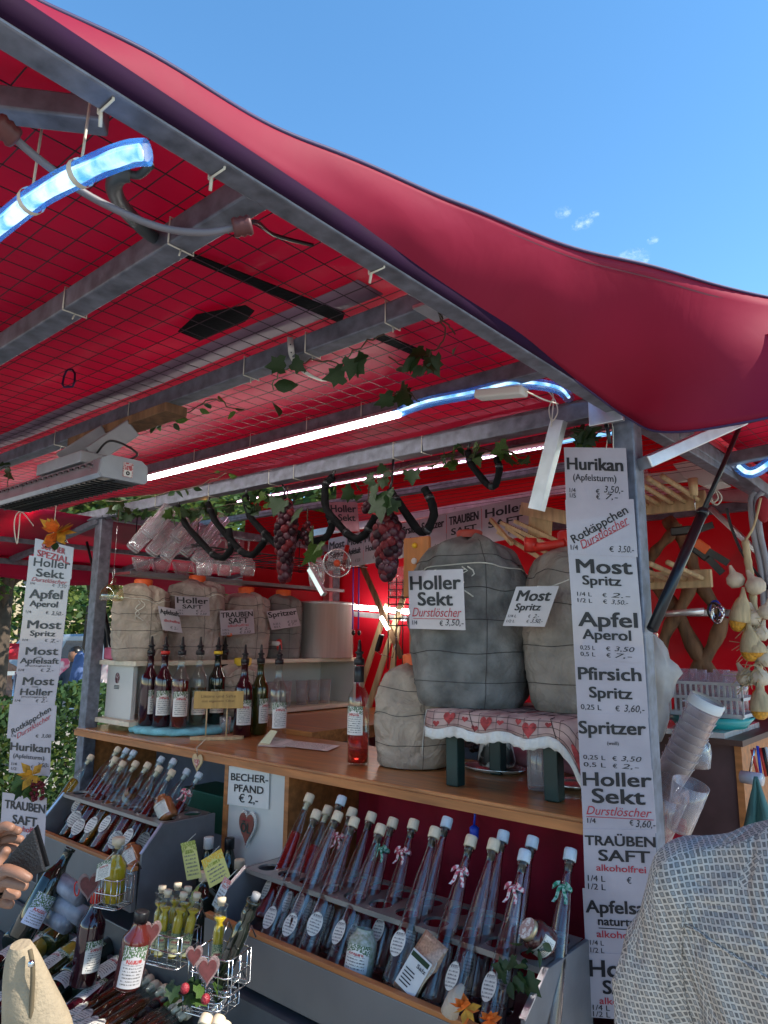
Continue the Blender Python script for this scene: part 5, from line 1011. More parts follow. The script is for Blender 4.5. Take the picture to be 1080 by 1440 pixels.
# hanging tumblers and stem glasses on the wire rack over the shelf
def hang_tumbler(px, py, x, tilt, label, group, h=.15, r=.034, m=CUP):
    p = PX(px, py, x); t = thing('hanging_tumbler', label, 'glass', p, group); d = Vector(tilt).normalized(); M = Matrix.Translation(p) @ d.to_track_quat('Z','Y').to_matrix().to_4x4()
    g = G(); g.lathe([(.001,.003),(r*.8,.0),(r*.82,.006),(r,h),(r*.94,h),(r*.76,.012),(.001,.012)], 20, M); g.ob('glass', m, t); return t
k = 0
for (px, py) in ((186,772),(207,752),(212,778),(232,785),(246,758),(258,778),(275,790),(286,762)):
    k += 1; hang_tumbler(px, py, -2.62+.02*(k%3), (.1,.75,1), 'tilted plastic tumbler hanging from the glass rack, %s from the left' % ORD[k-1], 'tumblers hanging tilted over the shelf')
def stem_glass(px, py, y, label, group=None, up=False, s=1.0, f=PX):
    p = f(px, py, y); t = thing('wine_glass', label, 'wine glass', p, group); k = 1 if up else -1
    g = G(); g.lathe([(.030*s,0),(.031*s,.002*k),(.004*s,.006*k),(.0035*s,.07*s*k),(.01*s,.08*s*k),(.034*s,.11*s*k),(.036*s,.135*s*k),(.030*s,.17*s*k),(.029*s,.17*s*k),(.034*s,.134*s*k),(.008*s,.084*s*k)], 22, Matrix.Translation(p)); g.ob('glass', GLASS, t); return t
for k, px in enumerate((302,318,336,350,290)): stem_glass(px, 755+(k%2)*4, -2.75+.04*k, 'upside down stem glass on the rack, %s from the left' % ORD[[1,2,3,4,0][k]], 'stem glasses hanging upside down')
t = thing('glass_rack', 'black wire glass rack hung above the white shelf', 'rack', (-2.8,2.2,2.0))
g = G()
for y in [1.75+.07*k for k in range(16)]: g.tube([(-3.05,y,1.985),(-2.55,y,1.985)], .0025, 5)
for x in (-3.05,-2.8,-2.55): g.tube([(x,1.72,1.99),(x,2.84,1.99)], .004, 5)
for x, y in ((-3.05,1.75),(-2.55,1.75),(-3.05,2.8),(-2.55,2.8)): g.tube([(x,y,1.99),(x,y,2.16)], .003, 5)
g.ob('wire_frame', BLACKP, t)
t = thing('glass_shelf_board', 'narrow red brown board with a grey edge under the hanging tumblers', 'shelf', (-3.0,2.3,1.90))
g = G(); g.box((-3.14,1.7,1.888), (-2.99,3.12,1.90)); g.ob('board', mat('red_brown_board', (.20,.03,.035), .5), t); g = G(); g.box((-2.989,1.7,1.884), (-2.984,3.12,1.902)); g.ob('edge', GREYM, t)
for k, y in enumerate((1.80,1.90,2.02,2.13)):
    tt = thing('clear_bowl', 'clear bowl standing on the red brown board, %s from the left' % ORD[k], 'bowl', (-3.06,y,1.90), 'bowls on the red brown board')
    g = G(); g.lathe([(.001,.003),(.022,0),(.045,.045),(.05,.075),(.047,.075),(.02,.006),(.001,.006)], 20, Matrix.Translation((-3.06,y,1.901))); g.ob('glass', CUP, tt)
p = PX(158,830,-2.85); t = thing('hanging_glass_bell', 'clear glass bell ornament hanging beside the left post', 'ornament', p)
g = G(); g.lathe([(.045,-.045),(.05,-.035),(.044,.0),(.025,.022),(.012,.028),(.013,.05),(.010,.052)], 24, Matrix.Translation(p)); g.ob('bell', thin_glass('amber_tinted_glass', (.85,.82,.6), .12, .6), t)
g = G(); g.tube([p+Vector((0,0,.05)), p+Vector((-.01,0,.075)), p+Vector((0,0,.10)), p+Vector((.01,0,.075)), p+Vector((0,0,.05))], .0018, 5); g.tube([p+Vector((0,0,.10)), Vector((p.x,p.y,2.15))], .001, 4); g.ob('wire_loop', CHROME, t)
p = PY(446,790,2.0); t = thing('hanging_wine_glass', 'wine glass and steel scoop hanging from a wire between grapes and fan', 'wine glass', p)
g = G(); g.lathe([(.002,.05),(.004,.0),(.02,-.02),(.035,-.06),(.033,-.10),(.026,-.13),(.024,-.13),(.03,-.10),(.03,-.06),(.015,-.022)], 20, Matrix.Translation(p+Vector((0,0,.03)))); g.ob('glass', GLASS, t)
t = thing('steel_scoop', 'straight steel scoop handle hanging beside the hanging wine glass', 'scoop', p); g = G(); g.beam(PY(436,800,1.95), PY(456,836,1.95), .02, .02); g.tube([PY(430,770,1.95), PY(436,800,1.95)], .002, 6); g.ob('scoop', STEEL, t)
t = thing('wire_hook', 'white s shaped wire hook hanging right of the wine glass', 'hook', p); g = G(); g.tube([PY(px,py,1.97) for px, py in ((441,793),(446,795),(449,805),(447,815),(442,817),(440,812))], .0018, 6); g.ob('wire', WHITEP, t)

# ================================================================ BACK: fan, lattice, cords, basket
p = PY(474,792,2.45); t = thing('clip_fan', 'round clip fan with wire guard and red hub at the back', 'fan', p); d = (CAM-p).normalized(); MF = Matrix.Translation(p) @ d.to_track_quat('Z','Y').to_matrix().to_4x4()
g = G()
for r_ in (.020,.030,.040,.050,.060): g.tube([MF @ Vector((r_*math.cos(a), r_*math.sin(a), .025-.2*r_)) for a in [2*math.pi*k/28 for k in range(29)]], .001, 4)
for k in range(12): a = 2*math.pi*k/12; g.tube([MF @ Vector((.015*math.cos(a), .015*math.sin(a), .025)), MF @ Vector((.066*math.cos(a+.2), .066*math.sin(a+.2), .0))], .001, 4)
g.tube([MF @ Vector((.067*math.cos(a), .067*math.sin(a), 0)) for a in [2*math.pi*k/36 for k in range(37)]], .004, 8); g.ob('guard', CHROME, t)
g = G(); g.lathe([(.001,.028),(.016,.026),(.017,.015),(.001,.014)], 18, MF); g.ob('hub', mat('orange_red_hub', (.7,.1,.04), .4), t)
for k in range(4):
    a = k*math.pi/2; g = G(); g.add([MF @ Vector((math.cos(a+u)*r_, math.sin(a+u)*r_, z_)) for (r_,u,z_) in ((.015,0,.01),(.055,-.25,.0),(.058,.35,.012),(.02,.6,.014))], [(0,1,2,3)]); g.ob('blade', thin_glass('smoky_blade', (.4,.4,.42), .1, .4, .1), t)
g = G(); g.tube([MF @ Vector((0,0,.01)), MF @ Vector((.03,-.03,-.07)), MF @ Vector((.05,.09,-.09))], .012, 8); g.ob('arm', REDP, t)
t = thing('wood_lattice', 'crossed rough wooden slats on the back wall left of the barrels', 'lattice', PY(520,880,3.1))
for k, (a, b_) in enumerate((((507,790),(565,925)),((583,790),(515,1005)),((560,880),(543,1010)),((545,850),(508,965)))):
    g = G(); g.beam(PY(*a,3.10+.012*k), PY(*b_,3.10+.012*k), .035, .01, (0,-1,0)); g.ob('slat', PALEWOOD if k != 0 else BROWNW, t)
t = thing('purple_cord', 'pair of purple cords with dark toggles hanging on the back wall', 'cord', PY(500,800,2.9))
for px in (497,505): g = G(); g.tube([PY(px,775,2.9), PY(px-1,885,2.9)], .004, 6); g.ob('cord', mat('purple_cord', (.12,.05,.45), .6), t); g = G(); g.sphere(PY(px,890,2.9), .011, 8, 6, 0, (1,1,1.4)); g.ob('toggle', BLACKP, t)
t = thing('wire_basket_stand', 'tall black wire stand with glass jars left of the big barrel', 'rack', PY(560,850,2.35)); c = PY(562,840,2.35)
for zz in (-.12,-.09,-.06,-.03,.0,.03,.06): g = G(); g.tube([c+Vector((.05*math.cos(a), .05*math.sin(a), zz)) for a in [2*math.pi*k/20 for k in range(21)]], .002, 4); g.ob('ring', BLACKP, t)
for zz in (0,1,2,3): a = zz*math.pi/2+.4; g = G(); g.tube([c+Vector((.05*math.cos(a), .05*math.sin(a), -.30)), c+Vector((.05*math.cos(a), .05*math.sin(a), .08))], .0025, 5); g.ob('rod', BLACKP, t)
g = G(); g.lathe([(.001,0),(.042,0),(.044,.10),(.035,.12),(.035,.13)], 18, Matrix.Translation(c+Vector((0,0,.0)))); g.ob('jar', GLASS, t)
t = thing('orange_sack_panel', 'terracotta coloured box standing behind the big barrel', 'box', PY(590,910,2.25)); a = PY(575,885,2.25)
g = G(); g.box((a.x-.0,2.25,1.45), (a.x+.12,2.33,a.z)); g.ob('panel', mat('terracotta', (.40,.15,.09), .7), t, bev=.005)
t = thing('black_gripper', 'black handled tool hanging on the wooden lattice', 'tool', PY(530,900,3.0)); g = G(); g.beam(PY(537,892,3.0), PY(530,916,3.0), .03, .02); g.ob('handle', BLACKP, t, bev=.006); g = G(); g.tube([PY(*q,3.0) for q in ((528,915),(535,920),(552,925),(560,890))], .002, 5); g.ob('wire_bow', CHROME, t)
# wooden pallet like rack behind the barrels
t = thing('wooden_peg_rack', 'wooden rack of long pegs behind the right barrel', 'rack', PY(740,740,2.5))
for k, (a, b_) in enumerate((((705,735),(790,775)),((712,742),(780,785)),((700,748),(760,785)),((724,733),(800,768)),((690,730),(720,765)))):
    g = G(); g.beam(PY(*a,2.50), PY(*b_,2.44), .014, .014); g.ob('peg', PALEWOOD, t)
g = G(); g.beam(PY(735,715,2.52), PY(830,735,2.45), .03, .05); g.ob('top_slat', PALEWOOD, t); g = G(); g.beam(PY(745,735,2.53), PY(775,735,2.53), .02, .12); g.ob('bracket', PALEWOOD, t)
# ================================================================ LIGHTS OF THE STALL, heater, cables
LEDW = glow('led_white', (1,.98,.93), 11); LEDB = glow('led_blue_white', (.80,.92,1), 2.6); LEDB = None
def patchy_glow(name, c1, c2, s):
    m, nt, N, L = new_mat(name); out = N('ShaderNodeOutputMaterial'); e = N('ShaderNodeEmission'); tc = N('ShaderNodeTexCoord'); nz = N('ShaderNodeTexNoise'); nz.inputs['Scale'].default_value = 28; nz.inputs['Detail'].default_value = 4; L(tc.outputs['Object'], nz.inputs[0]); rp = N('ShaderNodeValToRGB'); L(nz.outputs[0], rp.inputs[0]); rp.color_ramp.elements[0].position = .38; rp.color_ramp.elements[1].position = .6; rp.color_ramp.elements[0].color = (*c1,1); rp.color_ramp.elements[1].color = (*c2,1); L(rp.outputs[0], e.inputs[0]); e.inputs[1].default_value = s; L(e.outputs[0], out.inputs[0]); return m
LEDB = patchy_glow('led_blue_white', (.10,.35,.75), (.85,.95,1), 1.5); LEDP = glow('led_pink', (1,.55,.8), 6); LEDT = glow('led_teal', (.05,.75,.85), 6); WARM = glow('warm_bulb', (1,.5,.12), 9)
def blue_tube(nm): 
    m, nt, N, L = new_mat(nm); out = N('ShaderNodeOutputMaterial'); t = N('ShaderNodeBsdfTransparent'); t.inputs[0].default_value = (.62,.82,1,1)
    d = N('ShaderNodeBsdfDiffuse'); d.inputs[0].default_value = (.08,.32,.75,1); g_ = N('ShaderNodeBsdfGlossy'); g_.inputs['Roughness'].default_value = .05
    m1 = N('ShaderNodeMixShader'); m1.inputs[0].default_value = .45; L(t.outputs[0], m1.inputs[1]); L(d.outputs[0], m1.inputs[2])
    m2 = N('ShaderNodeMixShader'); m2.inputs[0].default_value = .15; L(m1.outputs[0], m2.inputs[1]); L(g_.outputs[0], m2.inputs[2]); L(m2.outputs[0], out.inputs[0]); return m
BT = blue_tube('blue_tube_plastic')
def smooth(P, n=8):
    out_ = []
    for i in range(n*(len(P)-1)+1): out_.append(cr(P, i/n))
    return out_
t = thing('led_tube', 'long thin white led light tube fixed beneath the third canopy bar', 'light tube', (-1.8,1.34,2.165))
a = Vector((PY(562,574,1.335).x, 1.335, 2.168)); g = G(); g.tube([Vector((-4.4,1.335,2.168)), a], .0075, 10); g.ob('glowing_tube', LEDW, t)
g = G(); g.box((-4.4,1.325,2.176), (a.x,1.345,2.184)); g.ob('holder', ALU, t)
P = smooth([PY(555,582,1.335), PY(600,566,1.335), PY(660,554,1.335), PY(715,541,1.35), PY(750,540,1.42), PY(786,547,1.5), PY(800,560,1.6)])
t = thing('blue_hose_light', 'blue glowing plastic hose light curving towards the right corner of the canopy', 'hose light', P[0], 'blue hose lights')
g = G(); g.tube(P, .0135, 14, cap=False); g.ob('hose', BT, t); g = G(); g.tube([p+Vector((0,0,.003)) for p in P], .004, 8); g.ob('glowing_core', LEDB, t)
P = smooth([PZ(-60,372,2.10), PZ(0,318,2.10), PZ(60,272,2.10), PZ(130,236,2.10), PZ(180,217,2.10), PZ(208,214,2.10)])
t = thing('blue_hose_light', 'thick blue hose light with bright white core at the top left under the canopy', 'hose light', P[0], 'blue hose lights')
g = G(); g.tube(P, .0135, 16, cap=False); g.ob('hose', BT, t)
g = G(); g.tube([p for p in P[:-4]], [.0088+.0006*math.sin(i*.7) for i in range(len(P)-4)], 10); g.ob('glowing_core', LEDB, t)
for i in (14, 22): d = (P[i+1]-P[i]).normalized(); g = G(); g.tube([P[i]-d*.004, P[i]+d*.004], .0155, 14, cap=False); g.tube([P[i]+Vector((0,0,.014)), P[i]+Vector((0,0,.02)), P[i]+Vector((.01,0,.12))], .0016, 5); g.ob('cable_tie', CORD, t)
# rubber hose end and cables
t = thing('grey_cable', 'thick grey cable sagging between two rubber plugs at the top left', 'cable', PZ(20,195,2.12))
P = smooth([PZ(18,192,2.13), PZ(60,228,2.12), PZ(130,278,2.105), PZ(220,318,2.10), PZ(285,327,2.10), PZ(332,320,2.11)]); g = G(); g.tube(P, .0045, 10); g.ob('cable', mat('grey_rubber', (.16,.15,.17), .5), t)
for pp, q in ((P[0], P[1]), (P[-1], P[-2])):
    d = (pp-q).normalized(); g = G(); g.tube([pp-d*.004+d*.004*k for k in range(7)], [.011+.002*(k%2) for k in range(7)], 12); g.ob('rubber_plug', mat('brown_rubber', (.10,.03,.03), .5), t)
g = G(); g.tube(smooth([P[-1], PZ(360,312,2.14), PZ(385,330,2.18), PZ(440,345,2.19)]), .003, 6); g.ob('lead', BLACKP, t)
g = G(); g.tube(smooth([P[0], PZ(-5,170,2.15), PZ(-30,150,2.17)]), .006, 8); g.ob('lead', BLACKP, t)
t = thing('rubber_hose', 'black rubber hose and flat strap running across above the wire mesh', 'strap', PZ(165,255,2.2))
P = smooth([PZ(212,232,2.15), PZ(195,246,2.15), PZ(172,245,2.15), PZ(160,262,2.16), PZ(172,290,2.18), PZ(205,325,2.2), PZ(225,338,2.21)]); g = G(); g.tube(P[:14], .005, 8); g.tube(P[12:], .0105, 10); g.ob('hose', mat('dark_rubber', (.05,.06,.065), .4), t)
g = G(); a = [PZ(250,348,2.236), PZ(260,362,2.236), PZ(480,455,2.236), PZ(485,440,2.236)]; g.add(a, [(0,1,2,3)]); a = [PZ(520,462,2.236), PZ(522,474,2.236), PZ(606,510,2.236), PZ(600,495,2.236)]; g.add(a, [(0,1,2,3)]); g.ob('strap', BLACKF, t, solid=.002)
t = thing('black_tape_patch', 'black rectangular tape patch stuck on the red roof above the mesh', 'patch', PZ(300,450,2.24)); g = G(); g.add([PZ(*q,2.242) for q in ((250,466),(276,442),(345,429),(358,437),(345,452),(282,479))], [(0,1,2,3,4,5)]); g.ob('patch', BLACKF, t, solid=.001)
t = thing('carabiner', 'dark carabiner clipped to the wire mesh on the left', 'carabiner', PZ(97,515,2.225)); c = PZ(97,532,2.20)
g = G(); g.tube([c + R_RIGHT*x*.0175 + Vector((0,0,1))*z*.022 for x, z in ((-.2,1),(.35,1),(.75,.5),(.8,-.4),(.6,-.95),(-.5,-1),(-.8,-.7),(-.7,.2),(-.45,.8),(-.2,1))], .0026, 8); g.ob('ring', mat('violet_metal', (.03,.02,.06), .3, metal=.7), t)
t = thing('white_strap', 'white perforated strap looped over the middle canopy bar', 'strap', PZ(410,490,2.2)); P = smooth([PZ(408,474,2.225), PZ(409,488,2.195), PZ(412,503,2.18), PZ(425,520,2.17), PZ(440,530,2.165), PZ(456,536,2.17)])
g = G(); g.grid([[p + R_RIGHT*s for s in (-.0065,.0065)] for p in P]); g.ob('band', WHITEP, t, solid=.001)
for k in (6, 12, 18, 26): g = G(); g.sphere(P[k]-Vector((0,0,.001))-R_FWD*.002, .0016, 6, 4); g.ob('hole', BLACKP, t)
# cable ties on bars
def tie(px, py, y, z, s=.022, L_=.014):
    p = PZ(px, py, z); p.y = y; g = G(); g.tube([Vector((p.x, y+s*a, z+s*b)) for a, b in ((-1,-.9),(-1,1),(1,1),(1,-1),(-1,-1),(-1,-.9))], .0014, 5); g.tube([Vector((p.x,y,z-s)), Vector((p.x+.006,y-.006,z-s-L_))], .0014, 5); return g.ob('cable_tie', CORD, st)
for px, py in ((345,515),(195,580),(60,612),(415,475),(545,440)): tie(px, py, .947, 2.2)
for px, py in ((105,425),(250,330)): tie(px, py, .54, 2.2)
for px, py in ((300,648),(380,628),(460,608),(535,588)): tie(px, py, 1.36, 2.205, .026)
for px, py in ((225,717),(300,702),(385,682),(420,672),(560,645),(600,632)): p = PY(px,py,YF); g = G(); g.tube([Vector((p.x, YF+.025*a, 2.17+.025*b)) for a, b in ((-1,-.9),(-1,1),(1,1),(1,-1),(-1,-1),(-1,-.9))], .0014, 5); g.ob('cable_tie', CORD, st)
for yy in (.30,.44,.73):
    g = G(); g.tube([Vector((-.64+.0205*a, yy, 2.165+.0205*b)) for a, b in ((-1,-.9),(-1,1),(.5,1),(.5,-1),(-1,-1),(-1,-.9))], .0016, 5); g.tube([Vector((-.655,yy,2.146)), Vector((-.662,yy+.004,2.132))], .0022, 5); g.ob('cable_tie', CORD, st)
# heater
HX0, HX1, HY0, HY1, HZ = -2.12, -1.50, .757, .878, 1.985
t = thing('infrared_heater', 'grey metal infrared heater hung under the canopy on the left', 'heater', ((HX0+HX1)/2,.82,HZ))
def hsec(x, s=1): return [Vector((x, .8175+(y-.8175)*s, HZ+z*s)) for y, z in ((HY0,-.018),(HY0+.004,.016),(HY0+.02,.027),(HY1-.02,.027),(HY1-.004,.016),(HY1,-.018),(HY1-.008,-.027),(HY0+.008,-.027))]
g = G(); g.grid([hsec(HX1-.004), hsec(HX1+.006)], wrap=True, smooth=False); a = hsec(HX1+.006); g.add(a, [tuple(range(8))]); a = hsec(HX1+.0061,.985); g.ob('end_cap', mat('cast_grey', (.30,.31,.34), .5, metal=.3), t, bev=.002)
g = G(); S = [hsec(HX0,.96), hsec(HX1-.0045,.96)]; S = [[s[k] for k in (7,0,1,2,3,4,5,6)] for s in S]; g.grid(S, smooth=False); g.add(hsec(HX0-.001,.98), [tuple(range(8))]); g.ob('housing', mat('heater_metal', (.50,.50,.52), .28, metal=.85), t)
g = G()
for k in range(24): x = HX0+.03+.024*k; g.beam((x,HY0+.014,HZ-.028), (x,HY1-.014,HZ-.028), .003, .004)
g.beam((HX0,.80,HZ-.0285), (HX1-.006,.80,HZ-.0285), .003, .003); g.ob('grille', BLACKP, t)
g = G(); g.tube([Vector((HX0+.03,.8175,HZ-.008)), Vector((HX1-.03,.8175,HZ-.008))], .006, 10); g.ob('lamp_rod', mat('quartz', (.6,.55,.5), .2), t)
g = G(); 
for k in range(20): x = HX0+.03+.028*k; g.box((x,HY0-.0012,HZ+.006), (x+.014,HY0+.003,HZ+.010))
g.ob('vent_slots', BLACKP, t)
g = G(); g.box((HX1+.0066,HY0+.055,HZ-.018), (HX1+.0072,HY0+.08,HZ+.016)); st_ = g.ob('sticker', mat('sticker_print', (.5,.4,.4), .5, col2=(.35,.05,.06), scale=260, sharp=True), t)
g = G(); g.box((HX1+.0073,HY0+.058,HZ-.017), (HX1+.0078,HY0+.077,HZ-.002)); g.ob('sticker_panel', WHITEP, t); g = G(); g.lathe([(.002,0),(.005,0),(.005,.0005),(.002,.0005)], 12, Matrix.Translation((HX1+.008,HY0+.067,HZ-.009)) @ Matrix.Rotation(math.pi/2,4,'Y')); g.ob('sticker_symbol', BLACKP, t)
g = G(); g.box((-1.86,.77,HZ+.028), (-1.62,.86,HZ+.058)); g.beam((-1.80,.815,HZ+.058), (-1.74,.90,HZ+.145), .07, .006, (1,0,0)); g.beam((-1.66,.815,HZ+.058), (-1.62,.90,HZ+.145), .05, .006, (1,0,0)); g.ob('bracket', mat('bracket_grey', (.28,.28,.31), .45, metal=.5), t, bev=.003)
g = G(); g.box((-1.95,.885,2.135), (-1.45,.945,2.158)); g.ob('wooden_mount', BROWNW, t, bev=.002)
g = G(); g.tube(smooth([Vector((-1.66,.82,HZ+.05)), Vector((-1.60,.83,HZ+.09)), Vector((-1.52,.86,HZ+.05)), Vector((-1.56,.84,HZ+.03))]), .003, 6); g.ob('cable', BLACKP, t)
for x in (-1.86,-1.70): g = G(); g.tube([(x,.915,2.13),(x,.915,2.16)], .007, 8); g.ob('bolt', ALU, t)
# thin cords hanging below the heater on the left
t = thing('cord_loop', 'pale cord loop hanging below the left end of the heater', 'cord', PD(25,730,2.2)); g = G(); g.tube(smooth([PD(*q,2.2) for q in ((38,716),(24,722),(20,740),(24,765),(27,742),(30,720),(44,735),(47,740))],4), .0018, 5); g.ob('cord', CORD, t)
# flower bow on the left strip
def flower(px, py, d, label, m, r=.03, n=16, seed=1, name='autumn_flower'):
    rs = random.Random(seed); p = PD(px, py, d); t = thing(name, label, 'flower', p)
    for k in range(n):
        g = G(); dr = Vector((rs.uniform(-1,1), rs.uniform(-1,1), rs.uniform(-1,1))).normalized(); dr = (dr - R_FWD*max(0,dr.dot(R_FWD))*1.3).normalized(); s_ = dr.orthogonal().normalized(); L_ = r*rs.uniform(.75,1.1)
        g.add([p, p+dr*L_*.5+s_*L_*.25, p+dr*L_, p+dr*L_*.5-s_*L_*.25, p+dr*L_*.5-R_FWD*.004], [(0,1,4),(1,2,4),(2,3,4),(3,0,4)], 0, True); g.ob('petal', m[k % len(m)], t)
    return t
YEL = mat('yellow_petal', (.60,.30,.03), .6, var=.4, scale=60, transl=.3); ORG = mat('orange_petal', (.70,.16,.02), .6, var=.4, scale=60, transl=.3)
flower(80,748,1.80,'yellow orange artificial autumn flower on top of the left price strip', [YEL, ORG], .048, 26, 3)
o = flower(45,1090,1.78,'yellow silk leaf with red berries between the last two left price sheets', [YEL], .04, 9, 5)
rs = random.Random(8)
for k in range(26):
    c = bpy.data.objects.new('berry', GM[0]); COL.objects.link(c); c.parent = o; q = PD(52+rs.uniform(-9,9), 1112+rs.uniform(-14,14), 1.77+rs.uniform(-.01,.01)); c.location = mw(o).inverted() @ q; c.scale = (.005,.005,.005)
for k in range(5): add_leaf(o, PD(35+rs.uniform(-6,10), 1105+rs.uniform(-8,14), 1.77), .04, rs, (0,1))
rs = random.Random(9)
o = [x for x in COL.objects if x.get('label','').startswith('yellow orange artificial')][0]
for k in range(6): add_leaf(o, PD(rs.uniform(58,100), rs.uniform(756,772), 1.79), .03, rs, (2,))
# hanging metal bar, fixtures and strings at the right corner
t = thing('hanging_metal_bar', 'bare aluminium angle bar hanging tilted from the right end of the front rail', 'metal bar', PY(786,590,1.56)); a = PY(783,590,1.565); b_ = PY(751,716,1.565)
g = G(); g.beam(a, b_, .034, .002, (0,-1,0)); sd = (b_-a).normalized().cross(Vector((0,-1,0))).normalized(); g.beam(a-sd*.017+Vector((0,.012,0)), b_-sd*.017+Vector((0,.012,0)), .002, .024, (0,-1,0)); g.ob('angle_bar', mat('bright_aluminium', (.72,.74,.76), .35, metal=.7), t)
g = G(); g.tube(smooth([PY(*q,1.56) for q in ((778,560),(772,575),(776,592),(784,580),(780,562),(766,545),(778,556),(775,600))],5), .0016, 5); g.ob('string', CORD, t)
t = thing('small_lamp_box', 'small white lamp box tied to the blue hose light', 'lamp', PY(705,556,1.33)); a = PY(672,556,1.31); b_ = PY(738,550,1.31); g = G(); g.beam(a, b_, .035, .02); g.ob('lamp_housing', WHITEP, t, bev=.004); g = G(); g.tube(smooth([b_, PY(750,555,1.32), PY(765,562,1.35), PY(785,568,1.45)]), .0018, 5); g.ob('cord', CORD, t)
t = thing('pink_led_strip', 'thin pinkish white led strip along the rear rail under the roof', 'light strip', PY(560,670,2.2)); a = PY(335,705,2.25); b_ = PY(765,629,2.25); g = G()
for k in range(90): p = a.lerp(b_, k/89); g.box((p.x-.006,p.y-.003,p.z-.003), (p.x+.006,p.y+.003,p.z+.003))
g.ob('glowing_beads', LEDP, t)
g = G(); g.beam(a+Vector((0,.012,.004)), b_+Vector((0,.012,.004)), .016, .014); g.ob('carrier', ALU, t)
bar(a+Vector((-.6,.06,-.07)), b_+Vector((.3,.06,-.07)), .03, .03)
t = thing('warm_fairy_lights', 'two warm orange fairy lights in the vine garland above the hooks', 'fairy lights', PY(290,715,1.7))
for q in ((288,708),(283,719),(292,720)): g = G(); g.sphere(PY(*q,1.66), .004, 8, 6); g.ob('bulb', WARM, t)
t = thing('back_led_tube', 'bright white led tube across the red back wall behind the lattice', 'light tube', PY(530,858,3.0)); g = G(); g.tube([PY(492,853,3.12), PY(574,860,3.12)], .014, 10); g.tube([PY(536,868,3.05), PY(546,885,3.05)], .01, 8); g.ob('glowing_tube', LEDW, t)
g = G(); g.beam(PY(492,863,3.13), PY(574,870,3.13), .02, .03); g.ob('holder', ALU, t)
t = thing('teal_led_string', 'string of tiny teal led lights inside the left counter cubby', 'fairy lights', PY(145,1050,1.9)); P = [PY(*q,1.85) for q in ((134,1038),(140,1042),(145,1047),(150,1053),(156,1060),(161,1066))]
for p in P: g = G(); g.sphere(p, .005, 8, 6); g.ob('bulb', LEDT, t)
g = G(); g.tube(P, .0015, 5); g.ob('wire', BLACKP, t)
t = thing('aluminium_wall_post', 'grey vertical profile on the red back wall beside the fan', 'post', PY(461,830,3.15)); g = G(); g.beam(PY(461,790,3.14), PY(461,1000,3.14)*1.0, .055, .03, (0,-1,0)); g.ob('profile', ALU, t)

# ================================================================ RIGHT END seen past the post
def pegrack(x0, x1, py0, y, n, label, seed):
    a = PY(x0, py0, y); b_ = PY(x1, py0, y); b_.z = a.z; t = thing('peg_board', label, 'rack', a); g = G(); g.box((a.x,y,a.z-.035), (b_.x,y+.025,a.z+.035)); g.ob('board', PALEWOOD, t, bev=.003)
    for k in range(n):
        p = a.lerp(b_, (k+.5)/n); g = G(); g.tube([p+Vector((0,-.0,0)), p+Vector((-.02,-.32,.035))], .010, 10); g.ob('peg', PALEWOOD, t)
pegrack(900, 992, 712, 2.75, 5, 'upper wooden peg board with long round pegs on the red wall', 1)
pegrack(905, 1000, 817, 2.9, 4, 'lower wooden peg board with long round pegs on the red wall', 2)
t = thing('wood_lattice', 'crossed rough brown branches on the red wall right of the post', 'lattice', PY(960,870,3.1))
for k, (a, b_, w_) in enumerate((((938,730),(1012,862),.075),((952,735),(912,795),.06),((908,805),(1030,985),.085),((978,800),(925,930),.07),((1018,868),(955,1000),.075),((900,900),(935,860),.06))):
    p, q = PY(*a,3.10-.03*(k%2)), PY(*b_,3.10-.03*(k%2)); P = smooth([p, p.lerp(q,.33)+Vector((.012,0,.006)), p.lerp(q,.66)-Vector((.012,0,.0)), q], 5); g = G(); g.tube(P, [w_*.36*(1+.16*math.sin(i*1.3+k)) for i in range(len(P))], 10); g.ob('branch', BROWNW, t)
t = thing('steel_rail_tube', 'short shiny steel tube on the red wall behind the gas strut', 'tube', PY(960,862,2.9)); g = G(); g.tube([PY(930,864,2.95), PY(990,859,2.95)], .013, 12); g.ob('tube', STEEL, t)
g = None
def saw(p0, p1, p2, y, label, hm):
    t = thing('folding_saw', label, 'saw', PY(*p0,y), 'tools on the lattice'); g = G(); g.beam(PY(*p0,y), PY(*p1,y), .035, .018, (0,-1,0)); g.ob('handle', hm, t, bev=.006); g = G(); g.beam(PY(*p1,y), PY(*p2,y), .025, .01, (0,-1,0)); g.ob('blade', BLACKP, t)
saw((943,748),(985,744),(1003,738), 2.8, 'black tool with a blue tip hanging level by the gas strut', BLACKP); saw((978,762),(996,775),(1024,792), 2.75, 'tool with an orange and black handle hanging slanted', ORANGEP); saw((976,770),(996,785),(1016,806), 2.78, 'black folding saw pointing down behind the orange one', BLACKP)
t = thing('wooden_awl', 'wooden handled ice pick hanging with its spike down', 'awl', PY(975,690,2.5)); g = G(); g.tube([PY(974,673,2.5), PY(976,697,2.5)], [.017,.013], 12); g.ob('handle', PALEWOOD, t); g = G(); g.tube([PY(976,697,2.5), PY(978,718,2.5)], [.003,.001], 6); g.ob('spike', CHROME, t)
t = thing('white_lamp_box', 'white angular lamp housing under the roof near the right edge', 'lamp', PY(985,665,2.5)); g = G(); a = [PY(*q,2.55) for q in ((945,652),(965,648),(1000,655),(1018,678),(990,684),(960,670))]; g.prism(a, (0,.1,0)); g.ob('housing', WHITEP, t, bev=.004)
g = G(); g.beam(PY(900,676,2.6), PY(975,668,2.6), .03, .04); g.ob('white_rail', WHITEP, t)
g = G(); g.tube(smooth([PY(*q,2.5) for q in ((1005,688),(1010,700),(1003,706),(1000,695),(1008,690),(1015,700),(1008,710),(998,702),(1005,692))],4), .003, 5); g.ob('cord_coil', CORD, t)
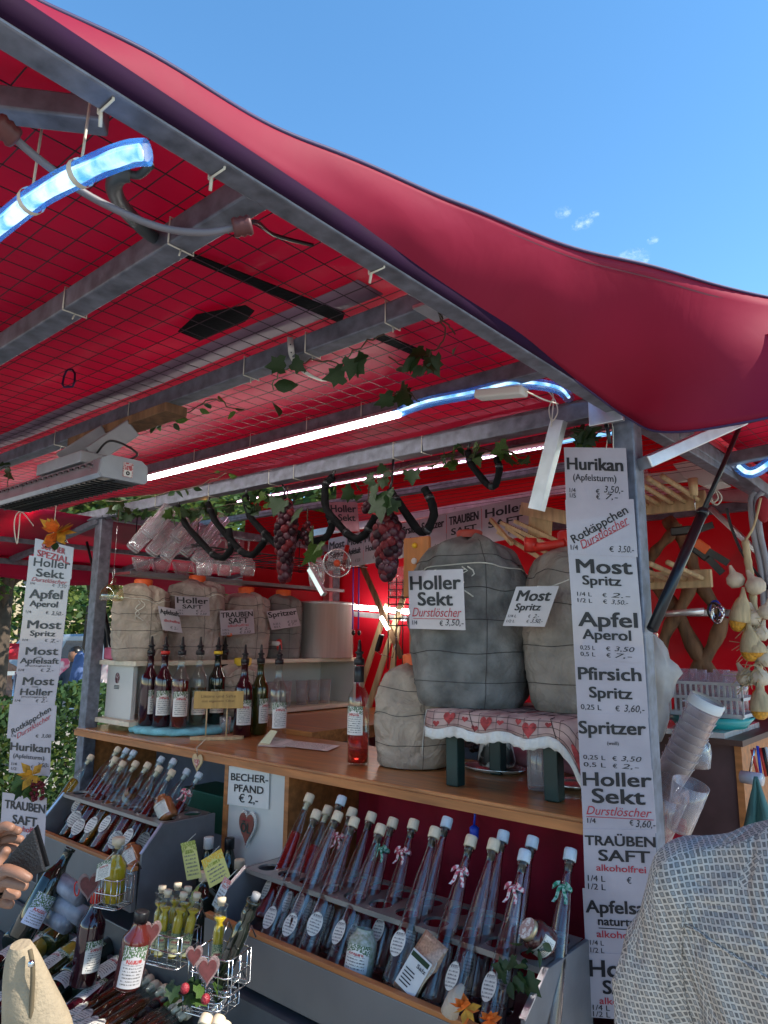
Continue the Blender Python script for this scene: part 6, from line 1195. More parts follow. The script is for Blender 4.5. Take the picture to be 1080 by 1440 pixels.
t = thing('blue_hose_light', 'blue and white glowing hose under the side flap at the right edge', 'hose light', PY(1050,665,2.4), 'blue hose lights'); P = smooth([PY(*q,2.45) for q in ((1038,655),(1050,664),(1065,662),(1090,645),(1110,632))]); g = G(); g.tube(P, .018, 12, cap=False); g.ob('hose', BT, t); g = G(); g.tube(P, .007, 8); g.ob('glowing_core', LEDB, t)
bar(PY(905,690,3.0), PY(1100,700,3.0), .04, .05, ALU, 'wall_rail'); bar(PY(1000,715,3.1), PY(1090,800,3.1), .05, .02, ALU, 'wall_brace')
t = thing('grey_pipes', 'pair of bent grey cable pipes running down at the right edge', 'pipe', PY(1065,700,2.6))
for dx in (0,9): g = G(); g.tube(smooth([PY(1063+dx,692,2.6), PY(1056+dx,705,2.6), PY(1060+dx,750,2.6), PY(1070+dx,800,2.6), PY(1075+dx,860,2.6)]), .010, 10); g.ob('pipe', mat('grey_conduit', (.30,.31,.34), .4), t)
g = G(); g.tube(smooth([PY(1022,715,2.58), PY(1028,740,2.58), PY(1045,780,2.58), PY(1075,820,2.58), PY(1100,850,2.58)]), .005, 8); g.ob('black_cable', BLACKP, t)
t = thing('red_hanging_cloth', 'dark red bundle hanging on the pipes at the right edge', 'cloth', PY(1072,715,2.55)); g = G(); g.sphere(PY(1073,716,2.55), .03, 12, 8, 0, (.8,.6,1.5)); g.ob('bundle', mat('dark_red_fabric', (.30,.02,.03), .8, bump=.5, bscale=40), t)
t = thing('carabiner_bunch', 'bunch of blue and silver carabiners hanging on the red wall', 'carabiner', PY(1008,858,2.7))
for k, (dx, dy, m_) in enumerate(((0,0,BLUEP),(4,5,CHROME),(-3,3,BLACKP),(2,9,CHROME))): c = PY(1006+dx,856+dy,2.7-.01*k); g = G(); g.tube([c+Vector((.018*math.cos(a),0,.028*math.sin(a))) for a in [2*math.pi*q/14 for q in range(15)]], .004, 6); g.ob('ring', m_, t)
# garlic and corn braid
GARL = mat('garlic_skin', (.55,.46,.34), .6, var=.15, scale=30, stretch=(3,3,.5), bump=.2); HUSK = mat('corn_husk', (.48,.38,.22), .75, var=.25, scale=25, stretch=(4,4,.5), bump=.4); KERN = mat('corn_kernels', (.62,.30,.03), .35, var=.35, scale=140, bump=.8, bscale=260)
yg = 2.35; t = thing('garlic_corn_braid', 'hanging braid of garlic bulbs and dried corn cobs at the right edge', 'braid', PY(1055,770,yg)); rs = random.Random(4)
g = G(); g.tube(smooth([PY(*q,yg) for q in ((1048,760),(1052,790),(1058,830),(1062,880),(1068,940),(1070,990))],5), [.010+.002*(i%2) for i in range(26)], 8); g.tube(smooth([PY(*q,yg+.02) for q in ((1048,760),(1060,740),(1070,700))],4), .004, 6); g.ob('braid_core', HUSK, t)
for (px, py, s_) in ((1034,815,1),(1062,823,1.1),(1058,868,1),(1056,905,1),(1048,952,1),(1068,952,1.05),(1076,925,1),(1070,890,.9),(1078,860,.9)):
    p = PY(px, py, yg-.03); Mx = Matrix.Translation(p) @ Matrix.Rotation(rs.uniform(-.5,.5),4,'Y'); g = G()
    g.lathe([(.001,-.026*s_),(.018*s_,-.022*s_),(.027*s_,-.006*s_),(.024*s_,.010*s_),(.010*s_,.022*s_),(.004*s_,.045*s_)], 14, Mx); g.ob('garlic_bulb', GARL, t)
for (px, py, qx, qy) in ((1043,840,1036,888),(1052,885,1056,930),(1066,970,1070,1012),(1060,900,1062,925)):
    a, b_ = PY(px,py,yg-.05), PY(qx,qy,yg-.05); P = smooth([a, a.lerp(b_,.4), a.lerp(b_,.8), b_], 4); g = G(); g.tube(P, [.026*math.sin(.35+2.5*i/12) for i in range(13)], 10); g.ob('corn_cob', KERN, t); g = G(); P2 = [p+Vector((.004,-.002,0)) for p in P[:8]]; g.tube([a+(a-b_)*.3]+P2, [.004]+[.031*math.sin(.35+2.4*i/12) for i in range(8)], 8); g.ob('husk', HUSK, t)
g = G()
for k in range(60): p = PY(1058+rs.uniform(-14,14), 860+rs.uniform(-5,100), yg-.05); g.tube([p, p+Vector((rs.uniform(-.05,.03), -.01, rs.uniform(-.05,.01)))], .0012, 3)
o = g.ob('husk_fibres', HUSK, t); o['kind'] = 'stuff'
# side cabinet and dishes
t = thing('brown_cabinet', 'low brown cabinet with an orange wood edge behind the right post', 'cabinet', (-.8,2.6,0)); xa, xb = -1.3, PY(1046,1100,2.35).x
g = G(); g.box((xa,2.36,0), (xb-.02,3.1,1.30)); g.ob('body', mat('mauve_brown_board', (.10,.055,.055), .5), t); g = G(); g.box((xb-.0195,2.35,.2), (xb,3.1,1.30)); g.ob('edge_board', WOODT, t); g = G(); g.box((xa,2.33,1.301), (xb+.01,3.12,1.318)); g.ob('worktop', DKWOOD, t)
t = thing('drying_tray', 'metal drip tray on the brown cabinet', 'tray', (-.8,2.5,1.32)); g = G(); a = PY(950,1045,2.34); g.box((a.x-.1,2.335,1.319), (xb-.04,2.75,1.335)); g.ob('tray', STEEL, t)
t = thing('turquoise_basin', 'turquoise plastic basin under the white dish rack', 'basin', (-.75,2.5,1.34)); c = Vector((PY(1000,1030,2.5).x,2.5,1.336)); g = G(); g.lathe([(.10,0),(.13,.035),(.135,.036),(.105,-.0)], 28, Matrix.Translation(c)); g.ob('basin', mat('turquoise_plastic', (.02,.28,.27), .3), t)
t = thing('dish_rack', 'light grey plastic dish rack holding clear tumblers behind the post', 'dish rack', c); g = G(); z0 = 1.375; x0, x1, y0, y1 = c.x-.10, c.x+.12, 2.42, 2.60; RACKM = mat('light_grey_plastic', (.50,.52,.52), .4)
for zz in (0,.05,.095): g.box((x0-.012*zz*8,y0,z0+zz), (x1+.012*zz*8,y0+.006,z0+zz+.009)); g.box((x0,y1,z0+zz), (x1,y1+.006,z0+zz+.009)); g.box((x0-.004,y0,z0+zz),(x0+.002,y1,z0+zz+.009)); g.box((x1-.002,y0,z0+zz),(x1+.004,y1,z0+zz+.009))
g.ob('rim', RACKM, t)
for k in range(14): x = x0+(x1-x0)*k/13; g = G(); g.box((x-.003,y0+.0065,z0), (x+.003,y0+.0105,z0+.10)); g.ob('bar', RACKM, t)
g = G(); g.box((x0,y0,z0-.004), (x1,y1,z0)); g.ob('floor', RACKM, t)
k = 0
for i in range(4):
    for j in range(2): k += 1; p = Vector((x0+.03+.052*i, y0+.05+.07*j, z0+.01)); tt = thing('tumbler', 'clear tumbler in the grey dish rack, %s counting from the left front' % ORD[k-1], 'glass', p, 'tumblers in the dish rack'); g = G(); g.lathe([(.001,.003),(.022,0),(.026,.12),(.0245,.12),(.02,.01),(.001,.01)], 16, Matrix.Translation(p+Vector((0,0,.01*((i+j)%2))))); g.ob('glass', CUP, tt)
stem_glass(975, 985, 2.2, 'stem glass standing upside down left of the dish rack', f=PY, s=1.1); 
# plastic cups stacked behind the post
p0 = PY(985,1005,1.95); p1 = PY(925,1130,1.95); dcup = (p0-p1).normalized()
t = thing('plastic_cup_stack', 'leaning stack of clear plastic cups with white rims right of the post', 'cups', p1)
for k in range(9):
    c = p1 + (p0-p1)*(k*.082); Mx = Matrix.Translation(c) @ dcup.to_track_quat('Z','Y').to_matrix().to_4x4(); g = G(); g.lathe([(.001,.002),(.028,0),(.041,.125),(.043,.127),(.041,.129),(.026,.004)], 26, Mx); g.ob('cup', CUP, t)
g = G(); Mx = Matrix.Translation(p1 + (p0-p1)*.68) @ dcup.to_track_quat('Z','Y').to_matrix().to_4x4(); g.lathe([(.0435,.105),(.0445,.128),(.040,.130)], 26, Mx); g.ob('white_rim', WHITEP, t)
for (px, py, lab_) in ((955,1165,'large clear plastic cup below the cup stack'),(925,1180,'second clear plastic cup lower beside the post')):
    p = PY(px, py, 1.9); t = thing('plastic_cup', lab_, 'cup', p); Mx = Matrix.Translation(p) @ Vector((.35,-.1,1)).normalized().to_track_quat('Z','Y').to_matrix().to_4x4(); g = G(); g.lathe([(.001,.0),(.030,-.002),(.044,.12),(.042,.12),(.028,.0)], 26, Mx); g.ob('cup', CUP, t)
t = thing('white_plastic_bag', 'crumpled whitish plastic bag tied behind the right post', 'bag', PY(920,940,1.95)); g = G(); rows = []
for i in range(15):
    u = i/14; c = PY(918+10*math.sin(u*2.2)-12*u*u, 892+150*u, 1.95); r_ = .052*math.sin(min(1,u*3)*1.4)*(1-.55*u) + .004; rows.append([c + Vector((math.cos(a)*r_, math.sin(a)*r_*.7, 0))*(1+.5*noise.noise(Vector((math.cos(a)*2, math.sin(a)*2, u*7)))) for a in [2*math.pi*k/24 for k in range(24)]])
g.grid(rows, wrap=True); g.ob('bag_film', mat('milky_film', (.62,.58,.54), .4, transl=.4, bump=.7, bscale=24), t)
t = thing('green_towel', 'teal towel hanging from a knob at the right edge', 'towel', PY(1062,1095,2.0)); g = G(); g.grid([[PY(1052+ (3+4*i)*(j/8-.35)*1.2+10, 1092+8.5*i, 2.0+.03*math.sin(j*1.6+i*.3)*i/10) for j in range(9)] for i in range(11)]); g.ob('cloth', mat('teal_terry', (.07,.17,.155), .9, bump=.6, bscale=100), t, solid=.004)
g = G(); a = PY(1043,1092,2.05); g.tube([a, a+Vector((.05,-.01,0))], .016, 14); g.ob('knob', mat('clear_knob', (.45,.45,.5), .1, coat=1), t)
t = thing('pen_bunch', 'bunch of coloured pens hanging over the right cabinet edge', 'pens', PY(1060,1060,2.1)); rs = random.Random(6)
for k, m_ in enumerate((REDP,CHROME,BLUEP,REDP,BLACKP,WHITEP)): a = PY(1057+4*k,1052+rs.uniform(-3,3),2.1); g = G(); g.tube([a, a+Vector((rs.uniform(-.03,.02),0,-.07))], .004, 6); g.ob('pen', m_, t)
# ================================================================ LOWER LEFT display
BG = mat('display_grey', (.14,.138,.142), .42, metal=.35, var=.12, scale=5)
t = thing('display_step', 'grey metal display step below the racks with oil bottles on it', 'display', (-1.9,1.2,0))
g = G(); g.box((-3.1,1.31,0), (-1.72,1.595,.70)); g.ob('upper_step', BG, t, bev=.003)
g = G(); g.box((-1.715,1.25,0), (-.70,1.595,.72)); g.ob('rack_plinth', mat('dark_grey_plinth', (.07,.075,.085), .5), t)
bi = thing('bottle_bin', 'wide grey bin at the front full of lying bottles', 'bin', (-1.6,.55,0))
g = G(); g.box((-3.1,.62,.0), (-1.15,1.30,.50)); g.ob('bin_base', mat('dark_bin', (.05,.05,.055), .6), bi); g = G(); g.box((-3.1,1.28,.501), (-1.16,1.295,.62)); g.ob('back_edge', BG, bi)
def lay_bottle(o, base, d, label, group='bottles lying in the bin', up=(0,-.3,1)):
    orient(o, base, d, up); o['label'] = label; o['group'] = group; return o
prot = {'dk': wine_bottle(DKGLASS, capm=BLACKP), 'gold': wine_bottle(BGLASS, GOLD, .9, capm=YELLOWP), 'gr': wine_bottle(GRGLASS, capm=BLACKP), 'rd': wine_bottle(DKRED, capm=REDP)}
used = set(); desc = {'dk':'dark green bottle','gold':'golden wine bottle','gr':'olive green bottle','rd':'dark red bottle'}
def takeb(k):
    if k in used: return clone(prot[k])
    used.add(k); return prot[k]
ROWS = [('back', [(12,1328,'dk'),(40,1322,'dk'),(66,1330,'gr'),(86,1352,'gold'),(94,1378,'dk'),(112,1398,'dk')], .60),
        ('middle', [(-20,1372,'dk'),(8,1362,'gold'),(36,1392,'gr'),(60,1412,'dk'),(92,1438,'rd')], .575),
        ('front', [(-30,1440,'rd'),(12,1432,'dk'),(48,1468,'dk'),(120,1500,'rd'),(170,1520,'dk')], .56)]
rs = random.Random(12)
for rn_, L_, z in ROWS:
    for i, (px, py, k) in enumerate(L_):
        lay_bottle(takeb(k), PZ(px, py, z), (-.36+rs.uniform(-.08,.08), 1, .10+rs.uniform(-.03,.05)), '%s lying in the bin, %s from the left in the %s row' % (desc[k], ORD[i], rn_), up=(rs.uniform(-.5,.3),-.2,1))
thin = cyl_bottle(BROWNL, .78, CORK, L=.30, r=.0155)
for i in range(16):
    o = thin if i == 0 else clone(thin); tp = PZ(200+4.6*i+rs.uniform(-3,3), 1366+3.6*i+rs.uniform(-3,4), .60+rs.uniform(0,.05)); d = Vector((-.14+rs.uniform(-.05,.05), 1, .10+rs.uniform(-.04,.05))).normalized()
    orient(o, tp-d*.30, d, (0,-.2,1)); o['label'] = 'thin brown bottle with cork lying in the front bundle, %s from the left' % (ORD+['thirteenth','fourteenth','fifteenth','sixteenth'])[i]; o['group'] = 'thin bottles bundled in the bin'
# standing ones
def at(o, px, py, d, label, dirv=(0,0,1), spin=.2): b = PD(px, py, d); f = tocam(b); f.rotate(Matrix.Rotation(spin,3,'Z')); orient(o, b, dirv, f); o['label'] = label; return o
at(wine_bottle(DKGLASS, H=.27, lab=label_mat('white_blue_label', paper=(.55,.58,.72), leaf_from=.55)), 26,1322,2.05,'tall dark bottle with a pale label leaning right behind the bin', (.02,.50,.85))
at(wine_bottle(DKRED, capm=REDP, H=.25), 116,1385,2.0,'dark round bottle with a red cap standing in the bin', (0,.1,1), .7)
o = at(wine_bottle(mat('red_brown_glass',(.09,.015,.012),.05,coat=.5), H=.17, r=.033, lab=label_mat('large_label', paper=(.55,.54,.56), leaf_from=.7), llo=.02, lhi=.185, capm=BLACKP), 178,1388,1.66,'red brown bottle with a large white label standing before the lower step', (.12,.1,1), .1)
# dark oil bottles between the racks
OG = 'oil bottles between the racks'
def oilb(px, py, z, h, label, glass=DKGLASS, capm=WHITEP, r=.034): o = wine_bottle(glass, H=h, lab=None, capm=capm, r=r); return stand(o, px, py, z, label, OG)
oilb(288,1290,.70,.25,'tall dark oil bottle with white cap and yellow tag left of the others'); oilb(318,1288,.70,.245,'dark oil bottle with black cap against the white panel', capm=BLACKP)
oilb(283,1318,.70,.19,'bulging dark bottle with wooden stopper and brown seeds in front of the tall ones', capm=CORK, r=.045); oilb(333,1302,.70,.20,'dark bottle with wooden stopper and a swing clip beside the right rack', capm=CORK)
def paper_tag(px0, py0, px1, py1, px2, py2, y, label, m, d=None):
    f = (lambda a, b_: PD(a, b_, d)) if d else (lambda a, b_: PY(a, b_, y)); TL, TR, BL = f(px0,py0), f(px1,py1), f(px2,py2); t = thing('paper_tag', label, 'tag', TL, 'paper tags on oil bottles')
    BR = TR+BL-TL; n = (TR-TL).cross(BL-TL).normalized(); n = -n if n.dot(CAM-TL) < 0 else n
    g = G(); g.add([BL,BR,TR,TL], [(0,1,2,3)], 0, False, [[(0,0),(1,0),(1,1),(0,1)]]); g.ob('tag_paper', m, t, solid=.0012); g = G(); g.tube([(TL+TR)/2, (TL+TR)/2+Vector((.01,.02,.02))], .001, 4); g.ob('string', CORD, t)
paper_tag(254,1186,274,1181,263,1238,1.33,'yellow green tag hanging on the leftmost tall oil bottle', LABELY); paper_tag(283,1210,311,1193,295,1249,1.30,'bright yellow tag with small suns in the middle of the oil bottles', label_mat('sun_tag', (.68,.64,.22), (.75,.45,.02), (.25,.30,.02), leaf_from=.75, rows=8))
paper_tag(270,1255,281,1243,262,1284,1.20,'pale yellow tag on the small bottle in the middle basket', LABELY); paper_tag(316,1232,325,1240,298,1272,1.22,'white tag with a red mark before the right rack', label_mat('white_tag', (.62,.64,.68), (.6,.1,.08), leaf_from=.8, rows=9))
# wire baskets
def basket(c, sx, sy, h, label, rz=0.0):
    t = thing('wire_basket', label, 'basket', c, 'chrome wire baskets'); t.rotation_euler = (0,0,rz); c = Vector((0,0,0))
    for zz in (0, h*.5, h): g = G(); g.tube([Vector((x,y,zz)) for x, y in ((-sx,-sy+.008),(-sx+.008,-sy),(sx-.008,-sy),(sx,-sy+.008),(sx,sy-.008),(sx-.008,sy),(-sx+.008,sy),(-sx,sy-.008),(-sx,-sy+.008))], .0021, 6); g.ob('rim', CHROME, t, False)
    g = G()
    for k in range(5): x = -sx+2*sx*k/4; g.tube([(x,-sy,h),(x,-sy,0),(x,sy,0),(x,sy,h)], .0013, 5)
    for k in range(3): y = -sy+2*sy*(k+.5)/3; g.tube([(-sx,y,h),(-sx,y,0),(sx,y,0),(sx,y,h)], .0013, 5)
    g.ob('wires', CHROME, t, False); g = G(); g.tube([(-sx*.6,sy,h),(-sx*.6,sy+.03,h+.03),(-sx*.6,sy+.05,h)], .002, 5); g.tube([(sx*.6,sy,h),(sx*.6,sy+.03,h+.03),(sx*.6,sy+.05,h)], .002, 5); g.ob('hanger', CHROME, t, False); return t
B1 = PD(158,1272,2.02); basket(B1, .042, .035, .075, 'left wire basket on the left rack front holding the yellow oil bottle', .35)
o = wine_bottle(BGLASS, OIL, .78, H=.165, r=.031, lab=None); o.name = 'oil_bottle'; orient(o, B1+Vector((0,0,.003)), (.05,0,1), tocam(B1)); o['label'] = 'squat bottle of bright yellow oil with wooden stopper in the left wire basket'
g = G(); g.lathe([(.001,.150),(.009,.150),(.009,.161),(.018,.1615),(.0185,.178),(.001,.179)], 16); g.ob('stopper', CORK, o, False)
d_ = (B1-CAM).length
paper_tag(137,1215,157,1207,134,1240,0,'white printed tag hanging on the yellow oil bottle', LABEL, d=1.90)
B2 = PD(238,1348,1.78); basket(B2, .060, .045, .07, 'middle wire basket filled with small yellow oil bottles', .3)
mini = wine_bottle(BGLASS, OIL, .8, H=.15, r=.014, lab=label_mat('mini_label', (.66,.64,.35), leaf_from=.7, rows=6), llo=.03, lhi=.14, capm=None); g = G(); g.lathe([(.001,.142),(.0075,.143),(.0075,.149),(.010,.1495),(.010,.160),(.001,.1605)], 12); g.ob('stopper', CORK, mini, False)
for i, (dx, dy, tx) in enumerate(((-.035,-.02,-.1),(-.008,-.028,.05),(.02,-.01,.25),(.038,.012,.35),(-.03,.018,0),(.004,.02,.12))):
    o = mini if i == 0 else clone(mini); orient(o, B2+Vector((dx,dy,.004)), (tx*.5,.1,1), tocam(B2)); o['label'] = 'small yellow oil bottle in the middle basket, %s one' % ORD[i]; o['group'] = 'small oil bottles in the middle basket'
B3 = PD(308,1385,1.55); basket(B3, .052, .042, .07, 'right double wire basket with a dark slim bottle hung on the right rack', .3)
basket(B3+Vector((-.012,-.01,-.045)), .045, .040, .03, 'shallow lower wire basket under the right one', .3)
o = wine_bottle(DKGLASS, H=.19, r=.018, lab=None); g = G(); g.lathe([(.001,.182),(.009,.183),(.010,.200),(.001,.201)], 12); g.ob('stopper', GREYP, o, False); orient(o, B3+Vector((.0,.0,.004)), (.33,.25,1), tocam(B3)); o['label'] = 'slim dark bottle with grey cap leaning in the right wire basket'
o = clone(mini); orient(o, B3+Vector((-.03,.01,.004)), (-.05,.1,1), tocam(B3)); o['label'] = 'small yellow oil bottle in the right wire basket'; 
def heart_tag(px, py, d, s, label):
    c = PD(px, py, d); t = thing('heart_tag', label, 'heart tag', c, 'lace edged hearts on the baskets'); f = tocam(c); rt = Vector((-f.y, f.x, 0)); rt = -rt if rt.dot(R_RIGHT) < 0 else rt
    g = G(); g.prism([c+rt*(hx*s)+Vector((0,0,hy*s*1.35)) for hx, hy in heart2d(28)], f*.003); g.ob('lace_edge', mat('pink_lace', (.26,.18,.17), .8, bump=.8, bscale=150), t)
    g = G(); g.prism([c+f*.0031+rt*(hx*s*.76)+Vector((0,0,hy*s*1.03)) for hx, hy in heart2d(28)], f*.003); g.ob('heart', mat('rosy_heart', (.13,.035,.035), .6, var=.25, scale=120), t)
heart_tag(125,1247,1.92,.060,'rosy lace heart hanging left of the yellow oil bottle'); heart_tag(213,1312,1.70,.046,'small rosy heart at the middle basket'); heart_tag(292,1365,1.46,.048,'dark rosy lace heart hanging before the right basket'); heart_tag(273,1345,1.50,.036,'small lace heart at the left corner of the right basket')
# cables bundle, wooden slats, strawberries
t = thing('rolled_bundles', 'rolled grey packages tied with a red loop under the left rack', 'bundle', PD(90,1245,2.1))
for (a, b_) in (((78,1235),(115,1262)),((75,1262),(118,1290)),((70,1285),(95,1300))): g = G(); g.tube([PD(*a,2.15), PD(*b_,2.1)], .028, 14); g.ob('roll', mat('grey_blue_wrap', (.22,.25,.32), .4, var=.5, scale=20, coat=.3), t)
g = G(); c = PD(108,1250,2.04); g.tube([c+R_RIGHT*.007*math.cos(a)-R_DOWN*.02*math.sin(a) for a in [2*math.pi*k/16 for k in range(17)]], .002, 6); g.ob('red_loop', REDP, t)
t = thing('lath_bundle', 'pair of thin wooden slats lying between left rack and oil bottles', 'slats', PZ(230,1270,.72)); 
for k in range(3): g = G(); g.beam(PZ(200,1285-6*k,.71+.004*k), PZ(268,1252-5*k,.71+.004*k), .016, .008); g.ob('lath', PALEWOOD if k != 1 else BROWNW, t)
t = thing('strawberry_sprig', 'two artificial strawberries with dark leaves below the right basket', 'decoration', PD(265,1395,1.5)); rs = random.Random(11)
for (px, py) in ((260,1390),(289,1405)): g = G(); g.sphere(PD(px,py,1.45), .0095, 12, 8, 0, (1,1,1.1)); g.ob('strawberry', mat('strawberry', (.26,.02,.03), .3, bump=.8, bscale=220, var=.2), t)
for k in range(16): add_leaf(t, PD(240+rs.uniform(0,60), 1388+rs.uniform(-10,18), 1.48+rs.uniform(0,.05)), .035, rs, (0,0,1))
t = thing('pipe_elbow', 'bent chrome pipe below the right wire basket', 'pipe', PD(312,1415,1.5)); g = G(); g.tube(smooth([PD(*q,1.52) for q in ((318,1392),(316,1405),(308,1415),(300,1425),(296,1440))]), .009, 10); g.ob('pipe', CHROME, t)
for i, (px, py) in enumerate(((292,1450),(300,1458),(310,1452),(318,1460))):
    o = clone(thin); tp = PD(px,py-22,1.45); d = Vector((-.3,.6,.5)).normalized(); orient(o, tp-d*.30, d, (0,-1,.5)); o['label'] = 'small dark bottle with cork at the bottom edge below the strawberries, %s from the left' % ORD[i]; o['group'] = 'small bottles at the bottom edge'
# right rack decorations
flower(655,1418,1.315,'orange silk flower lying at the front lip of the right rack', [ORG, ORG, YEL], .030, 18, 21); flower(688,1434,1.30,'second orange silk flower nearer the right end of the right rack', [ORG], .024, 14, 22)
t = thing('burlap_cone', 'small burlap cone behind the orange flower in the right rack', 'decoration', PD(640,1400,1.36)); g = G(); g.tube([PD(632,1425,1.36), PD(640,1402,1.36), PD(650,1386,1.36)], [.018,.015,.006], 12); g.ob('burlap', SACK, t)
rs = random.Random(31)
t = thing('leaf_sprig', 'green leaf sprig by the small dark jar on the right rack plate', 'leaves', PY(745,1340,1.42), 'leaf sprigs on the right rack')
for k in range(9): add_leaf(t, PY(735+rs.uniform(0,28), 1330+rs.uniform(-5,18), 1.40), .030, rs, (2,3,0))
t = thing('leaf_sprig', 'dark pointed leaf sprig hanging over the right end of the rack front', 'leaves', PY(715,1370,1.33), 'leaf sprigs on the right rack')
for k in range(10): add_leaf(t, PY(700+rs.uniform(0,42), 1362+rs.uniform(-6,26), 1.34), .038, rs, (2,0,0))
t = thing('blue_toggle', 'bright blue plastic toggle hanging in front of the red cloth', 'toggle', PY(667,1165,1.64)); g = G(); c = PY(667,1172,1.66); g.tube([c+Vector((0,0,-.012)), c+Vector((0,0,.014)), c+Vector((0,0,.02))], [.012,.013,.006], 12); g.tube([c+Vector((0,0,.02)), c+Vector((.004,0,.06))], .003, 6); g.ob('toggle', BLUEP, t)
# counter cubby: dark lining of the left part
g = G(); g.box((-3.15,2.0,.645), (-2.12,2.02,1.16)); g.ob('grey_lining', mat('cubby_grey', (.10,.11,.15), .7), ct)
t = thing('green_crate_edge', 'dark green plastic strip inside the counter behind the left rack', 'crate', (-2.3,1.8,.9)); g = G(); g.box((-2.6,1.78,.86), (-2.14,1.95,1.0)); g.ob('crate', mat('green_plastic', (.01,.10,.05), .5), t, bev=.004)

# ================================================================ PEOPLE
def remesh(name, gs, mt, parent, voxel=.008, disp=.0, dscale=.12, smooth_it=4):
    vs = []; fs = []
    for g in gs: n = len(vs); vs += [tuple(v) for v in g.v]; fs += [tuple(i+n for i in f) for f in g.f]
    me = bpy.data.meshes.new(name); me.from_pydata(vs, [], fs); o = bpy.data.objects.new(name, me); COL.objects.link(o)
    r = o.modifiers.new('r', 'REMESH'); r.mode = 'VOXEL'; r.voxel_size = voxel; r.use_smooth_shade = True
    s = o.modifiers.new('s', 'SMOOTH'); s.iterations = smooth_it; s.factor = .6
    dg = bpy.context.evaluated_depsgraph_get(); m2 = bpy.data.meshes.new_from_object(o.evaluated_get(dg)); bpy.data.objects.remove(o); m2.name = name
    if disp:
        for v in m2.vertices:
            c = v.co; f = noise.noise(Vector((c.x/dscale+3, c.y/dscale, c.z/dscale*.55))) + .5*noise.noise(Vector((c.x/dscale*2.3, c.y/dscale*2.3+4, c.z/dscale*1.1)))
            fold = 1-abs(math.sin((c.x*1.1 - c.z*.55)*22 + 3*noise.noise(c*6)))
            v.co = c + v.normal*(f*disp + fold**3*disp*.7)
    m2.materials.clear(); m2.materials.append(mt); o = bpy.data.objects.new(name, m2); COL.objects.link(o); o.parent = parent
    if parent is not None: m2.transform(mw(parent).inverted())
    return o
def shirt_mat():
    m, nt, N, L = new_mat('small_square_pattern_shirt'); out = N('ShaderNodeOutputMaterial'); b = N('ShaderNodeBsdfPrincipled'); b.inputs['Roughness'].default_value = .8
    tc = N('ShaderNodeTexCoord'); sp = N('ShaderNodeSeparateXYZ'); L(tc.outputs['Object'], sp.inputs[0]); ge = N('ShaderNodeTexCoord'); sn = N('ShaderNodeSeparateXYZ'); L(ge.outputs['Normal'], sn.inputs[0])
    def mth(op, a, c=None, d=None):
        n = N('ShaderNodeMath'); n.operation = op
        for i, x in enumerate((a, c, d)):
            if x is None: continue
            if isinstance(x, (int, float)): n.inputs[i].default_value = x
            else: L(x, n.inputs[i])
        return n.outputs[0]
    x, y, z = sp.outputs; top = mth('GREATER_THAN', mth('ABSOLUTE', sn.outputs[2]), .75); side = mth('GREATER_THAN', mth('ABSOLUTE', sn.outputs[0]), mth('ABSOLUTE', sn.outputs[1]))
    def sel(f, a, c): return mth('ADD', mth('MULTIPLY', f, a), mth('MULTIPLY', mth('SUBTRACT', 1.0, f), c))
    u = sel(mth('MULTIPLY', side, mth('SUBTRACT', 1.0, top)), mth('MULTIPLY', y, 1.0), x); v = sel(top, y, z); S = 165
    U = mth('ADD', mth('MULTIPLY', u, S), mth('MULTIPLY', v, S*.42)); V = mth('SUBTRACT', mth('MULTIPLY', v, S), mth('MULTIPLY', u, S*.30))
    fu = mth('ABSOLUTE', mth('SUBTRACT', mth('FRACT', U), .5)); fv = mth('ABSOLUTE', mth('SUBTRACT', mth('FRACT', V), .5)); d = mth('MAXIMUM', fu, fv)
    par = mth('FRACT', mth('MULTIPLY', mth('ADD', mth('FLOOR', U), mth('FLOOR', V)), .5)); big = mth('GREATER_THAN', par, .25)
    lim = mth('ADD', .31, mth('MULTIPLY', big, .08)); sq = mth('LESS_THAN', d, lim); inner = mth('LESS_THAN', d, mth('SUBTRACT', lim, .12))
    def mix(fac, a, c):
        n = N('ShaderNodeMix'); n.data_type = 'RGBA'; L(fac, n.inputs[0])
        for i, q in ((6, a), (7, c)):
            if isinstance(q, tuple): n.inputs[i].default_value = (*q, 1)
            else: L(q, n.inputs[i])
        return n.outputs[2]
    c1 = mix(sq, (.58,.505,.43), (.17,.15,.135)); c2 = mix(mth('MULTIPLY', inner, big), c1, (.30,.28,.26)); L(c2, b.inputs[0])
    nw = N('ShaderNodeTexNoise'); nw.inputs['Scale'].default_value = 7; nw.inputs['Distortion'].default_value = 1.8; nw.inputs['Detail'].default_value = 2; L(tc.outputs['Object'], nw.inputs[0]); pg = N('ShaderNodeMath'); pg.operation = 'PINGPONG'; pg.inputs[1].default_value = .2; L(nw.outputs[0], pg.inputs[0]); bw = N('ShaderNodeBump'); bw.inputs['Strength'].default_value = .6; bw.inputs['Distance'].default_value = .07; L(pg.outputs[0], bw.inputs['Height']); L(bw.outputs[0], b.inputs['Normal'])
    L(b.outputs[0], out.inputs[0]); return m
SHIRT = shirt_mat(); JEANS = mat('dark_blue_denim', (.03,.045,.09), .85, bump=.4, bscale=200); SHOE = mat('black_shoe', (.015,.015,.015), .5); HAIR = mat('dark_hair', (.035,.02,.012), .6, bump=.8, bscale=160)
def ell(c, rx, ry, z, n=24, rz=0): return [Vector((c[0]+rx*math.cos(a)*math.cos(rz)-ry*math.sin(a)*math.sin(rz), c[1]+rx*math.cos(a)*math.sin(rz)+ry*math.sin(a)*math.cos(rz), z)) for a in [2*math.pi*k/n for k in range(n)]]
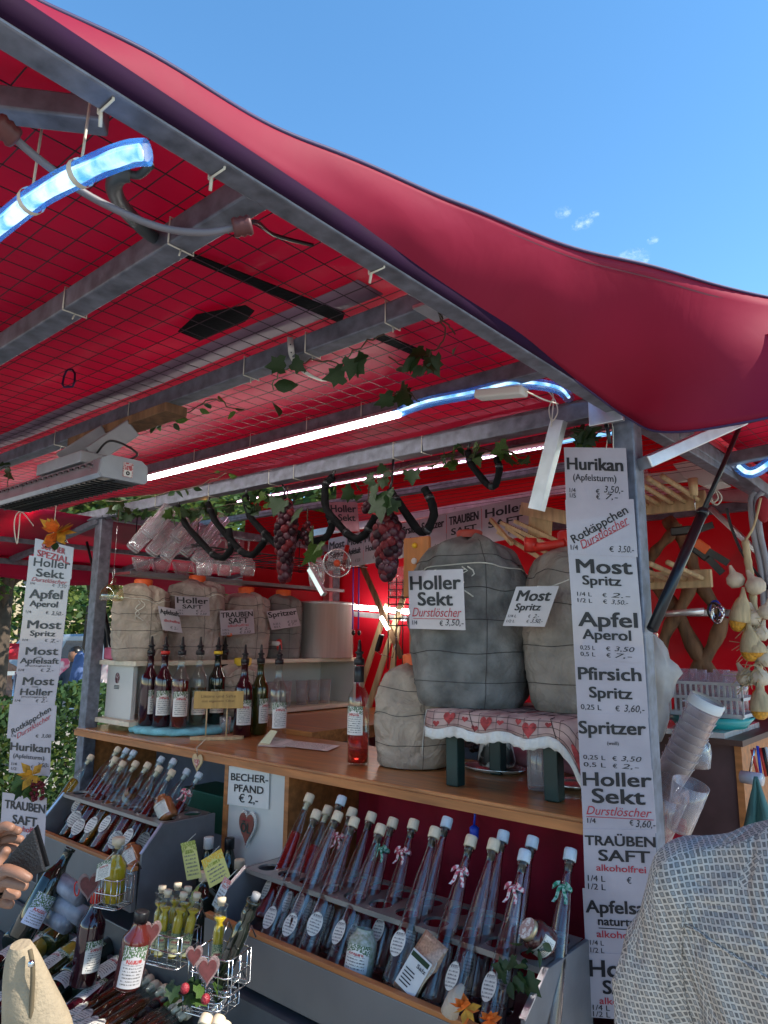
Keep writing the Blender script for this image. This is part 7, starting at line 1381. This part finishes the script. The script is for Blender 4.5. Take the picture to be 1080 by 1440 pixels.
def loft(secs):
    g = G(); g.grid(secs, wrap=True); g.add(secs[0], [tuple(range(len(secs[0])))[::-1]]); g.add(secs[-1], [tuple(range(len(secs[0])))]); return g
def hand(name, wrist, palm, chains, r, parent):
    J = [palm, wrist]; E_ = [(0,1)]; R_ = [.024, .020]
    for ch in chains:
        prev = 0
        for k, p in enumerate(ch): J.append(p); E_.append((prev, len(J)-1)); R_.append(r*(1-.13*k)); prev = len(J)-1
    return person_body(name, '', J, R_, E_, SKIN, parent, 2)
# right foreground: back and left shoulder of a person in a patterned shirt
bx, by = -.062, .835
pr = thing('person', 'person in a white shirt with small grey squares seen from behind at the right edge', 'person', (bx,by,0))
secs = [ell((bx,by), w_, d_, z_) for z_, w_, d_ in ((.84,.19,.15),(.95,.195,.15),(1.08,.20,.145),(1.2,.215,.14),(1.3,.222,.13),(1.365,.207,.118),(1.405,.168,.10),(1.432,.115,.085),(1.46,.085,.075),(1.485,.070,.068))]
tor = loft(secs); gs = [tor]
for s in (-1, 1):
    g = G(); g.tube([Vector((bx+s*.13,by,1.36)), Vector((bx+s*.205,by,1.345)), Vector((bx+s*.238,by+.01,1.24)), Vector((bx+s*.255,by+.015,1.14)), Vector((bx+s*.27,by+.03,1.02)), Vector((bx+s*.265,by+.05,.96))], [.05,.060,.062,.062,.062,.060], 18); gs.append(g)
sh_ = remesh('shirt', gs, SHIRT, pr, .009, .012, .11, 5)
from mathutils.bvhtree import BVHTree
bv = BVHTree.FromPolygons([mw(pr) @ v.co for v in sh_.data.vertices], [tuple(p.vertices) for p in sh_.data.polygons])
def seam_line(pts, name, r=.0016):
    P = []
    for (x, z) in pts:
        h = bv.ray_cast(Vector((x, by-1, z)), Vector((0,1,0)))
        if h[0] is not None: P.append(h[0] + Vector((0,-.0006,0)))
    g = G(); g.tube(P, r, 6); g.ob(name, SHIRT, pr)
seam_line([(bx-.20+.40*k/40, 1.325-.010*math.sin(k/40*3.14)) for k in range(41)], 'yoke_seam'); seam_line([(bx-.20-.012*math.sin(k/14*3.1), 1.345-.22*k/20) for k in range(21)], 'shoulder_seam'); seam_line([(bx, 1.31-.4*k/20) for k in range(21)], 'back_pleat', .0022)
# collar
g = G(); rows = []
for i in range(5):
    u = i/4; rows.append([Vector((bx + (.082+.026*u)*math.cos(a), by - .005 + (.082+.030*u)*math.sin(a), 1.507 - .058*u + .012*math.cos(a*2) + (.018 if math.sin(a) < 0 else -.01)*(1-u))) for a in [2*math.pi*k/40 for k in range(41)]])
g.grid(rows); g.ob('collar', SHIRT, pr, solid=.003)
g = loft([ell((bx,by), .058,.058,1.40), ell((bx,by+.005), .056,.056,1.46), ell((bx,by+.012), .06,.065,1.50)]); g2 = G(); g2.sphere((bx,by+.03,1.60), .085, 24, 18, 0, (.88,1.12,1.3)); g3 = G(); g3.sphere((bx,by+.13,1.585), .016, 10, 8, 0, (.8,1,1.4)); g4 = G(); g4.sphere((bx-.078,by+.03,1.59), .02, 10, 8, 0, (.4,.9,1.5)); g5 = G(); g5.sphere((bx+.078,by+.03,1.59), .02, 10, 8, 0, (.4,.9,1.5))
arms = []
for s in (-1, 1):
    a = G(); a.tube([Vector((bx+s*.27,by+.045,.98)), Vector((bx+s*.26,by+.10,.90)), Vector((bx+s*.20,by+.24,.92)), Vector((bx+s*.16,by+.31,.94))], [.042,.042,.034,.026], 14); arms.append(a)
remesh('head_and_arms', [g, g2, g3, g4, g5], SKIN, pr, .007, 0, 1, 3); remesh('forearms', arms, SKIN, pr, .008, 0, 1, 2)
for s in (-1, 1):
    wv = Vector((bx+s*.16,by+.31,.94)); pa = wv+Vector((-s*.01,.05,.005)); hand('hand', wv, pa, [[pa+Vector((dx,.045,.0)), pa+Vector((dx*1.1,.075,-.01)), pa+Vector((dx*1.1,.09,-.03))] for dx in (-.028,-.010,.010,.027)]+[[pa+Vector((-s*.03,.01,.0)), pa+Vector((-s*.045,.035,-.005))]], .009, pr)
g = G(); g.sphere((bx,by+.012,1.632), .092, 24, 16, 0, (.92,1.08,1.12)); remesh('hair', [g], HAIR, pr, .008, .004, .03, 2)
for s in (-1, 1): g = G(); g.sphere((bx+s*.032,by+.122,1.605), .011, 8, 6); g.ob('eye', WHITEP, pr)
g = G(); g.sphere((bx,by+.125,1.548), .018, 10, 6, 0, (1.2,.4,.35)); g.ob('mouth', mat('lips', (.35,.12,.10), .5), pr)
lg = [loft([ell((bx,by), .185,.14,.93), ell((bx,by), .19,.145,.86), ell((bx,by), .185,.13,.80)])]
for s in (-1, 1): a = G(); a.tube([Vector((bx+s*.09,by,.86)), Vector((bx+s*.10,by+.01,.5)), Vector((bx+s*.10,by-.01,.08))], [.095,.068,.055], 16); lg.append(a)
remesh('trousers', lg, JEANS, pr, .014, .004, .1, 3)
for s in (-1, 1): g = G(); g.sphere((bx+s*.10,by+.05,.045), .05, 14, 8, 0, (.9,2.4,.9)); g.ob('shoe', SHOE, pr)
# left edge: person holding a black wallet
lx, ly = -1.30, .16
pl = thing('person', 'person at the left edge holding a black wallet, pale blue sleeve and beige bag strap', 'person', (lx,ly,0)); BLU = mat('pale_blue_shirt', (.30,.40,.48), .8, var=.15, scale=12, bump=.3, bscale=40)
secs = [ell((lx,ly), w_, d_, z_) for z_, w_, d_ in ((.84,.16,.14),(1.0,.15,.13),(1.15,.17,.135),(1.28,.18,.125),(1.34,.165,.10),(1.37,.11,.08),(1.40,.06,.06))]
H1w, H1 = PD(-75,1290,1.02), PD(-10,1248,1.0); H2w, H2 = PD(-95,1165,1.10), PD(-22,1184,1.05)
gs = [loft(secs)]
g = G(); g.tube([Vector((lx+.10,ly+.05,1.30)), Vector((lx+.19,ly+.02,1.15)), Vector((lx+.22,ly+.10,1.02)), H1w.lerp(Vector((lx+.22,ly+.10,1.02)),.5), H1w], [.05,.055,.05,.045,.038], 14); gs.append(g)
g = G(); g.tube([Vector((lx-.05,ly+.10,1.30)), Vector((lx-.0,ly+.22,1.12)), Vector((lx+.10,ly+.24,1.12)), H2w], [.05,.052,.045,.036], 14); gs.append(g)
remesh('shirt', gs, BLU, pl, .010, .005, .12, 4)
D_ = PD
hand('hand', H1w, H1, [[D_(8,1222,.965), D_(28,1228,.955), D_(45,1238,.955)], [D_(6,1238,.97), D_(24,1243,.965), D_(40,1248,.965)], [D_(2,1252,.985), D_(18,1258,.98), D_(30,1259,.98)], [D_(-2,1266,1.0), D_(12,1272,1.0), D_(20,1272,1.0)], [D_(-6,1222,1.0), D_(4,1204,1.01), D_(12,1192,1.01)]], .0085, pl)
hand('hand', H2w, H2, [[D_(0,1170,1.04), D_(16,1166,1.035), D_(30,1170,1.03)], [D_(2,1180,1.045), D_(18,1178,1.04), D_(34,1182,1.04)], [D_(0,1191,1.05), D_(16,1192,1.05), D_(28,1194,1.05)], [D_(-4,1200,1.06), D_(10,1204,1.06)], [D_(-8,1170,1.02), D_(8,1160,1.015), D_(20,1166,1.01)]], .0080, pl)
W = [PD(2,1216,.985), PD(46,1166,.99), PD(63,1226,.985), PD(40,1233,.982)]
wl = thing('wallet', 'open black leather wallet held by the person at the left edge', 'wallet', W[0]); g = G(); n_ = (W[1]-W[0]).cross(W[2]-W[0]).normalized(); g.prism(W, n_*.006); g.ob('outer_cover', mat('black_leather', (.012,.012,.014), .45, bump=.4, bscale=300), wl, bev=.002); g = G(); g.prism([w_+n_*.014-R_DOWN*.002 for w_ in W], n_*.004); g.ob('inner_cover', BLACKF, wl, bev=.002)
# strap and bag
BEI = mat('beige_bag_cloth', (.33,.26,.17), .85, var=.15, scale=30, bump=.5, bscale=220)
bgt = thing('shoulder_bag', 'beige cloth bag with a light ring hanging beside the person at the left edge', 'bag', PD(40,1500,.80)); g = G(); rows = []
for i, (px0, px1, py) in enumerate(((16,42,1328),(10,50,1338),(6,62,1360),(4,74,1385),(4,86,1408),(4,97,1430),(4,104,1450),(0,108,1490),(-10,112,1560))):
    a, b_ = PD(px0, py, .82), PD(px1, py, .82); c = (a+b_)/2; ax_ = (b_-a)/2; rows.append([c + ax_*math.cos(q) + R_FWD*(.012+.02*i/8)*math.sin(q)*(1+.2*noise.noise(Vector((q,i*.7,0)))) for q in [2*math.pi*k/20 for k in range(20)]])
g.grid(rows, wrap=True); g.add(rows[0], [tuple(range(20))]); g.add(rows[-1], [tuple(range(20))[::-1]]); g.ob('bag_body', BEI, bgt, sub=1)
g = G(); g.tube(smooth([PD(42,1335,.805), PD(46,1360,.80), PD(45,1400,.80), PD(42,1450,.80)]), .0028, 6); g.ob('edge_cord', mat('dark_edge', (.12,.09,.05), .8), bgt); g = G(); g.sphere(PD(44,1355,.797), .004, 8, 6); g.ob('rivet', CHROME, bgt)
g = loft([ell((lx,ly), .055,.055,1.36), ell((lx+.01,ly+.02), .052,.052,1.45)]); g2 = G(); g2.sphere((lx+.02,ly+.04,1.54), .085, 24, 18, 0, (.95,1.05,1.3)); g3 = G(); g3.sphere((lx+.05,ly+.13,1.53), .015, 10, 8, 0, (.8,1,1.4))
remesh('head', [g, g2, g3], SKIN, pl, .007, 0, 1, 3); g = G(); g.sphere((lx+.01,ly+.015,1.57), .097, 20, 14, 0, (1,1.05,1.2)); remesh('hair', [g], HAIR, pl, .008, .005, .03, 2)
lg = [loft([ell((lx,ly), .17,.14,.90), ell((lx,ly), .165,.13,.78)])]
for s in (-1, 1): a = G(); a.tube([Vector((lx+s*.08,ly,.84)), Vector((lx+s*.09,ly+.02,.48)), Vector((lx+s*.09,ly,.08))], [.09,.062,.05], 14); lg.append(a)
remesh('trousers', lg, mat('grey_trousers', (.08,.08,.09), .85), pl, .014, .004, .1, 3)
for s in (-1, 1): g = G(); g.sphere((lx+s*.09,ly+.06,.045), .048, 14, 8, 0, (.9,2.3,.9)); g.ob('shoe', SHOE, pl)
# small faint clouds far away
m_, nt, N, L = new_mat('faint_cloud'); out = N('ShaderNodeOutputMaterial'); t_ = N('ShaderNodeBsdfTransparent'); d_ = N('ShaderNodeBsdfTranslucent'); d_.inputs[0].default_value = (.9,.92,.95,1)
lw = N('ShaderNodeLayerWeight'); lw.inputs[0].default_value = .5; iv = N('ShaderNodeMath'); iv.operation = 'SUBTRACT'; iv.inputs[0].default_value = 1; L(lw.outputs['Facing'], iv.inputs[1]); pw2 = N('ShaderNodeMath'); pw2.operation = 'POWER'; pw2.inputs[1].default_value = 2.6; L(iv.outputs[0], pw2.inputs[0])
tc = N('ShaderNodeTexCoord'); nz = N('ShaderNodeTexNoise'); nz.inputs['Scale'].default_value = .45; nz.inputs['Detail'].default_value = 6; L(tc.outputs['Object'], nz.inputs[0]); mr = N('ShaderNodeMapRange'); mr.inputs[1].default_value = .40; mr.inputs[2].default_value = .85; mr.inputs[4].default_value = .38; L(nz.outputs[0], mr.inputs[0])
mu = N('ShaderNodeMath'); mu.operation = 'MULTIPLY'; L(pw2.outputs[0], mu.inputs[0]); L(mr.outputs[0], mu.inputs[1]); mx = N('ShaderNodeMixShader'); L(mu.outputs[0], mx.inputs[0]); L(t_.outputs[0], mx.inputs[1]); L(d_.outputs[0], mx.inputs[2]); L(mx.outputs[0], out.inputs[0])
for k, (px, py, w_, h_) in enumerate(((792,299,13,7),(822,312,14,9),(836,301,8,4),(918,338,9,5),(890,364,26,10),(812,318,9,6))):
    c = PD(px, py, 300); g = G(); g.sphere((0,0,0), 1, 24, 14, 0, (w_*.3, w_*.3, h_*.3)); o = g.ob('cloud', m_, None); o.location = c; struct(o)
print('objects', len(COL.objects))
